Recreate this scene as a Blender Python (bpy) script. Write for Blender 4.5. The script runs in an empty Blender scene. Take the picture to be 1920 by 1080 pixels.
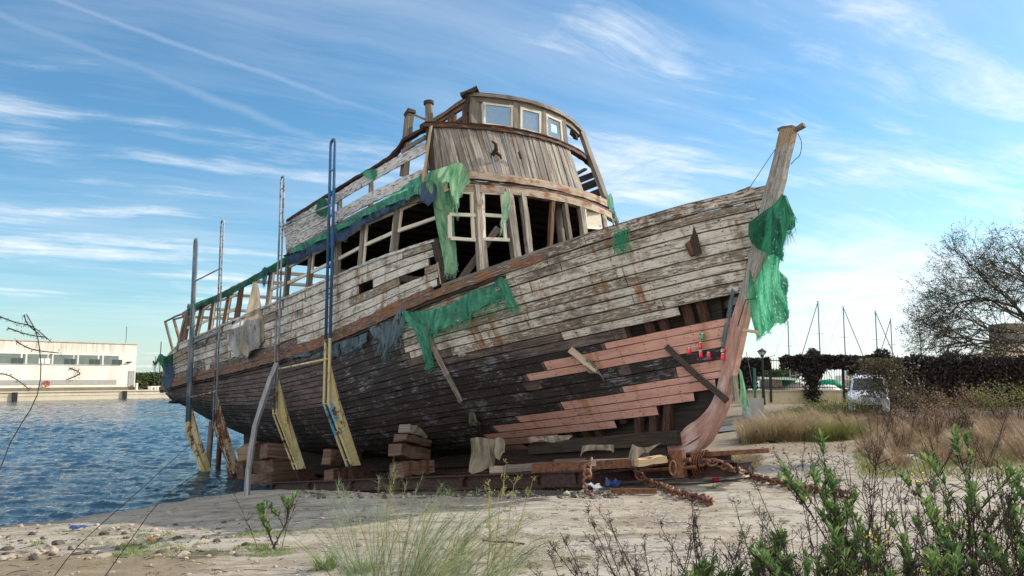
import bpy, bmesh, math, random
import numpy as np
from mathutils import Vector, Matrix, noise as mnoise
random.seed(7); RNG = np.random.default_rng(7)
sc = bpy.context.scene
COL = sc.collection
R = math.radians

# ---------------------------------------------------------------- survey helpers
FOC, HY, PCX, PCY = 1500., 708., 960., 540.
PITCH = math.atan((HY-PCY)/FOC)
EYE = np.array([0, 0, 1.6])
_fw = np.array([0, math.cos(PITCH), math.sin(PITCH)]); _up = np.array([0, -math.sin(PITCH), math.cos(PITCH)]); _rt = np.array([1., 0, 0])
def ray(x, y): return _fw+_rt*(x-PCX)/FOC+_up*(PCY-y)/FOC
def proj(p):
    d = np.asarray(p, float)-EYE; z = d@_fw
    return PCX+FOC*(d@_rt)/z, PCY-FOC*(d@_up)/z
def atz(x, y, z): r = ray(x, y); return EYE+r*(z-EYE[2])/r[2]
def aty(x, y, Y): r = ray(x, y); return EYE+r*(Y/r[1])

# the boat's own frame: l along the keel (bow +), s to starboard, h upwards
TILT = R(6.5); _c, _s = math.cos(TILT), math.sin(TILT)
_hx, _hy = 0.635/math.hypot(.635, .773), -0.773/math.hypot(.635, .773)
FV = np.array([_hx*_c, _hy*_c, _s]); UV_ = np.array([-_hx*_s, -_hy*_s, _c]); SV = np.array([_hy, -_hx, 0.])
ORG = np.array([-4.45, 19.36, 0])-3.0*SV
MT = np.array([FV, SV, UV_])
def W(l, s, h): return ORG+l*FV+s*SV+h*UV_
def toloc(p): return MT@(np.asarray(p, float)-ORG)
def PS(x, y, s): r = ray(x, y); t = ((ORG-EYE)@SV+s)/(r@SV); return MT@(EYE+r*t-ORG)
def PL(x, y, l): r = ray(x, y); t = ((ORG-EYE)@FV+l)/(r@FV); return MT@(EYE+r*t-ORG)
def PH(x, y, h): r = ray(x, y); t = ((ORG-EYE)@UV_+h)/(r@UV_); return MT@(EYE+r*t-ORG)
def beam_half(l):
    if l > 1: return 2.75*(1-min((l-1)/9.2, 1)**2.1)
    if l < -11: return 2.75-.15*((-11-l)/3.3)**2
    return 2.75
def PB(x, y, k=1., off=0.):
    s = 2.
    for _ in range(60):
        p = PS(x, y, s); s = .5*s+.5*(k*beam_half(max(-14.5, p[0]))+off)
    return p
def b2m(p): return (p[0], -p[1], p[2])      # boat coordinates to the boat empty's axes

# ---------------------------------------------------------------- mesh building
class MB:
    def __init__(s): s.v = []; s.f = []; s.uv = []; s.c = []; s.usec = False
    def add(s, vs, fs, uvs=None, cs=None):
        o = len(s.v); s.v += [tuple(p) for p in vs]
        for i, f in enumerate(fs):
            s.f.append([a+o for a in f])
            s.uv += (uvs[i] if uvs else [(0, 0)]*len(f))
        if cs is not None: s.usec = True; s.c += cs
        else: s.c += [(0, 0, 0, 1)]*len(vs)
        return s
    def build(s, name, mat, parent=None, smooth=False):
        me = bpy.data.meshes.new(name); me.from_pydata(s.v, [], s.f)
        if s.uv:
            l = me.uv_layers.new(name='UVMap'); l.data.foreach_set('uv', np.array(s.uv, dtype=np.float32).ravel())
        if s.usec:
            a = me.color_attributes.new('paint', 'FLOAT_COLOR', 'POINT'); a.data.foreach_set('color', np.array(s.c, dtype=np.float32).ravel())
        for m in (mat if isinstance(mat, (list, tuple)) else [mat]): me.materials.append(m)
        if smooth: me.polygons.foreach_set('use_smooth', [True]*len(me.polygons))
        me.update()
        o = bpy.data.objects.new(name, me); COL.objects.link(o)
        if parent: o.parent = parent
        return o
def empty(name, loc=(0, 0, 0), mat=None):
    o = bpy.data.objects.new(name, None); COL.objects.link(o); o.empty_display_size = .2
    if mat is not None: o.matrix_world = mat
    else: o.location = loc
    return o
def tag(o, label=None, cat=None, group=None, kind=None):
    if label: o['label'] = label
    if cat: o['category'] = cat
    if group: o['group'] = group
    if kind: o['kind'] = kind
    return o
def V(*a): return Vector(a[0] if len(a) == 1 else a)
def rnd(a, b): return random.uniform(a, b)

def beam(mb, p0, p1, w, t, up=(0, 0, 1), n=1, jit=0., tw=None, taper=1., bow=0., uvr=True, ends=(0, 0), col=None):
    """a sawn timber: w across (perpendicular to up), t along up; jit roughens the edges, bow bends it"""
    p0, p1, up = V(p0), V(p1), V(up)
    d = (p1-p0); L = d.length
    if L < 1e-5: return
    d.normalize(); sd = d.cross(up)
    if sd.length < 1e-4: sd = d.cross(V(1, .1, 0))
    sd.normalize(); u = sd.cross(d).normalized()
    if n < 2 and (jit or bow): n = max(2, int(L/.5))
    vs = []; du, dv = (rnd(0, 50), rnd(0, 50)) if uvr else (0, 0)
    for i in range(n+1):
        k = i/n; c = p0+d*L*k+u*bow*4*k*(1-k)
        ww = w*.5*(1+(taper-1)*k); tt = t*.5*(1+(taper-1)*k)
        for a, b in ((-1, -1), (1, -1), (1, 1), (-1, 1)):
            q = c+sd*a*ww+u*b*tt
            if jit: q = q+V(rnd(-jit, jit), rnd(-jit, jit), rnd(-jit, jit))
            if i == n and ends[1]: q = q+d*rnd(-ends[1], 0)
            if i == 0 and ends[0]: q = q+d*rnd(0, ends[0])
            vs.append(q)
    fs = []; uv = []; per = [0, w, w+t, 2*w+t, 2*w+2*t]
    for i in range(n):
        for k in range(4):
            a = i*4+k; b = i*4+(k+1) % 4
            fs.append([a, b, b+4, a+4])
            u0, u1 = L*i/n+du, L*(i+1)/n+du
            uv.append([(u0, per[k]+dv), (u0, per[k+1]+dv), (u1, per[k+1]+dv), (u1, per[k]+dv)])
    fs += [[3, 2, 1, 0], [n*4, n*4+1, n*4+2, n*4+3]]
    e = [(du, dv), (du+w*.2, dv), (du+w*.2, dv+t), (du, dv+t)]
    uv += [e, e]
    mb.add(vs, fs, uv, [col]*len(vs) if col else None)
def tube(mb, pts, r, n=8, cap=True, r2=None, col=None, uvs=None):
    pts = [V(p) for p in pts]; m = len(pts); vs = []; a = None; du, dv = rnd(0, 50), rnd(0, 50); L = [0.]
    for i in range(1, m): L.append(L[-1]+(pts[i]-pts[i-1]).length)
    for i, p in enumerate(pts):
        d = (pts[min(i+1, m-1)]-pts[max(i-1, 0)])
        if d.length < 1e-7: d = V(0, 0, 1)
        d.normalize()
        if a is None: a = d.cross(V(0, 0, 1) if abs(d.z) < .9 else V(1, 0, 0)).normalized()
        else:
            a = (a-d*a.dot(d))
            a = a.normalized() if a.length > 1e-5 else d.orthogonal().normalized()
        b = d.cross(a)
        rr = (r[i] if hasattr(r, '__len__') else r+(0 if r2 is None else (r2-r)*i/(m-1)))
        for k in range(n):
            t = 2*math.pi*k/n; vs.append(p+(a*math.cos(t)+b*math.sin(t))*rr)
    fs = []; uv = []; r0 = r[0] if hasattr(r, '__len__') else r
    for i in range(m-1):
        for k in range(n):
            k2 = (k+1) % n
            fs.append([i*n+k, i*n+k2, (i+1)*n+k2, (i+1)*n+k])
            v0, v1 = dv+k*2*math.pi*r0/n, dv+(k+1)*2*math.pi*r0/n
            uv.append([(du+L[i], v0), (du+L[i], v1), (du+L[i+1], v1), (du+L[i+1], v0)])
    if cap:
        fs += [list(range(n))[::-1], [(m-1)*n+k for k in range(n)]]; uv += [[(du, dv)]*n, [(du, dv)]*n]
    mb.add(vs, fs, uv, [col]*len(vs) if col else None)
def box(mb, c, d, rz=0., rx=0., ry=0., jit=0., bev=0.):
    M_ = Matrix.Translation(V(c))@Matrix.Rotation(rz, 4, 'Z')@Matrix.Rotation(ry, 4, 'Y')@Matrix.Rotation(rx, 4, 'X')
    x, y, z = d[0]/2, d[1]/2, d[2]/2
    if x >= y: p0, p1, w = V(-x, 0, 0), V(x, 0, 0), 2*y
    else: p0, p1, w = V(0, -y, 0), V(0, y, 0), 2*x
    t = MB(); beam(t, p0, p1, w, 2*z, n=1)
    t.v = [M_@(V(q)+V(rnd(-jit, jit), rnd(-jit, jit), rnd(-jit, jit))) for q in t.v]
    mb.add(t.v, t.f, [t.uv[i*4:i*4+4] for i in range(len(t.f))])
def prism(mb, poly, axis_vec, thick):
    """extrude a planar polygon (3D points) by +-thick/2 along axis_vec"""
    a = V(axis_vec).normalized()*thick/2; n = len(poly); P = [V(p) for p in poly]
    vs = [p-a for p in P]+[p+a for p in P]
    e = (P[1]-P[0]).normalized(); g = a.normalized().cross(e)
    q = [((p-P[0]).dot(e), (p-P[0]).dot(g)) for p in P]
    fs = [list(range(n))[::-1], list(range(n, 2*n))]; uv = [q[::-1], q]
    for i in range(n):
        j = (i+1) % n; fs.append([i, j, j+n, i+n]); uv.append([q[i], q[j], (q[j][0], q[j][1]+thick), (q[i][0], q[i][1]+thick)])
    mb.add(vs, fs, uv)
def lathe(mb, prof, c=(0, 0, 0), n=16, M_=None):
    vs = []; fs = []
    for r, z in prof:
        for k in range(n):
            t = 2*math.pi*k/n; p = V(r*math.cos(t), r*math.sin(t), z)
            vs.append((M_@p) if M_ is not None else p+V(c))
    for i in range(len(prof)-1):
        for k in range(n):
            k2 = (k+1) % n; fs.append([i*n+k, i*n+k2, (i+1)*n+k2, (i+1)*n+k])
    fs += [list(range(n))[::-1], [(len(prof)-1)*n+k for k in range(n)]]
    mb.add(vs, fs)
def inpoly(x, y, poly):
    c = False; j = len(poly)-1
    for i in range(len(poly)):
        xi, yi = poly[i]; xj, yj = poly[j]
        if (yi > y) != (yj > y) and x < (xj-xi)*(y-yi)/(yj-yi)+xi: c = not c
        j = i
    return c
def smooth(a, b, x):
    t = min(max((x-a)/(b-a), 0), 1); return t*t*(3-2*t)
# ---------------------------------------------------------------- materials
class NT:
    def __init__(s, name):
        s.m = bpy.data.materials.new(name); s.m.use_nodes = True; s.t = s.m.node_tree; s.t.nodes.clear()
        s.out = s.t.nodes.new('ShaderNodeOutputMaterial')
    def n(s, ty, ins=None, out=0, **props):
        nd = s.t.nodes.new(ty)
        for k, v in props.items(): setattr(nd, k, v)
        for k, v in (ins or {}).items(): s.set(nd.inputs[k], v)
        return nd.outputs[out] if out is not None else nd
    def set(s, sock, v):
        if isinstance(v, bpy.types.NodeSocket): s.t.links.new(v, sock)
        else:
            if sock.type == 'RGBA' and len(v) == 3: v = (*v, 1)
            sock.default_value = v
    def ma(s, op, a, b=0., c=None, clamp=False):
        i = {0: a, 1: b}
        if c is not None: i[2] = c
        return s.n('ShaderNodeMath', i, operation=op, use_clamp=clamp)
    def mix(s, f, a, b, bt='MIX'):
        nd = s.t.nodes.new('ShaderNodeMix'); nd.data_type = 'RGBA'; nd.blend_type = bt
        s.set(nd.inputs[0], f); s.set(nd.inputs[6], a); s.set(nd.inputs[7], b); return nd.outputs[2]
    def mr(s, v, a, b, c=0., d=1., ss=False):
        return s.n('ShaderNodeMapRange', {0: v, 1: a, 2: b, 3: c, 4: d}, interpolation_type='SMOOTHSTEP' if ss else 'LINEAR')
    def noise(s, vec, scale=(1, 1, 1), sc_=1., det=5., rough=.6, loc=(0, 0, 0), dist=0.):
        mp = s.n('ShaderNodeMapping', {'Vector': vec, 'Scale': scale, 'Location': loc})
        return s.n('ShaderNodeTexNoise', {'Vector': mp, 'Scale': sc_, 'Detail': det, 'Roughness': rough, 'Distortion': dist})
    def uv(s): return s.n('ShaderNodeUVMap', uv_map='UVMap')
    def obj(s): return s.n('ShaderNodeTexCoord', out=3)
    def geo(s): return s.n('ShaderNodeNewGeometry')
    def bump(s, h, st=.5, d=.01): return s.n('ShaderNodeBump', {'Height': h, 'Strength': st, 'Distance': d})
    def pb(s, col, rough=.8, nrm=None, spec=.3, metal=0., **kw):
        i = {'Base Color': col, 'Roughness': rough, 'Specular IOR Level': spec, 'Metallic': metal}
        if nrm is not None: i['Normal'] = nrm
        i.update(kw)
        b = s.n('ShaderNodeBsdfPrincipled', i); s.t.links.new(b, s.out.inputs[0]); return b
M = {}
def wood(name, dark, light, paint=None, cover=0., rust=0., rough=.85, sz=1., var=.35, rustc=(.28, .1, .035), spots=0.):
    t = NT(name); uv = t.uv()
    g = t.noise(uv, (1.3*sz, 30*sz, 1), 1, 7, .7)
    big = t.noise(uv, (.5, 1.4, 1), 1.3, 3)
    col = t.mix(t.mr(g, .33, .68), dark, light)
    col = t.mix(t.mr(big, .42, .58), col, t.mix(var, col, dark))
    h = g
    if paint:
        pn = t.noise(uv, (2.2, 20, 1), 2.0, 8, .72); m = t.mr(t.ma('ADD', t.ma('MULTIPLY', pn, .8), t.ma('MULTIPLY', big, .2)), .52-.42*(cover-.5)-.03, .52-.42*(cover-.5)+.03)
        pc = t.mix(t.mr(g, .35, .7), tuple(a*.78 for a in paint), paint)
        col = t.mix(m, col, pc); h = t.ma('ADD', t.ma('MULTIPLY', g, .5), t.ma('MULTIPLY', m, .6))
    if rust:
        rn = t.noise(uv, (2.3, 3.5, 1), 1.1, 6, .65, (7, 3, 0)); m = t.mr(rn, .62-.2*rust, .74-.2*rust, 0, .85)
        col = t.mix(m, col, t.mix(t.mr(g, .4, .6), rustc, tuple(a*.4 for a in rustc)))
    cr = t.noise(uv, (.8, 55, 1), 1, 3, .6, (3, 9, 0)); cm = t.mr(cr, .33, .39, 1, 0)
    col = t.mix(t.ma('MULTIPLY', cm, .75), col, tuple(a*.25 for a in dark))
    t.pb(col, rough, t.bump(h, .6, .012), .25); M[name] = t.m; return t.m
wood('grey_wood', (.085, .072, .06), (.37, .33, .28), var=.5)
wood('cabin_wood', (.085, .07, .058), (.53, .485, .42), var=.6, rust=.18)
wood('dark_wood', (.022, .017, .014), (.09, .07, .055))
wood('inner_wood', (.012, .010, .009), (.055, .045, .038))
wood('brown_wood', (.055, .03, .018), (.23, .13, .085))
wood('pale_wood', (.38, .27, .15), (.66, .52, .33))
wood('cream_painted', (.18, .14, .1), (.42, .35, .26), paint=(.74, .68, .56), cover=.85, rust=.15)
wood('white_boards', (.07, .06, .055), (.28, .25, .23), paint=(.72, .715, .70), cover=.6, rust=.2)
wood('dark_cap', (.02, .011, .01), (.10, .05, .04), paint=(.3, .26, .24), cover=.15)
wood('rusty_ring', (.03, .018, .014), (.15, .085, .06), paint=(.45, .4, .34), cover=.35, rust=.5)
wood('fascia', (.24, .19, .14), (.58, .49, .38), rust=.65, rustc=(.30, .09, .02))
wood('rib_wood', (.03, .018, .014), (.13, .07, .05), paint=(.34, .15, .11), cover=.3)
wood('rail_wood', (.05, .035, .028), (.25, .165, .12), paint=(.42, .39, .36), cover=.4, rust=.7, rustc=(.40, .17, .07))
wood('block_wood', (.05, .03, .022), (.27, .175, .13), rust=.3, rustc=(.16, .05, .03), var=.7)
wood('pale_block', (.28, .22, .15), (.6, .5, .38), rust=.2)
wood('silver_wood', (.12, .12, .125), (.36, .365, .385))

def hull_mat():
    t = NT('hull_planking'); uv = t.uv()
    at = t.n('ShaderNodeAttribute', out=None, attribute_name='paint', attribute_type='GEOMETRY')
    sp = t.n('ShaderNodeSeparateColor', {0: at.outputs[0]}, out=None)
    wh, pk, bl = sp.outputs[0], sp.outputs[1], sp.outputs[2]; pr = at.outputs[3]
    g = t.noise(uv, (1.6, 34, 1), 1, 8, .72)
    med = t.noise(uv, (1.2, 5, 1), 1.6, 6, .65, (4, 1, 0))
    flake = t.noise(uv, (3.4, 17, 1), 1.6, 8, .74, (2, 8, 0))
    ob = t.obj(); big = t.noise(ob, (.5, .3, 1.1), 1.1, 5, .6, (9, 9, 0)); grime = t.noise(ob, (1.2, .3, 2.2), 1.3, 8, .72, (2, 7, 5))
    bare = t.mix(t.mr(g, .36, .62), (.04, .031, .03), (.29, .235, .215))
    bare = t.mix(t.mr(med, .42, .62), bare, t.mix(.55, bare, (.035, .026, .03)))
    bare = t.mix(t.mr(pr, 0, 1, 0, .6), bare, (.10, .06, .05)); bare = t.mix(t.mr(grime, .5, .6, 0, .8), bare, t.mix(t.mr(g, .4, .6), (.02, .018, .02), (.09, .075, .07))); bare = t.mix(t.mr(flake, .57, .62, 0, .65), bare, (.36, .34, .33))
    # old white paint, worn to the grain
    base = t.mix(t.mr(g, .35, .62), (.12, .095, .068), (.34, .29, .22))
    wp = t.mix(t.mr(med, .35, .68), (.72, .69, .62), (.50, .465, .395))
    thr = t.ma('ADD', t.ma('MULTIPLY', flake, .62), t.ma('ADD', t.ma('MULTIPLY', big, .25), t.ma('MULTIPLY', pr, .13)))
    wm = t.mr(thr, .455, .50)
    wc = t.mix(wm, base, wp)
    rn = t.noise(ob, (2.1, .2, .42), 1.2, 6, .66, (31, 5, 0)); rn2 = t.noise(ob, (6, .3, 1.6), 1.6, 6, .7, (1, 15, 0))
    rm = t.mr(t.ma('ADD', t.ma('MULTIPLY', rn, .6), t.ma('MULTIPLY', rn2, .4)), .52, .61, 0, .9)
    wc = t.mix(rm, wc, t.mix(t.mr(flake, .4, .62), (.34, .17, .05), (.17, .07, .025)))
    wc = t.mix(t.mr(grime, .53, .63, 0, .75), wc, t.mix(t.mr(g, .4, .6), (.05, .04, .032), (.2, .17, .135)))
    # antifouling pink
    pc = t.mix(t.mr(med, .36, .66), (.66, .385, .31), (.54, .28, .22))
    pc = t.mix(t.mr(flake, .62, .72, 0, .6), pc, (.68, .42, .33)); pc = t.mix(t.mr(g, .27, .36, .7, 0), pc, (.14, .05, .035))
    pc = t.mix(t.mr(rn, .56, .66, 0, .6), pc, (.36, .16, .06)); pc = t.mix(t.mr(t.ma('ADD', t.ma('MULTIPLY', flake, .6), t.ma('MULTIPLY', grime, .4)), .55, .59, 0, .85), pc, t.mix(t.mr(g, .4, .6), (.07, .05, .045), (.3, .2, .17)))
    # tarred / charred bottom
    bc = t.mix(t.mr(g, .34, .66), (.007, .007, .008), (.075, .062, .056))
    bc = t.mix(t.mr(med, .48, .64, 0, .75), bc, (.07, .06, .057)); bc = t.mix(t.mr(flake, .56, .64, 0, .5), bc, (.17, .12, .10)); bc = t.mix(t.mr(pr, 0, 1, 0, .55), bc, (.010, .011, .013)); bc = t.mix(t.mr(t.ma('ADD', t.ma('MULTIPLY', grime, .5), t.ma('MULTIPLY', flake, .5)), .53, .575, 0, .85), bc, t.mix(t.mr(g, .4, .6), (.10, .10, .115), (.34, .34, .36))); vo = t.n('ShaderNodeTexVoronoi', {'Vector': t.n('ShaderNodeMapping', {'Vector': uv, 'Scale': (2.2, 4, 1)}), 'Scale': 1.6, 'Randomness': 1.})
    bc = t.mix(t.mr(vo, .04, .075, .9, 0), bc, (.42, .24, .19))
    jag = t.ma('MULTIPLY', t.ma('SUBTRACT', flake, .5), 1.1)
    col = t.mix(t.mr(t.ma('ADD', bl, jag), .42, .58), bare, bc)
    col = t.mix(t.mr(t.ma('ADD', wh, jag), .42, .56), col, wc)
    col = t.mix(t.mr(t.ma('ADD', pk, t.ma('MULTIPLY', jag, .35)), .44, .54), col, pc)
    # fastenings: two nails at each frame in every plank
    u2 = t.n('ShaderNodeUVMap', uv_map='Plank'); sx = t.n('ShaderNodeSeparateXYZ', {0: u2}, out=None)
    fx = t.ma('MULTIPLY', t.ma('SUBTRACT', t.ma('FRACT', t.ma('DIVIDE', sx.outputs[0], .46)), .5), .46)
    fx = t.ma('ADD', fx, t.ma('MULTIPLY', t.ma('SUBTRACT', med, .5), .2))
    fy = t.ma('MULTIPLY', t.ma('SUBTRACT', t.ma('ABSOLUTE', t.ma('SUBTRACT', sx.outputs[1], .5)), .27), .24)
    dd = t.ma('SQRT', t.ma('ADD', t.ma('MULTIPLY', fx, fx), t.ma('MULTIPLY', fy, fy)))
    nm = t.mr(dd, .011, .016, .9, 0)
    col = t.mix(nm, col, t.mix(bl, (.035, .018, .012), (.16, .11, .09)))
    cr = t.noise(uv, (.9, 60, 1), 1, 3, .6, (3, 9, 0)); cm = t.ma('MULTIPLY', t.mr(cr, .36, .42, .9, 0), t.ma('SUBTRACT', 1., t.ma('MULTIPLY', pk, .7)))
    col = t.mix(cm, col, (.035, .025, .02)); edge = t.mr(t.ma('ADD', t.ma('ABSOLUTE', t.ma('SUBTRACT', sx.outputs[1], .5)), t.ma('MULTIPLY', t.ma('SUBTRACT', flake, .5), .35)), .43, .49, 0, .8)
    col = t.mix(t.ma('MULTIPLY', edge, t.ma('SUBTRACT', 1., t.ma('MULTIPLY', pk, .6))), col, (.04, .032, .027))
    hgt = t.ma('ADD', t.ma('MULTIPLY', g, .5), t.ma('ADD', t.ma('MULTIPLY', wm, t.ma('MULTIPLY', wh, .35)), t.ma('MULTIPLY', med, .4)))
    t.pb(col, t.mr(bl, 0, 1, .85, .62), t.bump(hgt, .9, .022), .3); M['hull'] = t.m
hull_mat()
def stem_mat():
    t = NT('stem_paint'); uv = t.uv(); at = t.n('ShaderNodeAttribute', out=None, attribute_name='paint', attribute_type='GEOMETRY')
    sp = t.n('ShaderNodeSeparateColor', {0: at.outputs[0]}, out=None)
    g = t.noise(uv, (2.2, 60, 1), 1, 8, .75); med = t.noise(uv, (2.5, 9, 1), 1.8, 8, .72)
    wc = t.mix(t.mr(med, .38, .62), (.50, .485, .455), (.27, .25, .225)); wc = t.mix(t.mr(g, .38, .47, .9, 0), wc, (.08, .065, .055)); wc = t.mix(t.mr(t.noise(uv, (1, 4, 1), 1.7, 6, .7, (8, 8, 0)), .56, .62, 0, .8), wc, (.2, .15, .11))
    pc = t.mix(t.mr(med, .38, .62), (.55, .34, .285), (.44, .22, .175)); pc = t.mix(t.mr(g, .36, .45, .75, 0), pc, (.17, .09, .07))
    pc = t.mix(t.mr(t.noise(uv, (.8, 1.2, 1), 1.3, 4, .6, (5, 5, 0)), .5, .6, 0, .75), pc, (.68, .55, .48))
    bare = t.mix(t.mr(g, .35, .65), (.2, .13, .08), (.5, .38, .25))
    jag = t.ma('MULTIPLY', t.ma('SUBTRACT', med, .5), .6)
    col = t.mix(t.mr(t.ma('ADD', sp.outputs[0], t.ma('MULTIPLY', jag, 1.6)), .44, .54), pc, wc); ckk = t.noise(uv, (.9, 38, 1), 1, 3, .6, (3, 4, 0)); col = t.mix(t.mr(ckk, .33, .38, .9, 0), col, (.03, .02, .016))
    col = t.mix(t.mr(t.ma('ADD', sp.outputs[2], jag), .42, .58), col, bare)
    t.pb(col, .8, t.bump(t.ma('ADD', g, t.ma('MULTIPLY', ckk, .8)), .9, .02), .25); M['stem'] = t.m
stem_mat()
def metal(name, paint, cover, rustd=(.05, .018, .01), rustl=(.23, .09, .04), sc_=1., mottle=None, rough=.6, mt=.5):
    t = NT(name); ob = t.obj()
    a = t.noise(ob, (1, 1, .6), 3*sc_, 7, .7); b = t.noise(ob, (1, 1, 1), 14*sc_, 6, .7, (3, 3, 3))
    col = t.mix(t.mr(b, .35, .65), rustd, rustl)
    if paint:
        pc = t.mix(t.mr(b, .3, .7), tuple(x*.7 for x in paint), paint)
        if mottle: pc = t.mix(t.mr(t.noise(ob, (1, 1, .4), 2.2*sc_, 4, .6, (8, 1, 4)), mt, mt+.06), pc, mottle)
        m = t.mr(t.ma('ADD', t.ma('MULTIPLY', a, .75), t.ma('MULTIPLY', b, .25)), .5-.4*(cover-.5)-.02, .5-.4*(cover-.5)+.02); col = t.mix(m, col, pc)
    t.pb(col, rough, t.bump(b, .5, .006), .4); M[name] = t.m
metal('blue_post', (.045, .17, .40), .84, mottle=(.05, .11, .2))
metal('grey_post', (.42, .47, .5), .6, rustl=(.34, .17, .1), mottle=(.14, .24, .34))
metal('slate_post', (.16, .25, .32), .76, mottle=(.3, .34, .35))
metal('yellow_arm', (.56, .48, .23), .63, mottle=(.62, .56, .36))
metal('yellow_arm_blue', (.58, .5, .26), .67, mottle=(.07, .32, .5), mt=.57)
metal('rusty_arm', (.42, .36, .26), .5, rustl=(.28, .12, .06))
metal('rust', None, 0)
metal('dark_rust', None, 0, (.018, .01, .008), (.085, .04, .028))
metal('chain_rust', None, 0, (.07, .03, .02), (.28, .13, .08), 3)
metal('lamp_iron', (.02, .025, .022), .95)
def plain(name, col, rough=.6, metal_=0., nz=0., nscale=4., bump=0., col2=None, spec=.3, **kw):
    t = NT(name)
    if nz or col2:
        a = t.noise(t.obj(), (1, 1, 1), nscale, 6, .65); c = t.mix(t.mr(a, .35, .65), col, col2 or tuple(x*(1-nz) for x in col))
        t.pb(c, rough, t.bump(a, .5, bump) if bump else None, spec, metal_, **kw)
    else: t.pb(col, rough, None, spec, metal_, **kw)
    M[name] = t.m; return t.m
def leafm(name, c1, c2, trans=.35, rough=.55, nscale=2.5):
    t = NT(name); ob = t.obj(); a = t.noise(ob, (1, 1, 1), nscale, 4, .6); b = t.noise(ob, (1, 1, 1), 17, 2, .6)
    c = t.mix(t.mr(t.ma('ADD', t.ma('MULTIPLY', a, .6), t.ma('MULTIPLY', b, .4)), .38, .62), c1, c2)
    p = t.pb(c, rough, None, .3); tr = t.n('ShaderNodeBsdfTranslucent', {0: c}); ms = t.n('ShaderNodeMixShader', {0: trans, 1: p, 2: tr})
    t.t.links.new(ms, t.out.inputs[0]); M[name] = t.m
leafm('leaf_green', (.06, .125, .04), (.14, .235, .075)); leafm('leaf_tip', (.15, .24, .07), (.27, .36, .12))
leafm('grass_blade', (.14, .21, .065), (.27, .34, .13)); leafm('feather', (.19, .26, .14), (.38, .44, .26), .4); leafm('yellow_feather', (.40, .38, .14), (.5, .46, .2))
leafm('dry_grass', (.2, .15, .075), (.42, .33, .18)); leafm('dry_brown', (.16, .10, .06), (.28, .19, .12)); leafm('olive_grass', (.13, .15, .045), (.27, .27, .09))
leafm('ivy', (.018, .016, .014), (.06, .045, .038), .15); leafm('ivy_dry', (.05, .045, .025), (.13, .11, .06), .2); leafm('tree_leaf', (.035, .05, .02), (.09, .11, .04), .3)
leafm('far_tree', (.03, .05, .02), (.075, .1, .035), .2, nscale=.5)
plain('twig', (.05, .032, .026), .9, nz=.5, nscale=20); plain('twig_pale', (.2, .16, .12), .9, nz=.4, nscale=20); plain('bark', (.085, .075, .066), .9, nz=.5, nscale=8)
plain('yellow_flower', (.75, .55, .03), .6); plain('black_hole', (.01, .01, .01), .9); plain('steel', (.4, .42, .44), .35, .9); plain('white_plastic', (.75, .76, .78), .4)
plain('blue_tarp', (.03, .07, .22), .5, nz=.4, nscale=12, bump=.01)
def net(name, c1, c2, trans=.45, holes=.5, fine=240, hs_=9., wv=.8):
    t = NT(name); uv = t.uv(); a = t.noise(uv, (5, .8, 1), 2.2, 5, .65); c = t.mix(t.mr(a, .36, .64), c1, c2)
    sx = t.n('ShaderNodeSeparateXYZ', {0: uv}, out=None)
    p = t.n('ShaderNodeBsdfPrincipled', {'Base Color': c, 'Roughness': .6, 'Specular IOR Level': .3}); tr = t.n('ShaderNodeBsdfTranslucent', {0: c})
    ms = t.n('ShaderNodeMixShader', {0: trans, 1: p, 2: tr})
    tears = t.noise(uv, (1, .35, 1), hs_, 6, .7, (5, 2, 0)); m = t.mr(tears, .30+holes*.08, .32+holes*.08)
    weave = t.mr(t.noise(uv, (1, .22, 1), 60, 2, .5), .34, .4, wv, 1)
    m = t.ma('MULTIPLY', m, weave)
    tp = t.n('ShaderNodeBsdfTransparent'); mm = t.n('ShaderNodeMixShader', {0: m, 1: tp, 2: ms}); t.t.links.new(mm, t.out.inputs[0]); M[name] = t.m
net('green_net', (.03, .24, .15), (.17, .54, .38), .5, .3, wv=.3); net('green_cloth', (.04, .22, .10), (.34, .56, .34), .4, -1.3, wv=1); net('dark_green_net', (.006, .07, .04), (.03, .19, .11), .4, -.7)
net('bow_net', (.015, .17, .08), (.12, .44, .26), .55, -1.4, wv=.6); net('blue_net', (.02, .045, .12), (.07, .12, .19), .3, 1.0, wv=.4); net('grey_net', (.05, .085, .12), (.2, .27, .31), .3, 1.5, wv=.3)
net('plastic_sheet', (.30, .29, .28), (.62, .62, .61), .5, 1.3, wv=.35); net('beige_sheet', (.26, .2, .13), (.56, .47, .35), .3, -.6, wv=.9); net('canvas', (.10, .085, .06), (.34, .3, .225), .2, -1.2, wv=1)
def thread(name, c):
    t = NT(name); t.pb(c, .7); M[name] = t.m
thread('green_thread', (.06, .36, .2)); thread('grey_thread', (.16, .23, .26)); thread('rope', (.12, .22, .18)); thread('wire', (.06, .06, .07)); thread('pale_thread', (.3, .5, .38))
def glass(name, tint=(.6, .72, .78), film=.35):
    t = NT(name); gl = t.n('ShaderNodeBsdfGlossy', {0: (.9, .9, .9), 1: .05}); tp = t.n('ShaderNodeBsdfTransparent', {0: tint}); df = t.n('ShaderNodeBsdfTranslucent', {0: (.62, .7, .75)}); df2 = t.n('ShaderNodeBsdfDiffuse', {0: (.62, .7, .75)})
    fr = t.n('ShaderNodeFresnel', {0: 1.45}); a = t.n('ShaderNodeMixShader', {0: fr, 1: tp, 2: gl}); dd = t.n('ShaderNodeMixShader', {0: .5, 1: df, 2: df2})
    f = t.mr(t.noise(t.obj(), (1, 1, 1), 2, 4, .6), .3, .7, film*.5, film*1.4)
    b = t.n('ShaderNodeMixShader', {0: f, 1: a, 2: dd}); t.t.links.new(b, t.out.inputs[0]); M[name] = t.m
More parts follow.
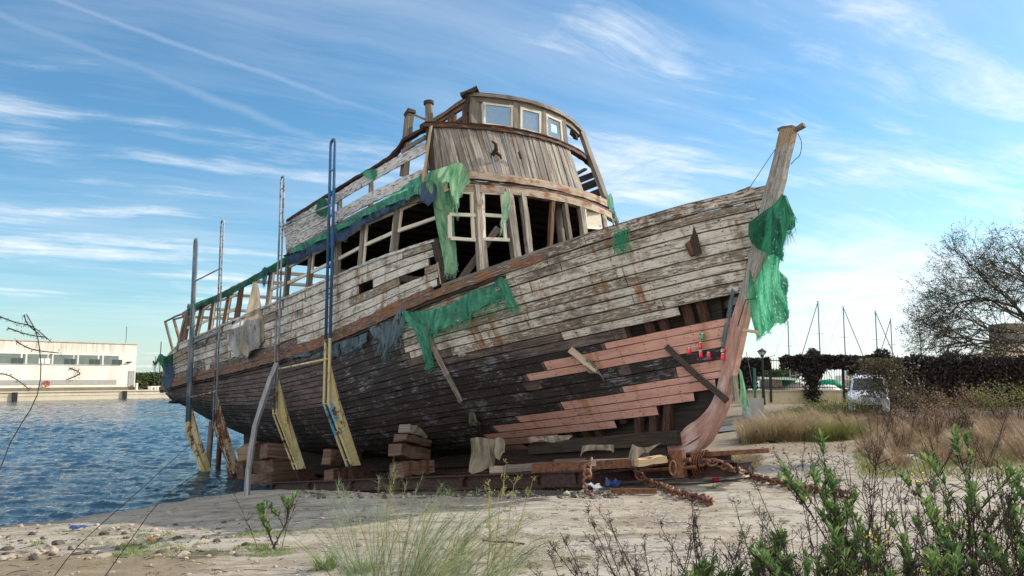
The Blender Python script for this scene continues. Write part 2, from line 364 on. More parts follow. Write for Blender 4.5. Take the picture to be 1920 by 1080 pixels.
glass('dusty_glass'); glass('clear_glass', (.8, .85, .86), .06)
plain('dark_glass', (.03, .045, .045), .06, spec=.8)
# ================================================================ THE WRECK
BM = Matrix(((FV[0], -SV[0], UV_[0], ORG[0]), (FV[1], -SV[1], UV_[1], ORG[1]), (FV[2], -SV[2], UV_[2], ORG[2]), (0, 0, 0, 1)))
boat = empty('wrecked_boat', mat=BM)
tag(boat, 'derelict two-deck wooden passenger boat with peeling white, black and pink planking on a rusty cradle', 'boat')
bpy.context.view_layer.update()
SHEER = ([-14.6, -11, -7.4, -3.5, -.66, 2, 3.2, 4.2, 5.4, 6.6, 7.65, 8.6, 9.5, 10.7], [2.95, 2.85, 2.72, 2.62, 2.6, 2.74, 2.88, 2.99, 3.10, 3.24, 3.38, 3.50, 3.60, 3.68])
def hs(l): return float(np.interp(l, *SHEER))
def hk(l): return float(np.interp(l, [-14.6, -12.5, -11, -8, -4, 0], [2.15, 1.55, 1.05, .3, -.3, -.45]))
def lstem(h): return float(np.interp(h, [-.67, -.25, -.08, .27, .8, 1.6, 2.03, 2.72, 3.55, 4.47], [7.9, 8.68, 8.85, 9.14, 9.38, 9.74, 9.95, 10.25, 10.62, 11.1]))
NS = 23
_r = random.Random(5); VV = [((i+(_r.uniform(-.16, .16) if 0 < i < NS else 0))/NS)**1.06 for i in range(NS+1)]
def hull(l, v, side=1, off=0.):
    h = hk(l)+v*(hs(l)-hk(l))
    u = (lstem(h)+.02-l)/9.3; t = smooth(0, .85, u)
    e1 = 1.15+1.5*t; e2 = .95-.55*t
    m = (1-(1-v)**e1)**e2
    if u <= 0: b = .03
    elif u < 1: b = 2.75*(1-(1-u)**2.1)
    else: b = 2.75
    if l < -11: b = beam_half(l)
    if l < -14.0: b *= math.sqrt(max(0., 1-((-14.0-l)/.62)**2))*.12+.88 if l > -14.6 else .8
    return np.array([l, side*(.12*(1-v)+(b-.12*(1-v))*m+off), h])
HOLES = [
    [(1267, 577), (1379, 546), (1374, 581), (1267, 611)], [(1184, 618), (1267, 594), (1267, 612), (1188, 632)],
    [(1325, 736), (1350, 730), (1340, 790), (1302, 828), (1240, 850), (985, 852), (985, 838), (1085, 812), (1180, 790)],
]
PINK = [
    [(980, 706), (1057, 668), (1130, 650), (1190, 632), (1378, 579), (1368, 650), (1340, 648), (1290, 668), (1245, 665), (1165, 698), (1158, 680), (1060, 706), (988, 728)],
    [(940, 794), (1040, 764), (1130, 742), (1250, 704), (1365, 666), (1350, 730), (1325, 738), (1180, 792), (1100, 812), (985, 838), (930, 845), (905, 822)],
]
PINKH = [(1232, 650), (1350, 615), (1362, 650), (1345, 662), (1290, 668), (1250, 668)]
L1 = ([300, 700, 745, 760, 870, 985, 1060, 1185, 1262, 1267, 1400], [560, 575, 612, 668, 658, 641, 630, 611, 600, 577, 545])
def paint_at(x, y, rv):
    wh = pk = bl = 0.
    if any(inpoly(x, y, p) for p in PINK): pk = 1.
    elif y < np.interp(x, *L1): wh = 1.
    elif x > 560:
        bl = smooth(0, 36, y-np.interp(x, *L1)-4)*smooth(520, 740, x)
        bl = max(bl, smooth(740, 790, y))
    else: bl = smooth(745, 800, y+(560-x)*.12)
    return wh, pk, bl
def classify(i, side, LS):
    va, vb = VV[i], VV[i+1]; out = []
    for l in LS:
        if side < 0: out.append(('w' if hk(l)+va*(hs(l)-hk(l)) > 1.6 else 'b', False)); continue
        m = hull(l, (va+vb)/2); x, y = proj(W(*m))
        hole = any(inpoly(x, y, p) for p in HOLES); c = 'p' if any(inpoly(x, y, p) for p in PINK) else ('w' if y < np.interp(x, *L1) else 'n')
        out.append((c, hole))
    for key, mn in ((0, 8), (1, 4)):
        j = 0
        while j < len(out):
            k = j
            while k < len(out) and out[k][key] == out[j][key]: k += 1
            if j > 0 and k-j < mn and (key == 0 or out[j][1]):
                for q in range(j, k): o = list(out[q]); o[key] = out[j-1][key]; out[q] = tuple(o)
            j = k
    return out
def strakes(side):
    mb = MB(); puv = []
    LS = np.arange(-14.6, 11.2, .115)
    for i in range(NS):
        va, vb = VV[i], VV[i+1]; cls = classify(i, side, LS); cuts = {}
        for j in range(1, len(LS)):
            if cls[j][0] != cls[j-1][0]: cuts[j] = 1
        nxt = rnd(1.5, 5)+LS[0]; off, rv = rnd(-.006, .012), random.random(); prev = None; wob = rnd(0, 100); n = 0
        for j, l in enumerate(LS):
            cut = j in cuts
            if l > nxt: cut = True
            if cut: off, rv, wob = rnd(-.007, .014), random.random(), rnd(0, 100); nxt = l+rnd(3.2, 6)
            for rep in ((0, 1) if cut else (1,)):
                ll = l-.007 if (cut and rep == 0) else l
                hmid = hk(l)+(va+vb)/2*(hs(l)-hk(l))
                if l > lstem(hmid)+.09: prev = None; continue
                if rep == 1 and cut: prev = None; ll = l+.004
                cl, hole = cls[j-1] if (cut and rep == 0) else cls[j]
                gap = (.009 if cl != 'n' else .008)+(.014 if cl != 'n' else .026)*abs(mnoise.noise(V(ll*(1.1 if cl != 'n' else 2.3), i*3.7, side*9)))
                o = off+(.008 if cl != 'n' else .022)*mnoise.noise(V(ll*.9+wob, i, 0)); H = max(.5, hs(ll)-hk(ll)); g = gap/H
                A = hull(ll, va+g*.5, side, o-.045); B = hull(ll, va+g*.5, side, o); C = hull(ll, vb-g*.5, side, o); D = hull(ll, vb-g*.5, side, o-.045)
                mid = (B+C)/2; x, y = proj(W(*mid)) if side > 0 else (0, 0)
                if side > 0: wh, pk, bl = paint_at(x, y, rv)
                else: wh, pk, bl = (1., 0, 0) if cl == 'w' else (0, 0, 1)
                if cl == 'p': wh, pk, bl = 0, 1., 0
                else:
                    pk = 0.
                    if cl == 'w': wh, bl = 1., 0.
                    else: wh = 0.
                if i >= NS-1: wh *= .5 if l > 4 else .3
                if i >= NS-2 and l < 3.4: wh *= .5
                cur = (len(mb.v), ll); mb.add([b2m(A), b2m(B), b2m(C), b2m(D)], [], None, [(wh, pk, bl, rv)]*4)
                if prev is not None and not hole and not prev[2]:
                    p, q = prev[0], cur[0]; lp = prev[1]; w0, w1 = i*.2+rv*13, i*.2+.18+rv*13; du = rv*31
                    for (s0, s1, v0, v1, y0, y1) in ((0, 1, w0-.04, w0, 0, 0), (1, 2, w0, w1, 0, 1), (2, 3, w1, w1+.04, 1, 1)):
                        f = [p+s0, q+s0, q+s1, p+s1]; u = [(lp+du, v0), (ll+du, v0), (ll+du, v1), (lp+du, v1)]; pu = [(lp, y0), (ll, y0), (ll, y1), (lp, y1)]
                        if side < 0: f, u, pu = f[::-1], u[::-1], pu[::-1]
                        mb.f.append(f); mb.uv += u; puv += pu
                prev = (cur[0], ll, hole)
    o = mb.build('hull_planking' if side > 0 else 'port_planking', M['hull'], boat)
    u2 = o.data.uv_layers.new(name='Plank'); u2.data.foreach_set('uv', np.array(puv, dtype=np.float32).ravel())
    return o
strakes(1); strakes(-1)
# inner skin, so nothing shines through the seams
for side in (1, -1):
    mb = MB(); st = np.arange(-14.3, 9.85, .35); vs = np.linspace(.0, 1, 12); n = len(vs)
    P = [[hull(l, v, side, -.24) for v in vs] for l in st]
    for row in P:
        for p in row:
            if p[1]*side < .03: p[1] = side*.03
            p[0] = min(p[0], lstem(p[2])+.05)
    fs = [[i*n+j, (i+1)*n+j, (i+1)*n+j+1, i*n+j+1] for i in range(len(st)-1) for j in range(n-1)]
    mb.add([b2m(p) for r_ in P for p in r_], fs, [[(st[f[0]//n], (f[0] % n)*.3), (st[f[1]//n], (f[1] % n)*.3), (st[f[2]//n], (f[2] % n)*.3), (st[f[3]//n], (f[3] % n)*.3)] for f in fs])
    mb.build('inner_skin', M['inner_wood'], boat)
# frames seen through the missing strakes
for k, l in enumerate(np.arange(4.9, 9.6, .36)):
    mb = MB(); pts = [hull(l+.05*math.sin(k*3), v, 1, -.14) for v in np.linspace(.02 if l < 7.7 else .45, .95, 12)]
    for a, b in zip(pts, pts[1:]):
        if a[1] > .02: beam(mb, b2m(a), b2m(b), .15, .12, up=(0, -1, 0), n=1)
    if mb.v: mb.build('hull_frame', M['rib_wood'], boat)
for k, l in enumerate((7.45, 7.8, 8.12)):
    mb = MB(); a = hull(l-.12, .03, 1, -.07); b = hull(l+.05, .2, 1, -.12); beam(mb, b2m(a), b2m(b), .17, .13, up=(0, -1, 0), n=4, jit=.012); mb.build('hull_frame', M['rib_wood'], boat)
# transom
mb = MB(); ring = [hull(-14.58, v, 1) for v in np.linspace(0, 1, 10)]
for a, b in zip(ring, ring[1:]):
    A, B, C, D = (a[0]-.05, a[1], a[2]), (b[0]-.05, b[1], b[2]), (b[0]-.05, -b[1], b[2]), (a[0]-.05, -a[1], a[2])
    mb.add([b2m(q) for q in (A, B, C, D)], [[0, 1, 2, 3]], [[(0, a[2]), (0, b[2]), (4, b[2]), (4, a[2])]])
mb.build('transom', M['rail_wood'], boat)
# keel
mb = MB(); beam(mb, b2m((-12.3, 0, -.55)), b2m((8.0, 0, -.58)), .3, .3, n=10, jit=.01); mb.build('keel', M['dark_wood'], boat)
mb = MB(); prism(mb, [b2m(q) for q in [(-12.6, 0, 1.3), (-12.6, 0, -.5), (1, 0, -.5), (1, 0, -.34), (-3.9, 0, -.2), (-6, 0, .1), (-8, 0, .4), (-10, 0, .85)]], (0, 1, 0), .24); mb.build('skeg', M['dark_wood'], boat)
mb = MB(); beam(mb, b2m((4.3, .26, -.43)), b2m((8.35, .17, -.42)), .16, .26, n=8, jit=.012); mb.build('garboard_log', M['dark_wood'], boat)
# stem
fr = [(11.47, 4.46), (11.2, 3.85), (10.89, 3.12), (10.55, 2.4), (10.22, 1.79), (9.92, 1.1), (9.7, .6), (9.5, .15), (9.22, -.28), (8.95, -.56), (8.65, -.72), (8.35, -.76), (8.0, -.76)]
re_ = [(11.12, 4.5), (10.85, 3.9), (10.6, 3.4), (10.3, 2.72), (10.02, 2.1), (9.72, 1.55), (9.5, 1.05), (9.28, .5), (9.06, .12), (8.75, -.12), (8.5, -.22), (8.2, -.4), (7.8, -.46)]
def dens(p, k=4):
    out = []
    for i in range((len(p)-1)*k+1):
        f = i/k; j = min(int(f), len(p)-2); f -= j
        P0, P1, P2, P3 = [np.array(p[min(max(j+d, 0), len(p)-1)]) for d in (-1, 0, 1, 2)]
        out.append(.5*((2*P1)+(-P0+P2)*f+(2*P0-5*P1+4*P2-P3)*f*f+(-P0+3*P1-3*P2+P3)*f**3))
    return out
fr = [(a-.10, b) for a, b in fr]; re_ = [(a+.03, b) for a, b in re_]
F_, R_ = dens(fr), dens(re_); mb = MB(); vs = []; cs = []; fs = []; uv = []; Ls = 0
for i, (a, b) in enumerate(zip(F_, R_)):
    hf = .095; hb_ = .12
    wv = .03*mnoise.noise(V(i*.6, 0, 0)); a = a+np.array([.02*mnoise.noise(V(i*.9, 5, 0)), 0])
    for q, s in ((b, hb_), (a*.25+b*.75, hb_), (a*.9+b*.1, hf+.01), (a, hf-.02), (a, -hf+.02), (a*.9+b*.1, -hf-.01), (a*.25+b*.75, -hb_), (b, -hb_)):
        vs.append(b2m((q[0], s+(wv*.3 if s > 0 else 0), q[1])))
        h = q[1]; cs.append((smooth(1.75, 1.9, h), 0, smooth(4.1, 4.3, h)*.9, 1))
    if i: Ls += np.hypot(*(F_[i]-F_[i-1]))
    for k in range(8): uv.append((Ls, k*.21))
for i in range(len(F_)-1):
    for k in range(8):
        k2 = (k+1) % 8; f = [i*8+k, i*8+k2, (i+1)*8+k2, (i+1)*8+k]; fs.append(f)
        mb.uv += [uv[f[0]], (uv[f[0]][0], (k+1)*.21), (uv[f[2]][0], (k+1)*.21), uv[f[3]]]
fs += [list(range(8))[::-1], [(len(F_)-1)*8+k for k in range(8)]]; mb.uv += [(0, 0)]*16
mb.v, mb.f, mb.c, mb.usec = vs, fs, cs, True
mb.build('stem_post', M['stem'], boat)
mb = MB(); beam(mb, b2m((11.3, -.02, 4.44)), b2m((11.52, -.02, 4.47)), .08, .07, n=2, jit=.006); beam(mb, b2m((11.1, .0, 4.515)), b2m((11.37, .0, 4.48)), .22, .05, n=3, jit=.012); mb.build('stem_cap', M['grey_wood'], boat)
mb = MB(); a, b = PS(1393, 619, .17), PS(1422, 623, .1); beam(mb, b2m(a), b2m(b), .05, .055, n=2, jit=.003); mb.build('peg', M['pale_wood'], boat)
mb = MB()   # let-in scarf block outline on the stem
for q0, q1 in (((1398, 562), (1415, 560)), ((1398, 562), (1383, 612))): beam(mb, b2m(PS(*q0, .172)), b2m(PS(*q1, .166)), .012, .014)
mb.build('scarf_seam', M['dark_wood'], boat)
# lit facing strip on the stem's fore edge: knees and wedge
mb = MB(); a, b = PS(1376, 705, .1), PS(1381, 752, .1); beam(mb, b2m(a), b2m(b), .05, .12, up=(0, 1, 0), n=3, jit=.01); mb.build('stem_wedge', M['grey_wood'], boat)
# gunwale cap and its bow continuation
def along(l0, l1, h0, hgt, thick, off, name, mat, n=60, side=1, jit=.006, gapf=None, hf=None, bot=None):
    mb = MB(); du = rnd(0, 40); prev = None; per = [0, thick, thick+hgt, 2*thick+hgt, 2*thick+2*hgt]
    for i in range(n+1):
        l = l0+(l1-l0)*i/n; h = (hf(l) if hf else hs(l))+h0; s = max(beam_half(l), .1)+off
        j = lambda: rnd(-jit, jit)
        P = [(l, s-thick, h), (l, s, h), (l, s, h+hgt), (l, s-thick, h+hgt)]
        if bot: P[0] = (l, s-thick, h+bot(l)); P[1] = (l, s, h+bot(l))
        P = [(p[0], side*(p[1]+j()), p[2]+j()) for p in P]
        cur = len(mb.v); mb.add([b2m(p) for p in P], [])
        if prev is not None and not (gapf and gapf(l)):
            for k in range(4):
                k2 = (k+1) % 4; mb.f.append([prev+k, cur+k, cur+k2, prev+k2]); u0, u1 = l-(l1-l0)/n+du, l+du
                mb.uv += [(u0, per[k]+du), (u1, per[k]+du), (u1, per[k+1]+du), (u0, per[k+1]+du)]
        prev = cur
    for base, rv_ in ((0, 1), (len(mb.v)-4, 0)):
        f = [base+k for k in range(4)]; mb.f.append(f[::-1] if rv_ else f); mb.uv += [(du, du), (du, du+.1), (du+.1, du+.1), (du+.1, du)]
    return mb.build(name, mat, boat)
along(4.4, 10.45, -.02, .07, .16, .05, 'gunwale_cap', M['grey_wood'], 60)
along(-14.0, 10.3, -.02, .07, .14, .04, 'gunwale_cap', M['grey_wood'], 60, side=-1)
along(-14.5, 6.9, -.2, .16, .14, .10, 'rubbing_strake', M['rail_wood'], 140, jit=.012)
along(-14.5, 6.0, -.27, .06, .1, .06, 'rubbing_strake', M['dark_wood'], 120, jit=.012)
# open sky slot by the stem: upper bulwark stub and forward timber
mb = MB(); beam(mb, b2m(PB(1289, 402, 1, .05)), b2m(PB(1306, 478, 1, .05)), .2, .05, up=(0, 1, 0), n=4, jit=.012); mb.build('cleat_board', M['dark_wood'], boat)
mb = MB(); beam(mb, b2m(PB(1290, 455, 1, .04)), b2m(PB(1298, 478, 1, .04)), .1, .04, up=(0, 1, 0), n=2, jit=.01); mb.build('cleat_board', M['brown_wood'], boat)

# ---- saloon bulwark: wide worn boards between sheer and window sill (starboard)
SILL = lambda l: float(np.interp(l, [-14.4, -12.6, -11.5, 4.5], [3.75, 4.1, 4.16, 4.04]))
BH = [[(664, 549), (676, 541), (700, 531), (706, 534), (694, 541), (676, 550)], [(747, 531), (818, 505), (818, 515), (750, 540)], [(752, 524), (800, 507), (800, 511), (750, 531)], [(433, 600), (480, 572), (490, 590), (440, 620)]]
mb = MB(); puv = []
NB = 6
for i in range(NB):
    l = -14.4
    while l < 4.3:
        n = rnd(2.6, 5); e = min(l+n, 4.3+rnd(-.35, .12)); off = rnd(-.008, .014); rv = random.random(); st = np.linspace(l+.006, e-.006, max(3, int((e-l)/.1))); prev = None
        wh = random.choice([1, 1, .95, .62]); du = rv*40
        for q in st:
            b0, b1 = hs(q)+.06, SILL(q); g = .012+.01*abs(mnoise.noise(V(q, i*5, 3)))
            v0, v1 = b0+(b1-b0)*i/NB+g*.5, b0+(b1-b0)*(i+1)/NB-g*.5
            s = beam_half(q)+.0+off+.01*mnoise.noise(V(q*.6, i*7, 1)); x, y = proj(W(q, s, (v0+v1)/2)); hole = any(inpoly(x, y, p) for p in BH)
            lowend = wh*(.62 if i == 0 else 1)
            if q < -9: lowend *= .7
            cur = len(mb.v); mb.add([b2m(p) for p in ((q, s-.04, v0), (q, s, v0), (q, s, v1), (q, s-.04, v1))], [], None, [(lowend, 0, 0, rv)]*4)
            if prev is not None and not hole:
                p = prev; lp = pl; w0 = i*.3+rv*17
                for (s0, s1, a0, a1, y0, y1) in ((0, 1, w0-.04, w0, 0, 0), (1, 2, w0, w0+.22, 0, 1), (2, 3, w0+.22, w0+.26, 1, 1), (3, 0, w0-.26, w0-.04, 0, 0)):
                    mb.f.append([p+s0, cur+s0, cur+s1, p+s1]); mb.uv += [(lp+du, a0), (q+du, a0), (q+du, a1), (lp+du, a1)]; puv += [(lp, y0), (q, y0), (q, y1), (lp, y1)]
            prev = cur; pl = q
        l = e
        if l > 4: break
o = mb.build('bulwark', M['hull'], boat); u2 = o.data.uv_layers.new(name='Plank'); u2.data.foreach_set('uv', np.array(puv, dtype=np.float32).ravel())
along(-14.3, 4.25, -.02, .06, .16, .035, 'window_sill', M['white_boards'], 90, hf=SILL, jit=.008)
along(-14.2, 4.2, 0, 1.2, .05, -.12, 'port_bulwark', M['grey_wood'], 60, side=-1)
along(-12, 4.2, 1.22, .06, .16, .03, 'port_sill', M['grey_wood'], 60, side=-1)
# wale above the rubbing strake
along(-14.3, 4.1, -.02, .11, .08, .05, 'sheer_board', M['rail_wood'], 100, jit=.01)
# rotten hood ends of the saloon bulwark at the forward corner
mb = MB()
beam(mb, b2m(PB(818, 450, 1, -.05)), b2m(PB(838, 528, 1, -.03)), .22, .14, up=(0, 1, 0), n=6, jit=.03)
mb.build('corner_post', M['dark_wood'], boat)
mb = MB(); beam(mb, b2m(PB(820, 492, 1, .03)), b2m(PB(827, 532, 1, .03)), .05, .03, up=(0, 1, 0), n=3, jit=.012, taper=.4); mb.build('splinter', M['pale_wood'], boat)

# ---- decks
def slab(name, mat, l0, l1, h, thick, half, fc=None, n=24, slope=0):
    mb = MB(); st = np.linspace(l0, l1, n); vs = []; m = 13
    for l in st:
        for j in range(m):
            k = j/(m-1)*2-1; b = half(l); s = k*b; ll = l
            if fc: ll = l0+(l-l0)/(l1-l0)*(fc(s)-l0)
            vs.append(b2m((ll, s, h)))
    N = len(vs); vs += [(p[0], p[1], p[2]-thick) for p in vs]; fs = []; uv = []
    for i in range(n-1):
        for j in range(m-1):
            a = i*m+j
            for f in ([a, a+1, a+m+1, a+m], [N+a+m, N+a+m+1, N+a+1, N+a]): fs.append(f); uv.append([(vs[q][0], vs[q][1]) for q in f])
    bd = [j for j in range(m)]+[i*m+m-1 for i in range(1, n)]+[(n-1)*m+j for j in range(m-2, -1, -1)]+[i*m for i in range(n-2, 0, -1)]
    for i in range(len(bd)):
        a, b = bd[i], bd[(i+1) % len(bd)]; fs.append([b, a, a+N, b+N]); uv.append([(vs[q][0]+vs[q][1], vs[q][2]) for q in fs[-1]])
    mb.add(vs, fs, uv); return mb.build(name, mat, boat)
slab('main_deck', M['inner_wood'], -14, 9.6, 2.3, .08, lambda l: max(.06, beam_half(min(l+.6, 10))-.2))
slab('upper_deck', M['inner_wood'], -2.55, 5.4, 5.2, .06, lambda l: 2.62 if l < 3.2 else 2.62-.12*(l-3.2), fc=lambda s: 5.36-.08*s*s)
for l in np.arange(-2.4, 5.1, .52):
    mb = MB(); beam(mb, b2m((l, -2.5, 5.07)), b2m((l, 2.5, 5.07)), .09, .12); mb.build('deck_beam', M['inner_wood'], boat)
for l in (-3.7, -5.0, -7.1, -9.6, -11.2):
    mb = MB(); beam(mb, b2m((l, -2.7, 5.08)), b2m((l+rnd(-.1, .1), 2.7, 5.08)), .08, .09, n=6, jit=.006); mb.build('deck_beam', M['grey_wood'], boat)
# interior bulkheads and port wall
mb = MB(); n = 0
for s in np.arange(-2.6, 2.6, .2): beam(mb, b2m((-2.75+rnd(-.01, .01), s, 2.3)), b2m((-2.75, s, 4.05 if s > 1.3 else 5.1)), .19, .03, up=(1, 0, 0))
mb.build('saloon_bulkhead', M['inner_wood'], boat)
mb = MB()
for i in range(9):
    h = 4.1+i*.115; beam(mb, b2m((-2.6, -2.62, h)), b2m((4.3, -2.3 if 0 else -2.55, h)), .04, .108)
mb.build('port_wall', M['inner_wood'], boat)
# ---- saloon side posts, plates and sashes
POST = [((747, 390), (738, 472)), ((684, 416), (677, 500)), ((634, 449), (632, 519)), ((585, 474), (578, 544)), ((541, 497), (535, 562)), ((510, 508), (502, 580)), ((452, 544), (443, 604)), ((430, 555), (420, 614)), ((402, 563), (393, 626)), ((380, 577), (367, 634)), ((356, 577), (345, 648))]
PP = []
for k, (a, b) in enumerate(POST):
    A, B = PB(*a, 1, -.06), PB(*b, 1, -.06); A[1] = max(A[1], 2.4); PP.append((A, B))
    mb = MB(); e = (A-B)/np.linalg.norm(A-B); wd = .15 if k < 6 else .17
    beam(mb, b2m(B-e*.3), b2m(A+e*.12), wd, .12, up=(0, 1, 0), n=5, jit=.008); mb.build('cabin_post', M['grey_wood' if k < 6 else 'brown_wood' if k in (6, 8) else 'rail_wood'], boat)
    if k >= 4:
        mb = MB(); f = lambda q: (q[0]+rnd(-.2, .2), q[1], q[2]); beam(mb, f(B-e*.2), f(A+e*.12), .14, .12, up=(0, 1, 0), n=4, jit=.008); mb.build('cabin_post', M['grey_wood'], boat)
PP = [(PB(846, 340, 1, -.1), PB(838, 452, 1, -.1))]+PP
for k in range(len(PP)-1):
    (A0, B0), (A1, B1) = PP[k], PP[k+1]
    def at(u, v): return (1-u)*((1-v)*B0+v*A0)+u*((1-v)*B1+v*A1)
    if k in (5, 6) : rails = [(.5, .07)] if k == 5 else [(.42, .08)]
    else: rails = [(.46, .08), (.93, .06)]
    fr_ = []
    if k == 6: continue
    mb = MB(); L = np.linalg.norm(A1-A0); mu = min(.2, .085/L)
    for v, wd in rails: beam(mb, b2m(at(mu, v)), b2m(at(1-mu, v)), wd, .05, up=(0, 1, 0), n=3, jit=.005)
    lo = .02 if k > 4 else (.04 if k in (1, 2) else .42)
    beam(mb, b2m(at(mu+.02, lo)), b2m(at(mu+.02, .96)), .05, .045, up=(0, 1, 0), n=3, jit=.004)
    if k in (0, 1, 3, 5, 7, 8, 9): beam(mb, b2m(at(1-mu-.02, lo)), b2m(at(1-mu-.02, .96)), .05, .045, up=(0, 1, 0), n=3, jit=.004)
    mb.build('window_frame', M['cream_painted'], boat)
    if k > 3:   # the far side shows through the stripped saloon
        mb = MB()
        for v in (.5, .95): a, b = at(0, v), at(1, v); beam(mb, (a[0], a[1], a[2]), (b[0], b[1], b[2]), .06, .05, up=(0, 1, 0), n=2, jit=.006)
        mb.build('window_frame', M['grey_wood'], boat)
mb = MB(); beam(mb, b2m((-5.0, 2.45, 4.2)), b2m((-3.6, -1.5, 5.0)), .06, .05); beam(mb, b2m((-9.2, 1.4, 4.1)), b2m((-7.2, -2.4, 5.0)), .08, .06); beam(mb, b2m((-10.8, 2.3, 4.2)), b2m((-9.9, -.5, 5.0)), .08, .06); mb.build('loose_batten', M['brown_wood'], boat)
ROOFH = lambda l: float(np.interp(l, [-12, -9, -3, 0, 5], [5.16, 5.1, 5.08, 5.06, 5.05]))
along(-11.7, 4.75, 0, .16, .12, -.02, 'roof_edge_beam', M['grey_wood'], 80, hf=ROOFH, jit=.012)
along(-11.5, 4.4, 0, .16, .12, -.02, 'roof_edge_beam', M['grey_wood'], 80, side=-1, hf=ROOFH, jit=.012)
along(-2.6, 4.5, .17, .05, .2, .08, 'deck_edge', M['dark_cap'], 50, hf=ROOFH, jit=.012)
# ---- upper deck rail, starboard (white boards, dark cap)
def alongpts(pts, w, t, name, mat, n=1, jit=.006, flat=True):
    mb = MB(); P = [b2m(PB(*p)) for p in pts]
    D = dens([np.array(p) for p in P], 3)
    for a, b in zip(D, D[1:]): beam(mb, a, V(b)+(V(b)-V(a)).normalized()*.01, t if not flat else w, w if not flat else t, up=(0, 1, 0), n=1, jit=0)
    return mb.build(name, mat, boat)
UC = lambda l: float(np.interp(l, [-2.5, 2.2, 2.9, 3.2, 3.4, 4.3], [6.26, 6.26, 6.31, 6.43, 6.57, 6.64]))
along(-2.5, 4.3, -.02, .07, .14, .03, 'rail_cap', M['dark_cap'], 60, hf=UC, jit=.008)
along(-.1, 4.15, 0, .24, .04, .0, 'rail_board', M['white_boards'], 50, hf=lambda l: float(np.interp(l, [-.1, 2, 4.1], [5.95, 5.97, 6.08])), jit=.007)
along(3.3, 4.1, 0, .1, .04, .0, 'rail_board', M['grey_wood'], 8, hf=lambda l: 6.3+.1*(l-3.3), jit=.01)
along(.2, 4.1, 0, .27, .04, .0, 'rail_board', M['white_boards'], 50, hf=lambda l: 5.46, jit=.007)
along(-2.5, 4.2, 0, .12, .04, .02, 'rail_board', M['grey_wood'], 50, hf=lambda l: 5.28, jit=.01)
for i in range(5): along(-2.6+rnd(0, .08)-.04*i, -.05+rnd(-.1, .35), 0, .185, .04, rnd(-.01, .01), 'rail_board', M['white_boards'], 20, hf=lambda l, i=i: 5.28+i*.196, jit=.006)
for l, h1, s_ in ((-1.3, 6.25, .12), (.35, 6.25, .12), (1.9, 6.25, .09)):
    mb = MB(); beam(mb, b2m((l, beam_half(l)-.1, 5.2)), b2m((l+.1, beam_half(l)-.1, h1)), s_, .09, up=(0, 1, 0), n=3, jit=.008); mb.build('rail_post', M['grey_wood'], boat)
mb = MB(); a, b = PS(768, 210, 2.45), PS(758, 330, 2.45); beam(mb, b2m(b), b2m(a), .17, .15, up=(0, 1, 0), n=5, jit=.01); mb.build('rail_post', M['grey_wood'], boat)
mb = MB(); beam(mb, b2m(a+np.array([-.1, 0, -.06])), b2m(a+np.array([.1, 0, 0])), .2, .09, n=2, jit=.01); mb.build('post_cap', M['dark_wood'], boat)
mb = MB(); a2, b2 = PS(804, 196, 2.36), PS(808, 318, 2.36); tube(mb, [b2m(b2), b2m((a2+b2)/2), b2m(a2)], .085, 12); mb.build('mast_stump', M['grey_wood'], boat)
mb = MB(); tube(mb, [b2m(a2), b2m(a2+np.array([0, 0, .07]))], .115, 12); mb.build('stump_cap', M['dark_wood'], boat)
mb = MB(); beam(mb, b2m(PS(778, 216, 2.4)), b2m(PS(800, 225, 2.36)), .07, .05); mb.build('cross_batten', M['grey_wood'], boat)
mb = MB(); beam(mb, b2m(PB(808, 236, 1, .12)), b2m(PB(794, 340, 1, .14)), .09, .02, up=(0, 1, 0), n=4, jit=.006); beam(mb, b2m(PB(794, 340, 1, .14)), b2m(PB(797, 362, 1, .1)), .08, .02, up=(0, 1, 0), n=2, jit=.006); mb.build('hanging_batten', M['pale_wood'], boat)
# port side rail glimpsed through
mb = MB(); beam(mb, b2m((-2.4, -2.6, 6.2)), b2m((4.2, -2.4, 6.5)), .1, .06, n=6, jit=.01); mb.build('port_rail', M['grey_wood'], boat)
for l in (-1.5, 1.0, 2.9):
    mb = MB(); beam(mb, b2m((l, -2.55, 5.2)), b2m((l+.08, -2.55, 6.2)), .09, .09); mb.build('rail_post', M['dark_wood'], boat)
mb = MB(); beam(mb, b2m((1.2, 1.6, 5.25)), b2m((.6, 1.5, 6.0)), .09, .05); mb.build('loose_batten', M['dark_wood'], boat)

# ---- cabin fronts
FRONT = lambda s: 5.42-.085*s*s
RING0 = lambda s: 5.24-.07*s*s-(1.1*(s-1.85)**2 if s > 1.85 else 0)
RING1 = lambda s: 5.0-.11*s*s
ROOF = lambda s: 5.07-.145*s*s
def arc(name, mat, fc, h0, h1, thick, s0, s1, off=0., n=30, jit=.006, seg=None):
    mb = MB(); prev = None; du = rnd(0, 40); hgt = h1-h0
    for i in range(n+1):
        s = s0+(s1-s0)*i/n; l = fc(s)+off; j = lambda: rnd(-jit, jit)
        P = [(l, s, h0), (l, s, h1), (l-thick, s, h1), (l-thick, s, h0)]; P = [(a+j(), b, c+j()) for a, b, c in P]
        cur = len(mb.v); mb.add([b2m(p) for p in P], [])
        if prev is not None:
            u0, u1 = s-(s1-s0)/n+du, s+du; per = [0, hgt, hgt+thick, 2*hgt+thick, 2*hgt+2*thick]
            for k in range(4): k2 = (k+1) % 4; mb.f.append([prev+k, prev+k2, cur+k2, cur+k]); mb.uv += [(u0, per[k]+du), (u0, per[k+1]+du), (u1, per[k+1]+du), (u1, per[k]+du)]
        prev = cur
    for b_ in (0, len(mb.v)-4): mb.f.append([b_, b_+1, b_+2, b_+3]); mb.uv += [(du, du)]*4
    return mb.build(name, mat, boat)
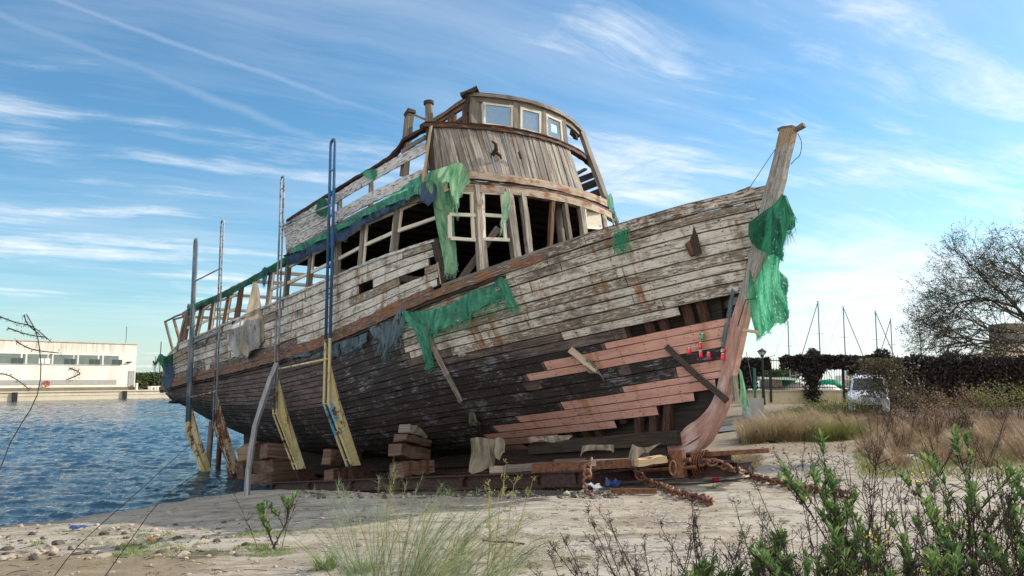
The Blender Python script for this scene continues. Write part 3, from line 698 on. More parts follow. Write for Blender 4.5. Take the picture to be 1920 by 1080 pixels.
FP = [((895, 348), (905, 508), .2, .14, 'cabin_wood'), ((951, 355), (968, 485), .19, .14, 'cabin_wood'), ((979, 362), (993, 478), .13, .12, 'cabin_wood'), ((1036, 372), (1031, 462), .09, .09, 'brown_wood'), ((1058, 378), (1069, 452), .1, .1, 'cabin_wood'), ((1088, 382), (1096, 445), .14, .12, 'cabin_wood'), ((1127, 394), (1135, 430), .1, .1, 'cabin_wood'), ((1150, 400), (1157, 420), .08, .1, 'cabin_wood')]
for a, b, w, t, m in FP:
    l = 5.3
    for _ in range(8): A = PL(*a, l); l = FRONT(A[1])-.06
    B = PL(*b, l-.02); e = (B-A); B = B+e*.12; mb = MB(); beam(mb, b2m(B), b2m(A), w, t, up=(1, 0, 0), n=6, jit=.008); mb.build('cabin_post', M[m], boat)
mb = MB(); A, B = PL(1044, 376, 4.9), PL(1054, 460, 4.9); tube(mb, [b2m(B), b2m((A+B)/2), b2m(A)], .09, 10); mb.build('cabin_post', M['grey_wood'], boat)
mb = MB(); beam(mb, b2m(PL(934, 427, 5.15)), b2m(PL(838, 560, 4.4)), .13, .07, up=(1, 0, 0), n=4, jit=.006); mb.build('loose_brace', M['grey_wood'], boat)
def sash(name, mat, bars, w=.07, t=.045, lo=0.):
    mb = MB()
    for (x0, y0, x1, y1) in bars:
        l = 5.3
        for _ in range(8): A = PL(x0, y0, l); l = FRONT(A[1])-.04-lo
        l2 = 5.3
        for _ in range(8): B = PL(x1, y1, l2); l2 = FRONT(B[1])-.04-lo
        beam(mb, b2m(A), b2m(B), w, t, up=(1, 0, 0), n=3, jit=.004)
    return mb.build(name, mat, boat)
sash('window_frame', M['cream_painted'], [(843, 402, 892, 404), (845, 447, 892, 450), (884, 362, 888, 449), (850, 358, 888, 362), (843, 404, 844, 447)])
sash('window_frame', M['cream_painted'], [(905, 403, 950, 406), (906, 448, 955, 450), (905, 361, 945, 363), (905, 361, 907, 447), (941, 362, 948, 448)])
f = sash('window_frame', M['cream_painted'], [(1096, 384, 1122, 391), (1098, 427, 1127, 429), (1096, 384, 1099, 436), (1122, 391, 1128, 432)], .05)
mb = MB(); q = [b2m(PL(x, y, 5.13)) for x, y in ((1097, 385), (1122, 391), (1127, 427), (1100, 428))]; prism(mb, q, (1, 0, 0), .02); mb.build('panel', M['cream_painted'], f)
sash('window_frame', M['cream_painted'], [(1133, 400, 1146, 407), (1133, 400, 1138, 428), (1146, 407, 1152, 424)], .045)
arc('front_plate', M['fascia'], FRONT, 4.96, 5.12, .14, 2.5, -2.62, .0)
arc('front_fascia', M['rusty_ring'], FRONT, 5.13, 5.19, .2, 2.5, -2.6, -.03, jit=.016)
arc('front_fascia', M['dark_wood'], FRONT, 5.19, 5.26, .3, 2.4, -2.5, -.16, jit=.02)
arc('base_ring', M['fascia'], RING0, 5.28, 5.45, .12, 2.42, -2.5, .03, jit=.008)
# tongue-and-groove front of the wheelhouse
mb = MB(); s = 2.46; k = 0
while s > -1.2:
    w = rnd(.08, .13); s1 = s-w+rnd(.01, .017); off = rnd(-.014, .014); du, dv = rnd(0, 60), rnd(0, 60); n = 4; sl = -.05*(2.46-s)/3.6; vs = []
    for i in range(n+1):
        f_ = i/n; h = 5.44+1.15*f_
        for ss in (s, s1):
            lc = RING0(ss)*(1-f_)+RING1(ss)*f_
            vs.append((lc+off+.006*math.sin(k+i), ss*1.0+sl*(1-f_), h)); vs.append((lc+off-.03, ss+sl*(1-f_), h))
    fs = []; uv = []
    for i in range(n):
        a = i*4; b = a+4; u0, u1 = i*.29+du, (i+1)*.29+du
        for p, q, v0, v1 in ((0, 2, 0, w), (2, 3, w, w+.03), (3, 1, w+.03, 2*w), (1, 0, -.03, 0)):
            fs.append([a+p, a+q, b+q, b+p]); uv.append([(u0, v0+dv), (u0, v1+dv), (u1, v1+dv), (u1, v0+dv)])
    mb.add([b2m(p) for p in vs], fs, uv); s -= w; k += 1
mb.build('wheelhouse_front', M['cabin_wood'], boat)
mb = MB(); beam(mb, b2m((4.36, 2.47, 5.42)), b2m((4.3, 2.47, 6.56)), .12, .12, n=5, jit=.01); mb.build('corner_post', M['dark_wood'], boat)
mb = MB()
for i in range(8): beam(mb, b2m((2.9, 2.36-.2*0, 5.3+.15*i)), b2m((4.2, 2.4, 5.3+.15*i)), .03, .135)
mb.v = [(p[0], -p[1]-0, p[2]) for p in mb.v] if 0 else mb.v
# inside partition behind the stbd corner keeps the wheelhouse dark
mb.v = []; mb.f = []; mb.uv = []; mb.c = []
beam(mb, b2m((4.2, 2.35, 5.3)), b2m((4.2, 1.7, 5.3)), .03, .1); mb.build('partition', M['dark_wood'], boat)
arc('top_ring', M['rusty_ring'], RING1, 6.57, 6.66, .16, 2.62, -2.62, .06, n=40, jit=.009)
arc('top_ring', M['dark_cap'], RING1, 6.66, 6.69, .2, 2.6, -2.6, .08, n=40, jit=.006)
# horn cleat standing out of the front
mb = MB(); c = PL(926, 283, 5.05); o_ = np.array([.0, 0, 0]); pts = [c+np.array(q) for q in ((.0, .05, -.1), (.14, .04, -.02), (.2, .1, .07), (.2, .2, .12))]; tube(mb, [b2m(p) for p in pts], [.05, .05, .035, .02], 8)
tube(mb, [b2m(c+np.array(q)) for q in ((.02, .02, .0), (.08, -.1, -.12), (.03, -.17, -.16))], [.05, .035, .02], 8); mb.build('horn_cleat', M['dark_wood'], boat)
mb = MB(); c = PL(973, 285, 5.2); beam(mb, b2m(c), b2m(c+np.array([.01, -.04, -.16])), .05, .03, up=(1, 0, 0)); mb.build('crack', M['black_hole'], boat)
# upper windows
WS = [(1.66, 1.36), (.62, .44), (-.2, -.36), (-1.0, -1.16)]
for a, b in WS:
    c_ = (a+b)/2; mb = MB(); beam(mb, b2m((RING1(c_)-.04, c_, 6.66)), b2m((ROOF(c_)-.05, c_*.97, 7.34)), abs(a-b), .09, up=(1, 0, 0), n=4, jit=.006); mb.build('window_post', M['grey_wood'], boat)
for (a, b) in ((1.36, .62), (.44, -.2), (-.36, -1.0)):
    def q(s, v): return (RING1(s)*(1-v)+ROOF(s)*v-.03, s*(1-.03*v), 6.69+.56*v)
    mb = MB(); e = .035
    for p0, p1 in (((a-e, .04), (a-e, .98)), ((b+e, .04), (b+e, .98)), ((a, .06), (b, .06)), ((a, .96), (b, .96))): beam(mb, b2m(q(*p0)), b2m(q(*p1)), .06, .05, up=(1, 0, 0), n=2, jit=.002)
    f = mb.build('window_frame', M['cream_painted'], boat)
    mb = MB(); P = [b2m(q(a-e, .07)), b2m(q(b+e, .07)), b2m(q(b+e, .95)), b2m(q(a-e, .95))]; prism(mb, P, (1, 0, 0), .008); mb.build('pane', M['dusty_glass'], f)
arc('window_head', M['grey_wood'], ROOF, 7.25, 7.36, .08, 1.6, -2.1, -.02, n=30)
arc('roof_ring', M['grey_wood'], ROOF, 7.36, 7.45, .1, 1.72, -2.2, .05, n=30, jit=.009)
mb = MB(); beam(mb, b2m((4.6, 1.78, 7.36)), b2m((4.85, 1.5, 7.5)), .2, .08, n=3, jit=.03); beam(mb, b2m((4.62, 1.62, 7.0)), b2m((4.68, 1.64, 7.4)), .1, .1, n=3, jit=.02); mb.build('roof_corner', M['dark_wood'], boat)
mb = MB(); beam(mb, b2m((4.82, -2.4, 5.42)), b2m((4.42, -2.12, 7.4)), .2, .1, up=(1, .2, 0), n=6, jit=.008); mb.build('corner_post', M['grey_wood'], boat)
mb = MB(); beam(mb, b2m((4.4, -1.95, 7.2)), b2m((4.5, -1.75, 7.3)), .12, .16, n=3, jit=.03); mb.build('roof_bracket', M['dark_wood'], boat)
for i, h in enumerate((5.5, 5.76, 6.04, 6.27)):
    mb = MB(); beam(mb, b2m((2.6, -2.42, h+.02*i)), b2m((4.8-.08*i, -2.4, h)), .03, .2 if i < 3 else .16, up=(0, 0, 1), n=4, jit=.004); mb.build('side_board', M['dark_wood'], boat)
# wheelhouse side frames running aft
mb = MB(); beam(mb, b2m((4.62, 1.55, 7.36)), b2m((2.9, 1.62, 7.28)), .12, .1, n=4, jit=.01); beam(mb, b2m((4.6, 1.55, 7.26)), b2m((2.9, 1.62, 7.18)), .06, .08, n=4, jit=.006); mb.build('roof_side_beam', M['rail_wood'], boat)
for a, b, w in (((843, 186+35), (846, 233), .0), ): pass
for l0, w in ((4.5, .2), (4.02, .12), (3.88, .1)):
    mb = MB(); beam(mb, b2m((l0-.05, 1.6, 6.45)), b2m((l0, 1.58, 7.24)), w, .08, up=(0, 1, 0), n=3, jit=.004); mb.build('side_frame', M['brown_wood'], boat)
mb = MB(); beam(mb, b2m((4.45, 1.58, 6.98)), b2m((3.98, 1.58, 6.95)), .09, .05, up=(0, 1, 0)); mb.build('side_frame', M['brown_wood'], boat)
# ---- stern frame and rails
mb = MB(); beam(mb, b2m(PB(352, 582, 1, -.05)), b2m(PB(333, 657, 1, .0)), .16, .12, up=(0, 1, 0), n=5, jit=.01); mb.build('stern_post', M['grey_wood'], boat)
S1, S2, S3, S4 = PS(310, 603, 2.3), PS(327, 668, 2.3), PS(326, 599, 2.5), PS(345, 668, 2.5)
for a, b, m_ in ((S1, S2, 'grey_wood'), (S3, S4, 'rail_wood')):
    mb = MB(); tube(mb, [b2m(b), b2m((a+b)/2), b2m(a)], .06, 8); mb.build('stern_post', M[m_], boat)
for a, b in ((S1, PB(354, 584)), (S3, PB(356, 594))):
    mb = MB(); tube(mb, [b2m(a), b2m((a+b)/2+np.array([0, 0, .03])), b2m(b)], .035, 6); mb.build('stern_rail', M['grey_wood'], boat)
# ================================================================ GROUND HEIGHT
SHORE = np.array([(-60, -32), (-24, 0), (-14.5, 10), (-10.2, 15.9), (-9.2, 17.4), (-8.45, 19.2), (-7.0, 21.1), (-5.9, 22.1), (-3.5, 23.5), (-1, 25.5), (2.5, 31), (7, 45), (15, 75), (36, 125), (110, 280)], float)
def shore_d(x, y):
    best = 1e9; sg = 1
    for (ax, ay), (bx, by) in zip(SHORE, SHORE[1:]):
        dx, dy = bx-ax, by-ay; t = max(0, min(1, ((x-ax)*dx+(y-ay)*dy)/(dx*dx+dy*dy))); qx, qy = ax+t*dx, ay+t*dy
        d = math.hypot(x-qx, y-qy)
        if d < best-1e-9: best = d; sg = 1 if (dx*(y-ay)-dy*(x-ax)) < 0 else -1
    return best*sg
def gz(x, y, fine=True):
    d = shore_d(x, y)
    if fine: d += .3*mnoise.noise(V(x*.5, y*.5, 5))+.18*mnoise.noise(V(x*1.7, y*1.7, 1))
    z = -1.52+1.56*(1-math.exp(-max(d, 0)/5.2)) if d > 0 else max(-1.5+.3*d, -4)
    if z > -1.5: z += .35*smooth(35, 43, y)
    p = toloc((x, y, 0)); s = p[1]; l = ((x-ORG[0])*_hx+(y-ORG[1])*_hy)
    w = (1-smooth(3.2, 5.6, abs(s)))*smooth(-14, -9, l)*(1-smooth(11.5, 13.5, l))
    if w > 0: z = z*(1-w)+w*min(z, l*math.sin(TILT)*1.0-1.16)
    if fine and y < 60: z += .035*mnoise.noise(V(x*1.1, y*1.1, 0))+.012*mnoise.noise(V(x*5, y*5, 2))
    return z
def G(x, y, dz=0.):
    Y = 12.
    for _ in range(14):
        p = aty(x, y, Y); z = gz(p[0], p[1])+dz; r = ray(x, y)
        Y = .35*Y+.65*(EYE[2]-z)/(-r[2]/r[1]) if r[2] < 0 else Y
    p = aty(x, y, Y); return np.array([p[0], p[1], gz(p[0], p[1])+dz])
# ================================================================ SLIPWAY CRADLE
cr = empty('slipway_cradle', mat=BM); tag(cr, 'rusty steel slipway cradle with tall ladder posts carrying the wrecked boat', 'cradle')
def ibeam(mb, p0, p1, w, hgt, up=(0, 0, 1), tf=.03):
    p0, p1 = V(p0), V(p1); d = (p1-p0).normalized(); u = V(up); u = (u-d*u.dot(d)).normalized()
    beam(mb, p0+u*(hgt/2-tf/2), p1+u*(hgt/2-tf/2), w, tf, up=u); beam(mb, p0-u*(hgt/2-tf/2), p1-u*(hgt/2-tf/2), w, tf, up=u); beam(mb, p0, p1, tf, hgt-2*tf-.004, up=u)
for s in (2.35, -2.35):
    mb = MB(); ibeam(mb, b2m((-12.5, s, -.97)), b2m((8.25 if s > 0 else 6.5, s, -.97)), .2, .26); mb.build('side_beam', M['dark_rust'], cr)
for s in (1.25, -1.25):
    mb = MB(); ibeam(mb, b2m((-12.5, s, -.95)), b2m((10.3 if s > 0 else 8.2, s, -.95)), .18, .24); mb.build('side_beam', M['dark_rust'], cr)
mb = MB(); ibeam(mb, b2m((-12, 0, -.86)), b2m((9.3, 0, -.86)), .4, .3); mb.build('keel_beam', M['dark_rust'], cr)
for l in list(np.arange(-11.4, 7, 2.3))+[6.95, 8.15, 9.5]:
    hw = 2.45 if l < 8.3 else 1.35
    mb = MB(); ibeam(mb, b2m((l, -hw if l < 7 else -.3, -.99)), b2m((l, hw, -.99)), .16, .2); mb.build('cross_beam', M['dark_rust'], cr)
mb = MB(); box(mb, b2m((7.45, 2.36, -.96)), (.9, .1, .24)); mb.build('gusset_plate', M['dark_rust'], cr)
mb = MB(); beam(mb, b2m((6.9, 2.42, -.78)), b2m((9.2, 1.9, -.77)), .2, .14, n=2); mb.build('top_beam', M['rust'], cr)
mb = MB(); beam(mb, b2m((8.6, 1.5, -.96)), b2m((8.6, 1.5, -.62)), .2, .16, up=(1, 0, 0)); mb.build('bollard_post', M['dark_rust'], cr)
for l_, s_, r_, nm in ((9.35, 1.45, .1, 'cable_drum'),):
    mb = MB(); tube(mb, [b2m((l_, s_+.05, -1.05)), b2m((l_, s_+.05, -.62))], r_*1.3, 14); mb.build(nm, M['rust'], cr)
mb = MB(); tube(mb, [b2m((8.7, 1.6, -.8)), b2m((9.6, 1.5, -.78))], .035, 8); tube(mb, [b2m((8.65, 1.64, -.92)), b2m((9.7, 1.5, -.9))], .03, 8); mb.build('shackle_bar', M['rust'], cr)
mb = MB(); beam(mb, b2m((9.4, 1.2, -.72)), b2m((10.6, .8, -.72)), .16, .07, n=2); mb.build('end_beam', M['rust'], cr)
LP = [0., 3.0, 7.6, 10.12]
PST = [('blue_post', 'yellow_arm_blue', .23, .038, 6.5), ('grey_post', 'yellow_arm', .21, .026, 6.5), ('grey_post', 'rusty_arm', .22, .028, 6.5), ('slate_post', 'yellow_arm', .22, .056, 6.5)]
PU = V(math.sin(TILT), 0, math.cos(TILT))     # plumb, in the boat's axes
def bp(l, s, h): return V(l, -s, h)
for k, (L_, (pm, am, sep, tr_, H)) in enumerate(zip(LP, PST)):
    base = toloc(np.array([-4.45, 19.36, .98])+np.array([-.6347, .7728, -.1141])*L_); B = V(b2m(base))
    arm = MB(); n = 10
    rad = sep/2; pts = [B+V(sep/2, 0, 0)+PU*(.0), B+V(sep/2, 0, 0)+PU*(H-rad)]
    for i in range(1, n): a = math.pi*i/n; pts.append(B+V(rad*math.cos(a), 0, 0)+PU*(H-rad+rad*math.sin(a)))
    pts += [B-V(sep/2, 0, 0)+PU*(H-rad), B-V(sep/2, 0, 0)]
    # blue upper part down to 1.55 m above the knee, painted lower part under it
    cutz = 1.55 if k in (0,) else (.3 if k == 3 else .12)
    up_ = MB(); P2 = [pts[0]+PU*cutz]+pts[1:-1]+[pts[-1]+PU*cutz]; tube(up_, P2, tr_, 10)
    post = up_.build('guide_post', M[pm], cr, smooth=True)
    z = cutz+.4
    while z < H-.3: mb = MB(); tube(mb, [B+V(sep/2, 0, 0)+PU*z, B-V(sep/2, 0, 0)+PU*z], tr_*.45, 6); mb.build('rung', M[pm], post); z += rnd(.5, .72)
    mb = MB(); foot = V(-.0, 0, 0)
    FT = B+V(.0, .57, -1.5); FT2 = B+V(0, .80, -1.5); t5 = .0
    for sg in (1, -1):
        o = V(sg*sep/2, 0, 0); tube(mb, [B+o+PU*(cutz+.0), B+o, FT+o], tr_*1.02, 10)
    T = B+PU*min(.72, 5)
    poly = [B+PU*.95+V(0, .02, 0), B+V(0, -.0, 0)+V(0, .03, 0), FT+V(0, .03, 0), FT2, B+V(0, .30, .05)]
    prism(mb, [p+V(sep/2, 0, 0) for p in poly], (1, 0, 0), .02)
    prism(mb, [B+PU*.95+V(sep/2+.0, .02, 0), B+V(sep/2, .30, .05), FT2+V(sep/2, 0, 0), FT2+V(-sep/2, 0, 0), B+V(-sep/2, .30, .05), B+PU*.95+V(-sep/2, .02, 0)][:4], (0, .9, .3), .014)
    for q in (.0, .45, .9): c = B*(1-q)+FT*q; tube(mb, [c+V(sep/2, 0, 0), c-V(sep/2, 0, 0)], .014, 6)
    mb.build('support_arm', M[am], post)
    mb = MB(); prism(mb, [FT+V(0, -.03, 0), FT2+V(0, .05, 0), V(B.x, -1.6, -.95), V(B.x, -1.9, -1.05), V(B.x, -2.3, -.98)], (1, 0, 0), .1); mb.build('arm_bracket', M['dark_rust'], post)
    PST[k] = (B, sep, tr_)
def pz(k, x, y):      # point on a post for a height seen at pixel y
    B = PST[k][0]; w0 = np.array(BM@B); r = ray(x, y); return np.array([w0[0], w0[1], EYE[2]+r[2]*w0[1]/r[1]])
def inv(p): return V(b2m(toloc(p)))
for (k0, k1, a, b, m_, r_) in ((1, 0, (534, 693), (610, 673), 'yellow_arm', .028), (1, 0, (534, 425), (614, 384), 'grey_post', .022), (3, 2, (378, 528), (420, 503), 'grey_post', .024), (3, 2, (362, 645), (412, 623), 'slate_post', .03), (3, 2, (356, 746), (404, 734), 'rusty_arm', .03)):
    mb = MB(); tube(mb, [inv(pz(k0, *a)), inv(pz(k1, *b))], r_, 8); mb.build('cross_bar', M[m_], cr, smooth=True)

# ================================================================ TIMBERS UNDER AND AGAINST THE HULL
def block(name, label, l, s, h, dx, dy, dz, rz=0, rx=0, ry=0, mat='block_wood', group=None, cat='timber block', straps=0):
    """d along (l), across (s), up, in boat axes; rz turns it about the boat's own vertical"""
    o = empty(name, mat=BM@Matrix.Translation(V(l, -s, h))@Matrix.Rotation(rz, 4, 'Z')@Matrix.Rotation(ry, 4, 'Y')@Matrix.Rotation(rx, 4, 'X'))
    mb = MB(); t_ = MB()
    if dy > dx: beam(t_, (0, -dy/2, 0), (0, dy/2, 0), dx, dz, n=6, jit=.026)
    else: beam(t_, (-dx/2, 0, 0), (dx/2, 0, 0), dy, dz, n=6, jit=.026)
    if straps:
        tm = t_.build('timber', M[mat], o)
        for q in (-.28, .28):
            m2 = MB(); beam(m2, (-.0, q*dy-.04, 0), (0, q*dy+.04, 0), dx+.02, dz+.02); m2.build('steel_strap', M['rust'], o)
        tag(o, label, cat, group); return o
    bpy.data.objects.remove(o)
    o = t_.build(name, M[mat]); o.matrix_world = BM@Matrix.Translation(V(l, -s, h))@Matrix.Rotation(rz, 4, 'Z')@Matrix.Rotation(ry, 4, 'Y')@Matrix.Rotation(rx, 4, 'X')
    b_ = o.modifiers.new('edge', 'BEVEL'); b_.width = .025; b_.segments = 2
    tag(o, label, cat, group); return o
GB = 'timber blocks wedged under the hull'
p = PS(757, 866, 2.2); block('timber_block', 'squared block with two rusty steel straps at the bottom of the tall middle stack', p[0], 2.0, -.67, .42, 1.0, .3, .25, straps=1, group=GB)
block('timber_block', 'thick tilted reddish block second from the bottom of the tall middle stack', p[0]+.02, 2.05, -.33, .42, 1.0, .28, .25, rx=-.17, group=GB)
block('timber_block', 'thin tilted reddish block third from the bottom of the tall middle stack', p[0]+.08, 1.98, -.08, .38, .86, .17, .2, rx=-.22, group=GB)
block('timber_block', 'short grey block with a blue paint patch on top of the tall middle stack', p[0]+.03, 1.93, .14, .34, .66, .2, .3, rx=-.26, group=GB, mat='grey_wood')
p = PS(620, 868, 2.3)
block('timber_block', 'low dark block with rusty straps behind the foot of the blue post', p[0]+.1, 2.0, -.72, .4, .9, .28, .1, straps=1, group=GB)
block('timber_block', 'pale-faced tilted block stacked behind the foot of the blue post', p[0]+.05, 2.0, -.32, .42, .95, .4, .1, rx=-.12, ry=.1, group=GB)
block('timber_block', 'narrow block on top of the stack behind the foot of the blue post', p[0]+.15, 1.8, .0, .3, .7, .25, -.2, rx=-.3, group=GB)
p = PS(500, 868, 2.3)
for i, (dl, h, hh, rz, rx, lab) in enumerate(((-.1, -.76, .36, .0, 0, 'long dark bearer at the waterline beside the leaning grey prop'), (0, -.38, .36, .1, .04, 'dark square block above the waterline bearer beside the leaning grey prop'), (.15, .0, .42, -.15, -.12, 'tilted dark block topmost beside the leaning grey prop'))):
    block('timber_block', lab, p[0]+dl, 2.0, h, 1.5-.3*i, .9, hh, rz, rx, group=GB)
p = PS(430, 862, 2.3)
block('timber_block', 'weathered block under the stern between the second and third posts from the stern', p[0]+.5, 1.9, -.45, .9, .9, .6, .2, .1, group=GB, mat='block_wood')
block('timber_block', 'pale upright wedge block behind the third cradle post', p[0]+.1, 1.7, .1, .5, .5, .5, .5, .3, group=GB, mat='pale_block')
# bearers lying on the cradle under the bow
GS = 'pale ended bearers lying on the cradle under the bow'
for i, (x0, y0, x1, y1, w, hgt, m_, lab) in enumerate((
        (922, 881, 990, 876, .16, .12, 'pale_block', 'short sunlit yellow bearer leftmost on the cradle under the bow'), (948, 882, 1030, 880, .17, .13, 'grey_wood', 'dark bearer with grey end lying second from the left on the cradle'),
        (1003, 880, 1075, 878, .17, .13, 'block_wood', 'brown bearer with white painted end in the middle of the cradle'), (1040, 868, 1100, 865, .16, .1, 'block_wood', 'brown bearer with light end lying behind the white ended one'),
        (1080, 878, 1140, 876, .17, .13, 'silver_wood', 'white ended bearer beside the rusty hook on the cradle'), (1106, 868, 1190, 864, .16, .1, 'pale_block', 'long pale bearer behind the rusty hook on the cradle'),
        (1190, 868, 1245, 860, .2, .1, 'pale_wood', 'bright split yellow timber on the cradle near the bow chain'))):
    a, b = PS(x0, y0, 2.2), PS(x1, y1, 2.2-(.3 if i < 6 else .5)); a[2] = max(a[2], -.83+hgt/2+.0); b[2] = max(b[2], -.83+hgt/2)
    mb = MB(); beam(mb, np.array(BM@V(b2m(a))), np.array(BM@V(b2m(b))), w, hgt, n=4, jit=.008); o = mb.build('bearer', M[m_]); tag(o, lab, 'timber', GS)
def loose(name, pts, w, t_, mat, label, cat, n=4, jit=.006, up=(0, -1, 0), taper=1.):
    mb = MB()
    for a, b in zip(pts, pts[1:]):
        a, b = V(a), V(b); beam(mb, a, b+(b-a).normalized()*.01, w, t_, up=up, n=n, jit=jit, taper=taper)
    o = mb.build(name, M[mat]); tag(o, label, cat); return o
WB = lambda x, y, off=.06, k=1.: W(*PB(x, y, k, off))
def WH(x, y, off=.07):        # a point just off the planking, found along the line of sight
    lo = None
    for s in np.arange(3.2, .1, -.02):
        p = PS(x, y, s)
        if not(-14.5 < p[0] < 11.3): continue
        v = (p[2]-hk(p[0]))/(hs(p[0])-hk(p[0]))
        if v >= 1: b = beam_half(p[0])
        elif v <= 0: b = .12
        else: b = hull(p[0], v)[1]
        if s <= b+off: return W(*p)
    return W(*p)
a = G(463, 929); loose('leaning_prop', [a+np.array([0, 0, -.05]), aty(466, 880, a[1]+.15), aty(478, 800, a[1]+.7), aty(490, 762, a[1]+1.1), aty(508, 710, a[1]+1.6), aty(519, 684, a[1]+1.9)], .115, .08, 'silver_wood', 'bent silver-grey timber prop leaning from the waterline against the hull', 'prop', n=2, up=(1, 0, 0))
a = atz(546, 908, -1.5); loose('broken_stake', [aty(548, 925, a[1]+.3), aty(541, 885, a[1]+.3), aty(530, 838, a[1]+.5)], .26, .16, 'block_wood', 'splintered orange-brown stump of timber standing in the water under the hull', 'stake', n=3, jit=.03, up=(1, 0, 0))
for x0, y0, x1, y1, d, lab, m_ in ((390, 848, 397, 790, 27.5, 'pale round prop standing in the water under the stern', 'grey_wood'), (408, 855, 413, 820, 28.5, 'short dark prop in the water behind the third cradle post', 'brown_wood')):
    mb = MB(); tube(mb, [aty(x0, y0+30, d), aty(x1, y1, d)], .09, 10); tag(mb.build('timber_prop', M[m_]), lab, 'prop', 'props in the water under the stern')
loose('loose_plank', [WH(1249, 650, .08), WH(1305, 703, .12), WH(1362, 751, .16)], .1, .06, 'dark_wood', 'dark square batten slanting across the pink planks down to the stem', 'plank', n=3)
loose('hanging_board', [WH(799, 612, .12), WH(812, 650, .1), WH(838, 702, .1), WH(852, 728, .1), WH(864, 752, .1)], .1, .035, 'grey_wood', 'long narrow splintered board hanging below the green net on the hull side', 'board', n=3, jit=.01)
loose('hanging_board', [WH(1068, 655, .1), WH(1100, 680, .12), WH(1118, 692, .12)], .13, .03, 'pale_block', 'pale torn strip hanging beside the end of the pink planks', 'board', n=3, jit=.01)
loose('hanging_board', [WH(880, 775, .12), WH(897, 795, .12), WH(905, 830, .12)], .1, .03, 'dark_wood', 'short dark strip hanging above the canvas rag under the hull', 'board', n=3, jit=.01)
# steel flat bar and plank lying on the apron
a, b = G(1145, 921, .05), G(1230, 921, .05); loose('flat_bar', [a, b], .07, .07, 'rust', 'rusty square bar lying on the ground in front of the cradle', 'bar', n=1, jit=0, up=(0, 0, 1))
a, b = G(1320, 895, .06), G(1400, 893, .08); loose('loose_plank', [a, b], .2, .025, 'pale_block', 'pale flat plank lying on the ground under the rusty chain', 'plank', n=2, up=(0, 0, 1))

# ================================================================ CHAINS AND CABLES
def chain(pts, link, r, label, mat='chain_rust'):
    P = [V(p) for p in pts]; D = dens([np.array(p) for p in P], 8); D = [V(p) for p in D]; mb = MB(); acc = 0; k = 0; pos = []; step = link*.66
    for a, b in zip(D, D[1:]):
        L = (b-a).length
        while acc < L: pos.append((a.lerp(b, acc/L), (b-a).normalized())); acc += step
        acc -= L
    for c, d in pos:
        c = c+V(rnd(-.01, .01), rnd(-.01, .01), rnd(-.005, .012)); s = d.cross(V(0, 0, 1)).normalized(); u = s.cross(d); an = (R(45) if k % 2 else R(-45))+rnd(-.25, .25); e = s*math.cos(an)+u*math.sin(an); ring = []
        for i in range(13):
            t = 2*math.pi*i/12; ring.append(c+d*(link*.5*math.cos(t)*(1.0))+e*(link*.33*math.sin(t)))
        tube(mb, ring, r, 6, cap=False); k += 1
    return tag(mb.build('chain', M[mat], smooth=True), label, 'chain')
gp = [G(*q, .05) for q in ((1215, 905), (1240, 912), (1262, 922), (1290, 930), (1318, 936), (1333, 943))]
chain([aty(1183, 872, gp[0][1]+.15), aty(1192, 885, gp[0][1]+.1), aty(1203, 896, gp[0][1]+.05)]+gp, .175, .021, 'thick rusty chain running off the cradle across the sand in front of the bow')
gp = [G(*q, .06) for q in ((1395, 890), (1430, 898), (1470, 906), (1510, 914), (1545, 922), (1600, 928))]
chain([aty(1318, 868, 12.9), aty(1335, 868, 12.7), aty(1355, 872, 12.6), aty(1375, 880, 12.5)]+gp, .175, .021, 'heavy rusty chain stretching from the winch drum to the right into the weeds')
a = aty(1105, 868, 12.6); chain([a, aty(1100, 884, 12.5), aty(1102, 895, 12.45)], .16, .022, 'short rusty chain hanging from the side of the cradle')
mb = MB(); pts = [aty(x, y, 12.4) for x, y in ((1106, 893), (1098, 896), (1094, 903), (1099, 911), (1097, 919), (1100, 926))]+[G(1108, 927, .03)]; tube(mb, dens(pts, 4), .022, 8); tag(mb.build('iron_hook', M['chain_rust'], smooth=True), 'curved rusty iron hook hanging on the sand below the short chain', 'hook')
mb = MB()
for i in range(5):
    c = V(aty(1306+i*2.5, 868, 13.0)); ring = [c+V(.10*math.cos(t)+rnd(-.008, .008)+.02*i, .06*math.cos(t), .20*math.sin(t)+rnd(-.01, .01)) for t in np.linspace(0, 2*math.pi, 20)]; tube(mb, ring, .012, 6, cap=False)
tag(mb.build('steel_cable', M['rust'], smooth=True), 'coil of rusty steel cable wound round the drum at the bow end of the cradle', 'cable')
mb = MB(); c = V(aty(1262, 878, 12.6)); tube(mb, [c+V(.05*math.cos(t), .02, .11*math.sin(t)) for t in np.linspace(0, 2*math.pi, 16)], .014, 6, cap=False); tag(mb.build('iron_ring', M['chain_rust'], smooth=True), 'rusty iron ring standing beside the cable drum on the cradle', 'ring')
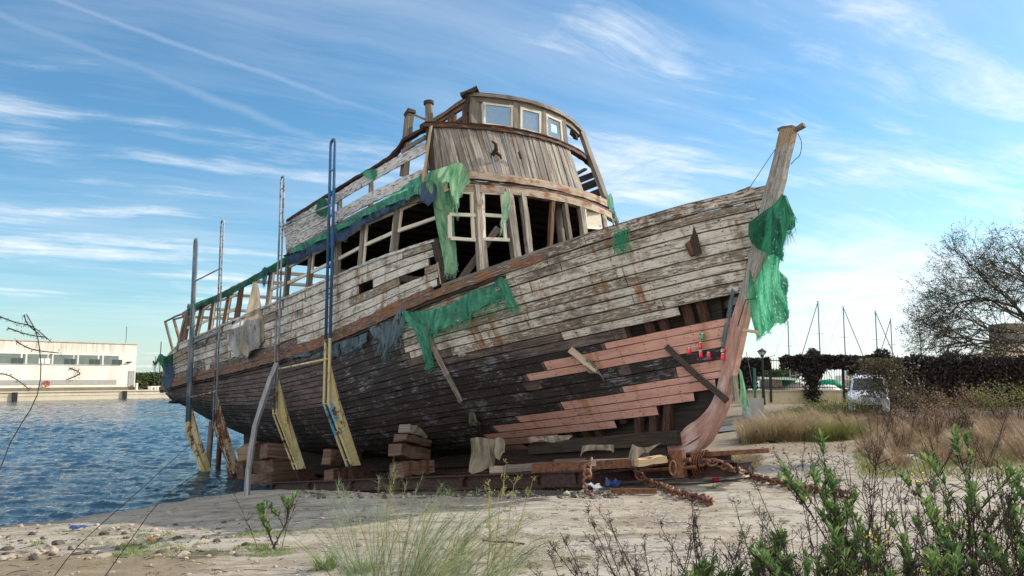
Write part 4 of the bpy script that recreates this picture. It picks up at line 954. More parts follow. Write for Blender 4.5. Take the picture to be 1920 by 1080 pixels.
# ================================================================ NETS, RAGS, SHEETS
def drape(name, cols, mat, label, depth, fold=.05, ff=3., rows=14, per=6, fringe=0, fmat=None, flen=.25, cat='net', frng=None, seed=0, jag=.06, bulge=.0, thick=None):
    """cols: list of (top pixel, bottom pixel); depth(x, y) gives the point in space; folds run down the cloth"""
    random.seed(1000+seed)
    top = dens([np.array(c[0], float) for c in cols], per); bot = dens([np.array(c[1], float) for c in cols], per); n = len(top); vs = []; uv0 = []; mb = MB(); u = 0
    nrm = -SV*.0+SV
    for i in range(n):
        if i: u += np.linalg.norm((top[i]+bot[i]-top[i-1]-bot[i-1])/2)/95.
        L = np.linalg.norm(bot[i]-top[i])/95.; jg = 1+jag*(mnoise.noise(V(i*.28, seed, 0))*2+.5*mnoise.noise(V(i*.9, seed, 3)))
        for j in range(rows+1):
            k = j/rows*(jg if jag else 1); q = top[i]*(1-k)+bot[i]*k; p = depth(q[0], q[1])
            f = fold*1.8*(.3+.7*k)*(math.sin(u*ff*2.3+1.3*math.sin(k*2+seed)+seed)+.6*mnoise.noise(V(u*ff*1.6, k*1.5, seed))*2)+bulge*math.sin(math.pi*min(k, 1))
            vs.append(V(p)+V(*(nrm*f))); uv0.append((u+seed, k*L+seed*.3))
    m = rows+1; fs = []; uv = []
    for i in range(n-1):
        for j in range(rows): f = [i*m+j, i*m+j+1, (i+1)*m+j+1, (i+1)*m+j]; fs.append(f); uv.append([uv0[q] for q in f])
    mb.add(vs, fs, uv)
    root = None
    if fringe:
        root = empty(name, vs[0]); tag(root, label, cat); o = mb.build('mesh_cloth', mat, None, smooth=True); o.parent = root; o.matrix_parent_inverse = root.matrix_world.inverted(); root_inv = Matrix.Translation(-V(vs[0]))
        o.matrix_parent_inverse = root_inv; fb = MB()
        for _ in range(fringe):
            i = random.randrange(n-1) if frng is None else random.randrange(int(frng[0]*(n-1)), int(frng[1]*(n-1))); a = V(vs[i*m+rows]).lerp(V(vs[(i+1)*m+rows]), random.random()); st = V(vs[i*m+random.randrange(rows//2, rows)]) if random.random() < .4 else a
            L = flen*rnd(.25, 1); dx = rnd(-.25, .25); pts = [st+V(dx*L*k+.02*math.sin(k*6+i), rnd(-.005, .005), -L*k) for k in (0, .3, .6, 1)]; tube(fb, pts, .003, 3, cap=False, r2=.002)
        o2 = fb.build('fringe', fmat); o2.parent = root; o2.matrix_parent_inverse = root_inv; return root
    o = mb.build(name, mat, smooth=True); tag(o, label, cat); return o
DH = lambda off: (lambda x, y: WH(x, y, off))
drape('torn_net', [((756, 580), (760, 588)), ((768, 584), (792, 632)), ((790, 583), (800, 645)), ((815, 580), (812, 628)), ((840, 572), (842, 614)), ((868, 555), (866, 600)), ((890, 545), (893, 585)), ((915, 538), (912, 572)), ((936, 520), (930, 562)), ((947, 524), (952, 566))], M['green_net'],
      'long torn green net draped along the hull side below the rubbing strake', DH(.10), .055, 3.2, 12, 8, 260, M['green_thread'], .3, 'net', seed=1)
drape('torn_net', [((768, 600), (806, 686)), ((782, 606), (803, 690)), ((797, 612), (811, 688))], M['green_net'], 'twisted green net tail hanging from the left end of the long hull net', DH(.11), .03, 6, 12, 5, 20, M['green_thread'], .12, seed=2)
drape('torn_net', [((932, 525), (958, 572)), ((942, 522), (965, 578)), ((950, 530), (969, 576))], M['green_net'], 'small green net tip hanging at the right end of the long hull net', DH(.12), .03, 6, 8, 5, 40, M['green_thread'], .16, seed=3)
drape('blue_netting', [((690, 612), (706, 640)), ((712, 606), (716, 658)), ((735, 600), (724, 660)), ((752, 578), (742, 640)), ((762, 590), (754, 622))], M['grey_net'], 'frayed blue-grey netting tangled at the left end of the green hull net', DH(.1), .03, 4, 10, 5, 110, M['grey_thread'], .3, seed=4)
drape('blue_netting', [((538, 662), (538, 672)), ((580, 650), (580, 668)), ((640, 640), (640, 665)), ((690, 622), (690, 640))], M['grey_net'], 'faded blue-grey netting strung along under the rubbing strake behind the posts', DH(.08), .02, 4, 5, 8, 90, M['grey_thread'], .18, seed=5)
# bow net, around the stem
DS = lambda s: (lambda x, y: W(*PS(x, y, s)))
drape('bow_net', [((1470, 362), (1410, 420)), ((1466, 366), (1412, 455)), ((1468, 366), (1440, 478)), ((1471, 365), (1470, 480)), ((1474, 366), (1482, 408)), ((1476, 372), (1488, 412))], M['dark_green_net'], 'dark green net bunched around the middle of the stem post', DS(.22), .045, 4, 14, 7, 90, M['green_thread'], .08, seed=6, jag=.03)
drape('bow_net', [((1418, 462), (1422, 634)), ((1428, 450), (1428, 630)), ((1442, 470), (1444, 618)), ((1456, 474), (1462, 598)), ((1466, 470), (1470, 560)), ((1472, 480), (1474, 520))], M['bow_net'], 'bright green net billowing in front of the stem post', lambda x, y: W(*PS(x, y, -.08)), .09, 2.6, 20, 8, 160, M['green_thread'], .07, seed=7, bulge=.15, jag=.03)
drape('bow_net', [((1474, 366), (1462, 470)), ((1478, 380), (1476, 440)), ((1484, 395), (1488, 425))], M['dark_green_net'], 'ragged dark green net strip hanging off the right of the stem post', lambda x, y: W(*PS(x, y, -.05)), .05, 5, 12, 6, 120, M['green_thread'], .26, seed=8)
drape('net_scrap', [((1386, 690), (1392, 755)), ((1391, 700), (1400, 762)), ((1396, 720), (1402, 764))], M['green_cloth'], 'thin pale green net tail hanging behind the foot of the stem', lambda x, y: W(*PS(x, y, -.22)), .02, 6, 12, 4, 30, M['pale_thread'], .2, seed=9)
drape('net_scrap', [((1372, 540), (1352, 648)), ((1378, 545), (1360, 640)), ((1383, 560), (1366, 625))][:2], M['grey_net'], 'grey-green shredded net trailing over the pink planks beside the drink cans', DH(.06), .02, 6, 12, 4, 50, M['rope'], .2, seed=10)
mb = MB()
for _ in range(60): q = (rnd(1150, 1178), rnd(425, 450)); p = V(WH(*q, .04)); tube(mb, [p, p+V(rnd(-.06, .06), 0, -rnd(.08, .2)), p+V(rnd(-.12, .12), 0, -rnd(.2, .42))], .004, 3, cap=False)
tag(mb.build('net_scrap', M['green_thread']), 'wisp of green net threads caught high on the bow planking', 'net')
# cabin corner tarpaulin
DC = lambda off: (lambda x, y: W(*PB(x, y, 1, off)))
def dcorner(off):
    def f(x, y):
        p = PB(min(x, 852), y, 1, off); w0 = W(*p)
        if x > 852: w1 = aty(x, y, W(*PB(852, y, 1, off))[1]-.0*(x-852)); return w1
        return aty(x, y, w0[1])
    return f
drape('green_tarpaulin', [((790, 338), (793, 372)), ((806, 322), (812, 372)), ((822, 318), (822, 392)), ((838, 312), (838, 395)), ((852, 306), (850, 402)), ((864, 306), (862, 388)), ((874, 322), (872, 372)), ((882, 342), (878, 360))], M['green_cloth'], 'bright green torn tarpaulin draped over the forward corner of the deckhouse', dcorner(.16), .055, 3.2, 18, 8, 60, M['pale_thread'], .14, 'tarpaulin', seed=12, bulge=.05)
drape('green_tarpaulin', [((812, 368), (840, 505)), ((824, 380), (844, 512)), ((838, 385), (848, 512)), ((850, 388), (850, 495))], M['green_cloth'], 'twisted green tarpaulin tail hanging down the forward corner of the saloon', dcorner(.12), .05, 5, 20, 6, 60, M['pale_thread'], .14, 'tarpaulin', seed=13, jag=.03)
drape('blue_tarpaulin', [((790, 345), (792, 378)), ((803, 338), (806, 384)), ((815, 345), (816, 375))], M['blue_net'], 'small dark blue tarpaulin bundled behind the green one at the deckhouse corner', dcorner(.3), .04, 4, 8, 5, cat='tarpaulin', seed=14)
drape('green_tarpaulin', [((545, 466), (548, 476)), ((600, 440), (604, 452)), ((650, 412), (652, 424)), ((700, 385), (702, 397)), ((745, 358), (748, 378)), ((790, 326), (794, 362))], M['green_net'], 'long narrow green net lashed along the edge of the upper deck', DC(.14), .03, 5, 6, 12, 60, M['green_thread'], .1, seed=15, jag=.12)
drape('blue_netting', [((540, 480), (542, 496)), ((600, 452), (602, 468)), ((640, 430), (643, 448)), ((700, 398), (702, 410)), ((760, 372), (762, 380))], M['blue_net'], 'dark blue netting hanging under the green net along the deck edge', DC(.12), .025, 5, 6, 10, 60, M['grey_thread'], .1, seed=16, jag=.15)
drape('dark_netting', [((350, 574), (352, 584)), ((400, 555), (402, 564)), ((450, 532), (452, 542)), ((500, 502), (502, 515)), ((540, 478), (542, 492))], M['dark_green_net'], 'dark green netting clinging to the aft roof edge', DC(.06), .02, 6, 5, 12, 50, M['green_thread'], .1, seed=17, jag=.2)
drape('blue_netting', [((490, 505), (492, 530)), ((496, 500), (500, 536)), ((503, 506), (504, 522))], M['blue_net'], 'small blue net bunch hanging from the aft roof edge', DC(.08), .03, 6, 8, 4, 24, M['grey_thread'], .12, seed=18)
drape('net_scrap', [((594, 378), (596, 398)), ((602, 372), (606, 406)), ((612, 374), (612, 392))], M['dark_green_net'], 'green net rag on the upper rail beside the blue post', DC(.06), .03, 6, 6, 4, 24, M['green_thread'], .1, seed=19)
drape('net_scrap', [((680, 322), (684, 330)), ((692, 318), (696, 336)), ((704, 316), (704, 328))], M['green_net'], 'small green rag tied on the upper rail cap', DC(.05), .02, 6, 5, 4, 20, M['pale_thread'], .12, seed=20)
drape('plastic_sheet', [((474, 528), (452, 655)), ((480, 530), (466, 668)), ((485, 545), (480, 655)), ((487, 560), (492, 640))], M['beige_sheet'], 'tall crumpled beige sheet hanging in an aft saloon window', DC(.08), .05, 4, 16, 5, cat='sheet', seed=21, jag=.03)
drape('plastic_sheet', [((425, 628), (430, 640)), ((440, 602), (446, 668)), ((456, 598), (462, 672)), ((470, 600), (474, 660)), ((484, 596), (490, 652))], M['plastic_sheet'], 'grey translucent plastic sheet hanging over the aft bulwark', DC(.12), .04, 5, 12, 6, 16, M['grey_thread'], .14, 'sheet', seed=22, jag=.2)
drape('net_scrap', [((946, 358), (938, 425)), ((952, 362), (950, 400)), ((958, 358), (954, 388))], M['green_cloth'], 'pale green frayed net hanging on a front cabin post', lambda x, y: W(*PL(x, y, 5.5)), .03, 6, 10, 4, 60, M['pale_thread'], .25, seed=23)
drape('blue_netting', [((1136, 372), (1148, 420)), ((1144, 362), (1156, 410)), ((1150, 372), (1158, 418))], M['green_net'], 'tangle of blue and green net at the far corner of the deckhouse', lambda x, y: W(*PL(x, y, 4.9)), .03, 6, 8, 4, 40, M['grey_thread'], .12, seed=24)
drape('net_scrap', [((288, 690), (292, 676)), ((300, 664), (304, 690)), ((314, 668), (318, 700)), ((330, 660), (332, 690)), ((338, 655), (342, 680))], M['dark_green_net'], 'tangle of green net on the stern rail', lambda x, y: aty(x, y, 29.6), .06, 3, 8, 5, 120, M['green_thread'], .35, seed=25, jag=.3)
drape('blue_netting', [((312, 690), (308, 712)), ((318, 680), (316, 728)), ((326, 690), (324, 716))], M['blue_net'], 'blue netting hanging over the stern corner', lambda x, y: aty(x, y, 29.3), .05, 4, 8, 4, 60, M['grey_thread'], .4, seed=26)
# canvas rags under the hull
drape('canvas_rag', [((882, 822), (888, 884)), ((895, 820), (898, 886)), ((912, 822), (908, 880)), ((925, 824), (920, 868)), ((936, 822), (930, 852))], M['canvas'], 'large beige canvas rag hanging under the hull above the feathery shrub', lambda x, y: aty(x, y, 14.4), .04, 4, 10, 6, cat='rag', seed=27, jag=.1)
drape('canvas_rag', [((928, 822), (932, 850)), ((938, 820), (938, 862)), ((945, 826), (943, 846))], M['canvas'], 'narrow torn canvas strip beside the large canvas rag', lambda x, y: aty(x, y, 14.2), .03, 5, 8, 4, cat='rag', seed=28, jag=.3)
drape('canvas_rag', [((991, 819), (994, 832)), ((1010, 818), (1012, 826)), ((1040, 817), (1042, 828)), ((1062, 816), (1064, 824)), ((1072, 815), (1074, 820))], M['canvas'], 'ragged cream strip hanging from the lowest pink plank', lambda x, y: aty(x, y, 13.6), .02, 5, 5, 5, cat='rag', seed=29, jag=.4)
drape('canvas_rag', [((1092, 836), (1084, 858)), ((1104, 834), (1100, 846)), ((1130, 834), (1130, 844)), ((1150, 834), (1152, 848))], M['canvas'], 'folded beige canvas over the cradle beam left of the bow', lambda x, y: aty(x, y, 12.95), .02, 5, 5, 5, cat='rag', seed=30, jag=.1)
drape('canvas_rag', [((1184, 832), (1180, 865)), ((1192, 836), (1194, 868)), ((1200, 838), (1202, 852)), ((1215, 838), (1214, 848)), ((1238, 830), (1222, 846))], M['canvas'], 'torn pale canvas with a grey flap hanging beside the stem foot', lambda x, y: aty(x, y, 12.9), .03, 5, 8, 5, cat='rag', seed=31, jag=.2)
drape('canvas_rag', [((882, 773), (880, 790)), ((888, 773), (888, 796)), ((892, 778), (896, 802))], M['canvas'], 'small pale rag hanging on the hull above the large canvas rag', DH(.14), .02, 5, 6, 3, cat='rag', seed=32, jag=.2)
drape('canvas_rag', [((1098, 672), (1104, 698)), ((1108, 676), (1122, 700)), ((1120, 688), (1130, 712))], M['canvas'], 'pale torn cloth hanging from the strip beside the pink planks', DH(.14), .02, 5, 6, 3, cat='rag', seed=33, jag=.3)
drape('paper_scrap', [((859, 664), (860, 669)), ((866, 662), (867, 669)), ((874, 663), (874, 667))], M['plastic_sheet'], 'small white scrap stuck to the dark hull below the white paint', DH(.06), .01, 4, 3, 3, cat='scrap', seed=34, jag=0)
random.seed(99)
# wires at the stem head
mb = MB(); tube(mb, dens([aty(x, y, 13.1) for x, y in ((1462, 268), (1440, 300), (1420, 330), (1402, 357))], 4), .006, 5); tag(mb.build('wire_line', M['wire'], smooth=True), 'thin dark line stretched from the stem head down to the gunwale', 'line')
mb = MB(); tube(mb, dens([aty(x, y, 13.05) for x, y in ((1496, 250), (1503, 268), (1500, 290), (1490, 300), (1483, 308))], 4), .007, 5); tag(mb.build('wire_line', M['wire'], smooth=True), 'loose curled wire hanging on the front of the stem head', 'wire')
mb = MB(); tube(mb, dens([aty(x, y, 13.4) for x, y in ((1399, 660), (1405, 690), (1410, 720))], 3), .006, 5); tag(mb.build('wire_line', M['wire'], smooth=True), 'thin rope hanging behind the foot of the stem', 'rope')
# ================================================================ DRINK CANS
def canmat(name, base, band):
    t = NT(name); ob = t.obj(); a = t.noise(ob, (1, 1, 1), 38, 3, .5); sx = t.n('ShaderNodeSeparateXYZ', {0: ob}, out=None)
    m = t.mr(t.ma('ABSOLUTE', t.ma('ADD', t.ma('SUBTRACT', sx.outputs[0], t.ma('MULTIPLY', sx.outputs[2], .25)), t.ma('MULTIPLY', t.ma('SUBTRACT', a, .5), .03))), .002, .005, .7, 0)
    c = t.mix(m, base, band); t.pb(c, .32, None, .5, .25); M[name] = t.m
canmat('can_red', (.75, .03, .07), (.85, .8, .8)); canmat('can_green', (.02, .30, .16), (.7, .8, .75)); plain('can_end', (.7, .7, .72), .3, .8); 
CANS = [(1292, 658, .1, 'red', 'crumpled red drink can pinned alone at the left of the group on the bow'), (1313, 648, -.1, 'red', 'pinkish red drink can directly under the green can'), (1314, 664, .1, 'red', 'red drink can lowest in the column under the green can'), (1317, 631, 0, 'green', 'green drink can pinned on top of the column of cans'), (1329, 666, .2, 'red', 'tilted red drink can right of the column of cans'), (1357, 657, .6, 'dark', 'dark red drink can turned with its silver base outwards by the stem'), (1355, 669, -.1, 'red', 'red drink can lowest beside the stem')]
cmesh = None
for x, y, rot_, kind, lab in CANS:
    p = WH(x, y, .10); o = empty('drink_can', mat=Matrix.Translation(V(p))@Matrix.Rotation(R(-50), 4, 'Z')@Matrix.Rotation(rot_, 4, 'X')@Matrix.Rotation(R(90)*(kind == 'dark')*.7, 4, 'X'))
    mb = MB(); lathe(mb, [(.027, -.062), (.034, -.052), (.034, .045)], n=14); mb.build('can_body', M['can_green' if kind == 'green' else 'can_red'], o, smooth=True)
    mb = MB(); lathe(mb, [(.034, .0452), (.027, .059), (.027, .062), (.02, .058)], n=14); mb.build('can_top', M['can_end'], o, smooth=True)
    mb = MB(); lathe(mb, [(.026, -.0625), (.018, -.057)], n=14); mb.build('can_base', M['can_end'], o, smooth=True)
    tag(o, lab, 'drink can', 'drink cans pinned to the bow planking')
# ================================================================ GROUND, WATER
def ground_mat():
    t = NT('ground'); ob = t.obj(); sx = t.n('ShaderNodeSeparateXYZ', {0: ob}, out=None)
    at = t.n('ShaderNodeAttribute', out=None, attribute_name='paint', attribute_type='GEOMETRY'); sp = t.n('ShaderNodeSeparateColor', {0: at.outputs[0]}, out=None)
    wet, veg, peb = sp.outputs[0], sp.outputs[1], sp.outputs[2]  # wet also carries the shade painted under the boat
    a = t.noise(ob, (1, 1, 1), .7, 5, .6); b = t.noise(ob, (1, 1, 1), 4, 8, .72, (3, 3, 0)); f = t.noise(ob, (1, 1, 1), 38, 6, .7); st = t.noise(ob, (.35, 1.6, 1), 1.6, 6, .65, (9, 0, 0))
    c = t.mix(t.mr(b, .32, .68), (.215, .18, .135), (.45, .40, .32))
    c = t.mix(t.mr(a, .42, .62, 0, .7), c, (.42, .40, .365))
    c = t.mix(t.mr(st, .5, .62, 0, .8), c, (.20, .165, .125)); st2 = t.noise(ob, (.5, 3.2, 1), 2.4, 7, .7, (4, 9, 0)); c = t.mix(t.mr(st2, .56, .62, 0, .6), c, (.13, .105, .08))
    vo = t.n('ShaderNodeTexVoronoi', {'Vector': ob, 'Scale': 26., 'Randomness': 1.}); vc = t.n('ShaderNodeTexVoronoi', {'Vector': ob, 'Scale': 26., 'Randomness': 1.}, out=1)
    sc2 = t.n('ShaderNodeSeparateColor', {0: vc}, out=None)
    gr = t.mix(t.mr(sc2.outputs[0], 0, 1), (.22, .18, .14), (.72, .68, .6)); gr = t.mix(t.mr(vo, .3, .55, 0, .8), gr, (.10, .08, .06))
    pm = t.mr(t.ma('ADD', t.noise(ob, (1, 1, 1), 1.3, 5, .6, (0, 0, 7)), t.ma('MULTIPLY', peb, .22)), .60, .72)
    c = t.mix(t.ma('MULTIPLY', pm, .8), c, gr)
    c = t.mix(t.mr(f, .3, .42, .55, 0), c, (.12, .09, .07))
    ck = t.n('ShaderNodeTexVoronoi', {'Vector': t.n('ShaderNodeVectorMath', {0: ob, 1: t.n('ShaderNodeCombineXYZ', {0: b, 1: a, 2: 0.})}, operation='ADD'), 'Scale': .55}, feature='DISTANCE_TO_EDGE')
    crk = t.ma('MULTIPLY', t.mr(ck, .004, .013, .55, 0), t.mr(a, .45, .55)); c = t.mix(crk, c, (.09, .07, .055))
    dirt = t.mix(t.mr(b, .3, .7), (.13, .105, .07), (.30, .24, .16)); vm = t.mr(t.ma('ADD', veg, t.ma('MULTIPLY', t.ma('SUBTRACT', b, .5), 1.2)), .4, .62); c = t.mix(vm, c, dirt)
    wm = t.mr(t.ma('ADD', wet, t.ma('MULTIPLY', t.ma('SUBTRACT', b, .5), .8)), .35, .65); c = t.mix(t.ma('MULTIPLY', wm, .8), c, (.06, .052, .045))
    h = t.ma('ADD', t.ma('MULTIPLY', b, 1.), t.ma('ADD', t.ma('MULTIPLY', f, .35), t.ma('MULTIPLY', t.ma('MULTIPLY', t.ma('SUBTRACT', 1., vo), pm), .35)))
    h = t.ma('SUBTRACT', h, t.ma('MULTIPLY', crk, .6))
    t.pb(c, t.mr(wm, 0, 1, .92, .5), t.bump(h, .8, .05), .3); M['ground'] = t.m
ground_mat()
mb = MB(); NA = 460; rs = [0.]+list(np.geomspace(1.2, 900, 250)); vs = [(0, 0, gz(0, 0))]; cs = [(0, 0, 0, 1)]
for r_ in rs[1:]:
    for k in range(NA):
        # finer angular steps in front
        a = 2*math.pi*k/NA; a = a-.62*math.sin(a)
        x, y = r_*math.sin(a), r_*math.cos(a); fine = r_ < 80; d = shore_d(x, y); z = gz(x, y, fine)
        if r_ > 60 and d > 0: z = min(z, .35)
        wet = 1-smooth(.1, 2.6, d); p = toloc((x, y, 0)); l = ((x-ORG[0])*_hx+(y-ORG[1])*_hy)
        wet_shade = (1-smooth(3.0, 4.3, abs(p[1])))*smooth(-14, -10, l)*(1-smooth(8.5, 10.5, l)); wet = max(wet, wet_shade*.95)  # under the boat: wet ground and the hull's shade, both painted into the colour
        veg = max(smooth(18, 22, y+.55*(x-6)) if x > 2 else 0, 0)
        if x > 3.5 and y < 12: veg = max(veg, smooth(2.2, 4, x-.05*y)*(1-smooth(5.5, 9, y))*.9)
        if x < 0 and y < 11: veg = max(veg, .75*smooth(10.5, 8.5, y) if 0 else .7*(1-smooth(8.2, 9.6, y))*(1-smooth(-3.4, -2.0, x)))
        peb = max(0, 1-abs(d-2.8)/2.2) if x < -2.2 else (.5 if 7 < y < 13 and x < 3 else .2)
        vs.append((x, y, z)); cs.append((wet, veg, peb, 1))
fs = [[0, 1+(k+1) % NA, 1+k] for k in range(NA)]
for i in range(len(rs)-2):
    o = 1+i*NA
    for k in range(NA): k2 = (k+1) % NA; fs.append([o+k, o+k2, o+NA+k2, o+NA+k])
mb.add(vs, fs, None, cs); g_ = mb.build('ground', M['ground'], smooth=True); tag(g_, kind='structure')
def water_mat():
    t = NT('water'); ob = t.obj()
    w1 = t.noise(ob, (.5, 1.3, 1), 1.1, 5, .62, dist=.5); w2 = t.noise(ob, (.7, 2.0, 1), 4.5, 4, .65, (4, 4, 0)); w3 = t.noise(ob, (.05, .4, 1), .6, 3, .5)
    h = t.ma('ADD', t.ma('MULTIPLY', w1, .7), t.ma('MULTIPLY', w2, .3))
    nr = t.bump(h, 1., .12)
    p = t.n('ShaderNodeBsdfPrincipled', {'Base Color': (.012, .045, .075, 1), 'Roughness': t.mr(w3, .4, .7, .04, .1), 'IOR': 1.33, 'Specular IOR Level': .5, 'Normal': nr}); t.t.links.new(p, t.out.inputs[0]); M['water'] = t.m
water_mat()
mb = MB(); S = 1200; mb.add([(-S, -200, -1.57), (S, -200, -1.57), (S, 2000, -1.57), (-S, 2000, -1.57)], [[0, 1, 2, 3]]); tag(mb.build('water', M['water']), kind='structure')
na, nr_ = 420, 620; aa = np.radians(np.linspace(-62, 12, na)); rr = np.geomspace(9, 260, nr_); A, Q = np.meshgrid(aa, rr); X, Y = Q*np.sin(A), Q*np.cos(A); Z = np.zeros_like(X); rg = np.random.default_rng(3)
wx, wy = X+.25*np.sin(Y*.7+X*.2), Y+.3*np.sin(X*.5)+.2*np.sin(X*1.3+Y*.4)
for i in range(46):
    lam = .13*(1.078**i); th = rg.normal(R(84), .34); kx, ky = 2*np.pi/lam*math.cos(th), 2*np.pi/lam*math.sin(th); ph = rg.uniform(0, 6.28); amp = .0058*lam**.6*np.clip(1.4-Q*.0012/lam*1.0, 0, 1)
    s_ = np.sin(kx*wx+ky*wy+ph+1.2*np.sin(X*.31*(1+.1*i)+Y*.17+i)); Z += amp*(1.25*(1-np.abs(s_))-.5)*1.6
Z *= (.75+.45*np.sin(X*.09+1)*np.sin(Y*.13+.4*X*.1))*(1-.45*np.exp(-((X+4)**2+(Y-22)**2)/30))
idx = np.arange(na*nr_).reshape(nr_, na); F4 = np.stack([idx[:-1, :-1], idx[:-1, 1:], idx[1:, 1:], idx[1:, :-1]], -1).reshape(-1, 4)
me = bpy.data.meshes.new('water'); me.from_pydata(np.stack([X, Y, Z-1.5], -1).reshape(-1, 3).tolist(), [], F4.tolist()); me.materials.append(M['water']); me.polygons.foreach_set('use_smooth', [True]*len(me.polygons))
wo = bpy.data.objects.new('water', me); COL.objects.link(wo); tag(wo, kind='structure')

# ================================================================ FAR QUAY AND THE WHITE HARBOUR BUILDING
plain('quay_stone', (.48, .42, .31), .85, nz=.3, nscale=.8, col2=(.58, .52, .4)); plain('quay_dark', (.2, .17, .12), .9, nz=.3, nscale=1); plain('fender', (.02, .02, .022), .8)
def stucco():
    t = NT('white_stucco'); ob = t.obj(); a = t.noise(ob, (1, 1, .25), .5, 6, .65); b = t.noise(ob, (1.5, 1.5, .15), 1.1, 6, .7, (5, 0, 0)); sx = t.n('ShaderNodeSeparateXYZ', {0: ob}, out=None)
    c = t.mix(t.mr(a, .35, .65), (.62, .565, .48), (.78, .735, .65)); top = t.mr(sx.outputs[2], 4.4, 5.9)
    c = t.mix(t.ma('MULTIPLY', t.mr(b, .45, .68), t.ma('MULTIPLY', top, .75)), c, (.36, .29, .2)); t.pb(c, .85); M['stucco'] = t.m
stucco(); plain('grey_panel', (.36, .35, .33), .85, nz=.15, nscale=2); plain('window_back', (.18, .22, .19), .5, nz=.3, nscale=1); plain('frame_white', (.7, .68, .62), .6)
Q0 = np.array([-67.6, 105.7]); QD = np.array([14.8, 20.])/math.hypot(14.8, 20); QN = np.array([-QD[1], QD[0]])
def qp(a, b, z): p = Q0+QD*a+QN*b; return (p[0], p[1], z)       # a along the quay, b landward
def qbox(mb, a0, a1, b0, b1, z0, z1):
    vs = [qp(a0, b0, z0), qp(a1, b0, z0), qp(a1, b1, z0), qp(a0, b1, z0), qp(a0, b0, z1), qp(a1, b0, z1), qp(a1, b1, z1), qp(a0, b1, z1)]
    mb.add(vs, [[0, 1, 5, 4], [1, 2, 6, 5], [2, 3, 7, 6], [3, 0, 4, 7], [4, 5, 6, 7], [3, 2, 1, 0]], [[(a0, z0), (a1, z0), (a1, z1), (a0, z1)]]*6)
quay = empty('far_quay', (0, 0, 0)); tag(quay, 'long low stone quay across the water in front of the white building', 'quay')
mb = MB(); qbox(mb, -80, 110, 0, 60, -2.9, -.42); mb.build('quay_wall', M['quay_stone'], quay)
mb = MB(); qbox(mb, -80, 110, -.12, .5, -.42, -.24); qbox(mb, -80, 110, -.05, .0, -.9, -.8); mb.build('coping', M['quay_stone'], quay)
for a in (-46, -28, -12, 1.9, 16.8, 29.5, 43, 60):
    mb = MB(); qbox(mb, a, a+.6, -.3, -.13, -1.7, -.35); mb.build('fender', M['fender'], quay)
mb = MB(); tag((mb.add([qp(-300, 60, -.5), qp(400, 60, -.5), qp(400, 500, -.5), qp(-300, 500, -.5)], [[0, 1, 2, 3]]), mb.build('land', M['ground']))[1], kind='structure')
bl = empty('harbour_building', (0, 0, 0)); tag(bl, 'long low white flat-roofed building with a strip of windows across the water', 'building')
def aq(px, b=1.2):     # along-quay coordinate seen at pixel column px
    k = (px-PCX)/FOC; o = Q0+QN*b; return (k*o[1]-o[0])/(QD[0]-k*QD[1])
def zq(px, y, b=1.2): a = aq(px, b); p = Q0+QD*a+QN*b; r = ray(px, y); return EYE[2]+r[2]/r[1]*p[1]
A1 = aq(258); zt = zq(120, 641.5)
mb = MB(); qbox(mb, -60, A1, 1.2, 16, -.3, zt); mb.build('wall', M['stucco'], bl)
mb = MB(); qbox(mb, -60.1, A1+.1, 1.1, 16.1, zt, zt+.14); mb.build('parapet', M['quay_stone'], bl)
mb = MB(); qbox(mb, -60, A1+.02, 1.05, 1.2, -.3, .22); mb.build('plinth', M['quay_dark'], bl)
z0, z1 = zq(120, 682.5), zq(120, 665)
wins = [(-150, -60), (-50, 0), (2, 42), (45, 51), (54, 92), (94, 100.5), (103, 140), (142, 148), (150.5, 186), (188.5, 194.5), (197, 225)]
for x0, x1 in wins:
    a0, a1 = aq(x0), aq(x1); mb = MB(); qbox(mb, a0-.1, a1+.1, 1.12, 1.19, z0-.1, z1+.1); f = mb.build('window', M['frame_white'], bl)
    mb = MB(); qbox(mb, a0+.05, a1-.05, 1.08, 1.115, z0, z1); mb.build('pane', M['window_back'], f)
    if x1-x0 > 20:
        mb = MB(); c = a0+(a1-a0)*.55; qbox(mb, c, c+.7, 1.06, 1.079, z0, z0+.75); qbox(mb, c+.8, c+1.5, 1.06, 1.079, z0, z0+.75); mb.build('roller_blind', M['frame_white'] if x0 % 3 == 0 else M['dark_glass'], f)
mb = MB(); qbox(mb, -60, aq(223), 1.14, 1.19, zq(120, 721), zq(120, 712.5)); mb.build('grey_band', M['grey_panel'], bl)
mb = MB(); qbox(mb, aq(245), aq(256), 1.13, 1.19, zq(250, 725), zq(250, 695)); mb.build('grey_door', M['grey_panel'], bl)
mb = MB(); qbox(mb, aq(240.5), aq(248), .9, 1.18, zq(245, 680), zq(245, 678)); mb.build('wall_lamp', M['fender'], bl)
mb = MB(); qbox(mb, aq(256.5), aq(259.5), .5, .9, -.3, zq(258, 718)); tag(mb.build('white_pillar', M['frame_white']), 'small white pillar at the right corner of the white building', 'pillar')
mb = MB(); c = V(qp(aq(93), 1.0, zq(93, 719))); tube(mb, [c+V(QD[0]*.36*math.cos(t), QD[1]*.36*math.cos(t), .36*math.sin(t)) for t in np.linspace(0, 2*math.pi, 18)], .09, 8, cap=False)
plain('buoy_red', (.6, .08, .04), .6); tag(mb.build('lifebuoy', M['buoy_red'], smooth=True), 'orange-red lifebuoy hanging on the grey band of the white building', 'lifebuoy')
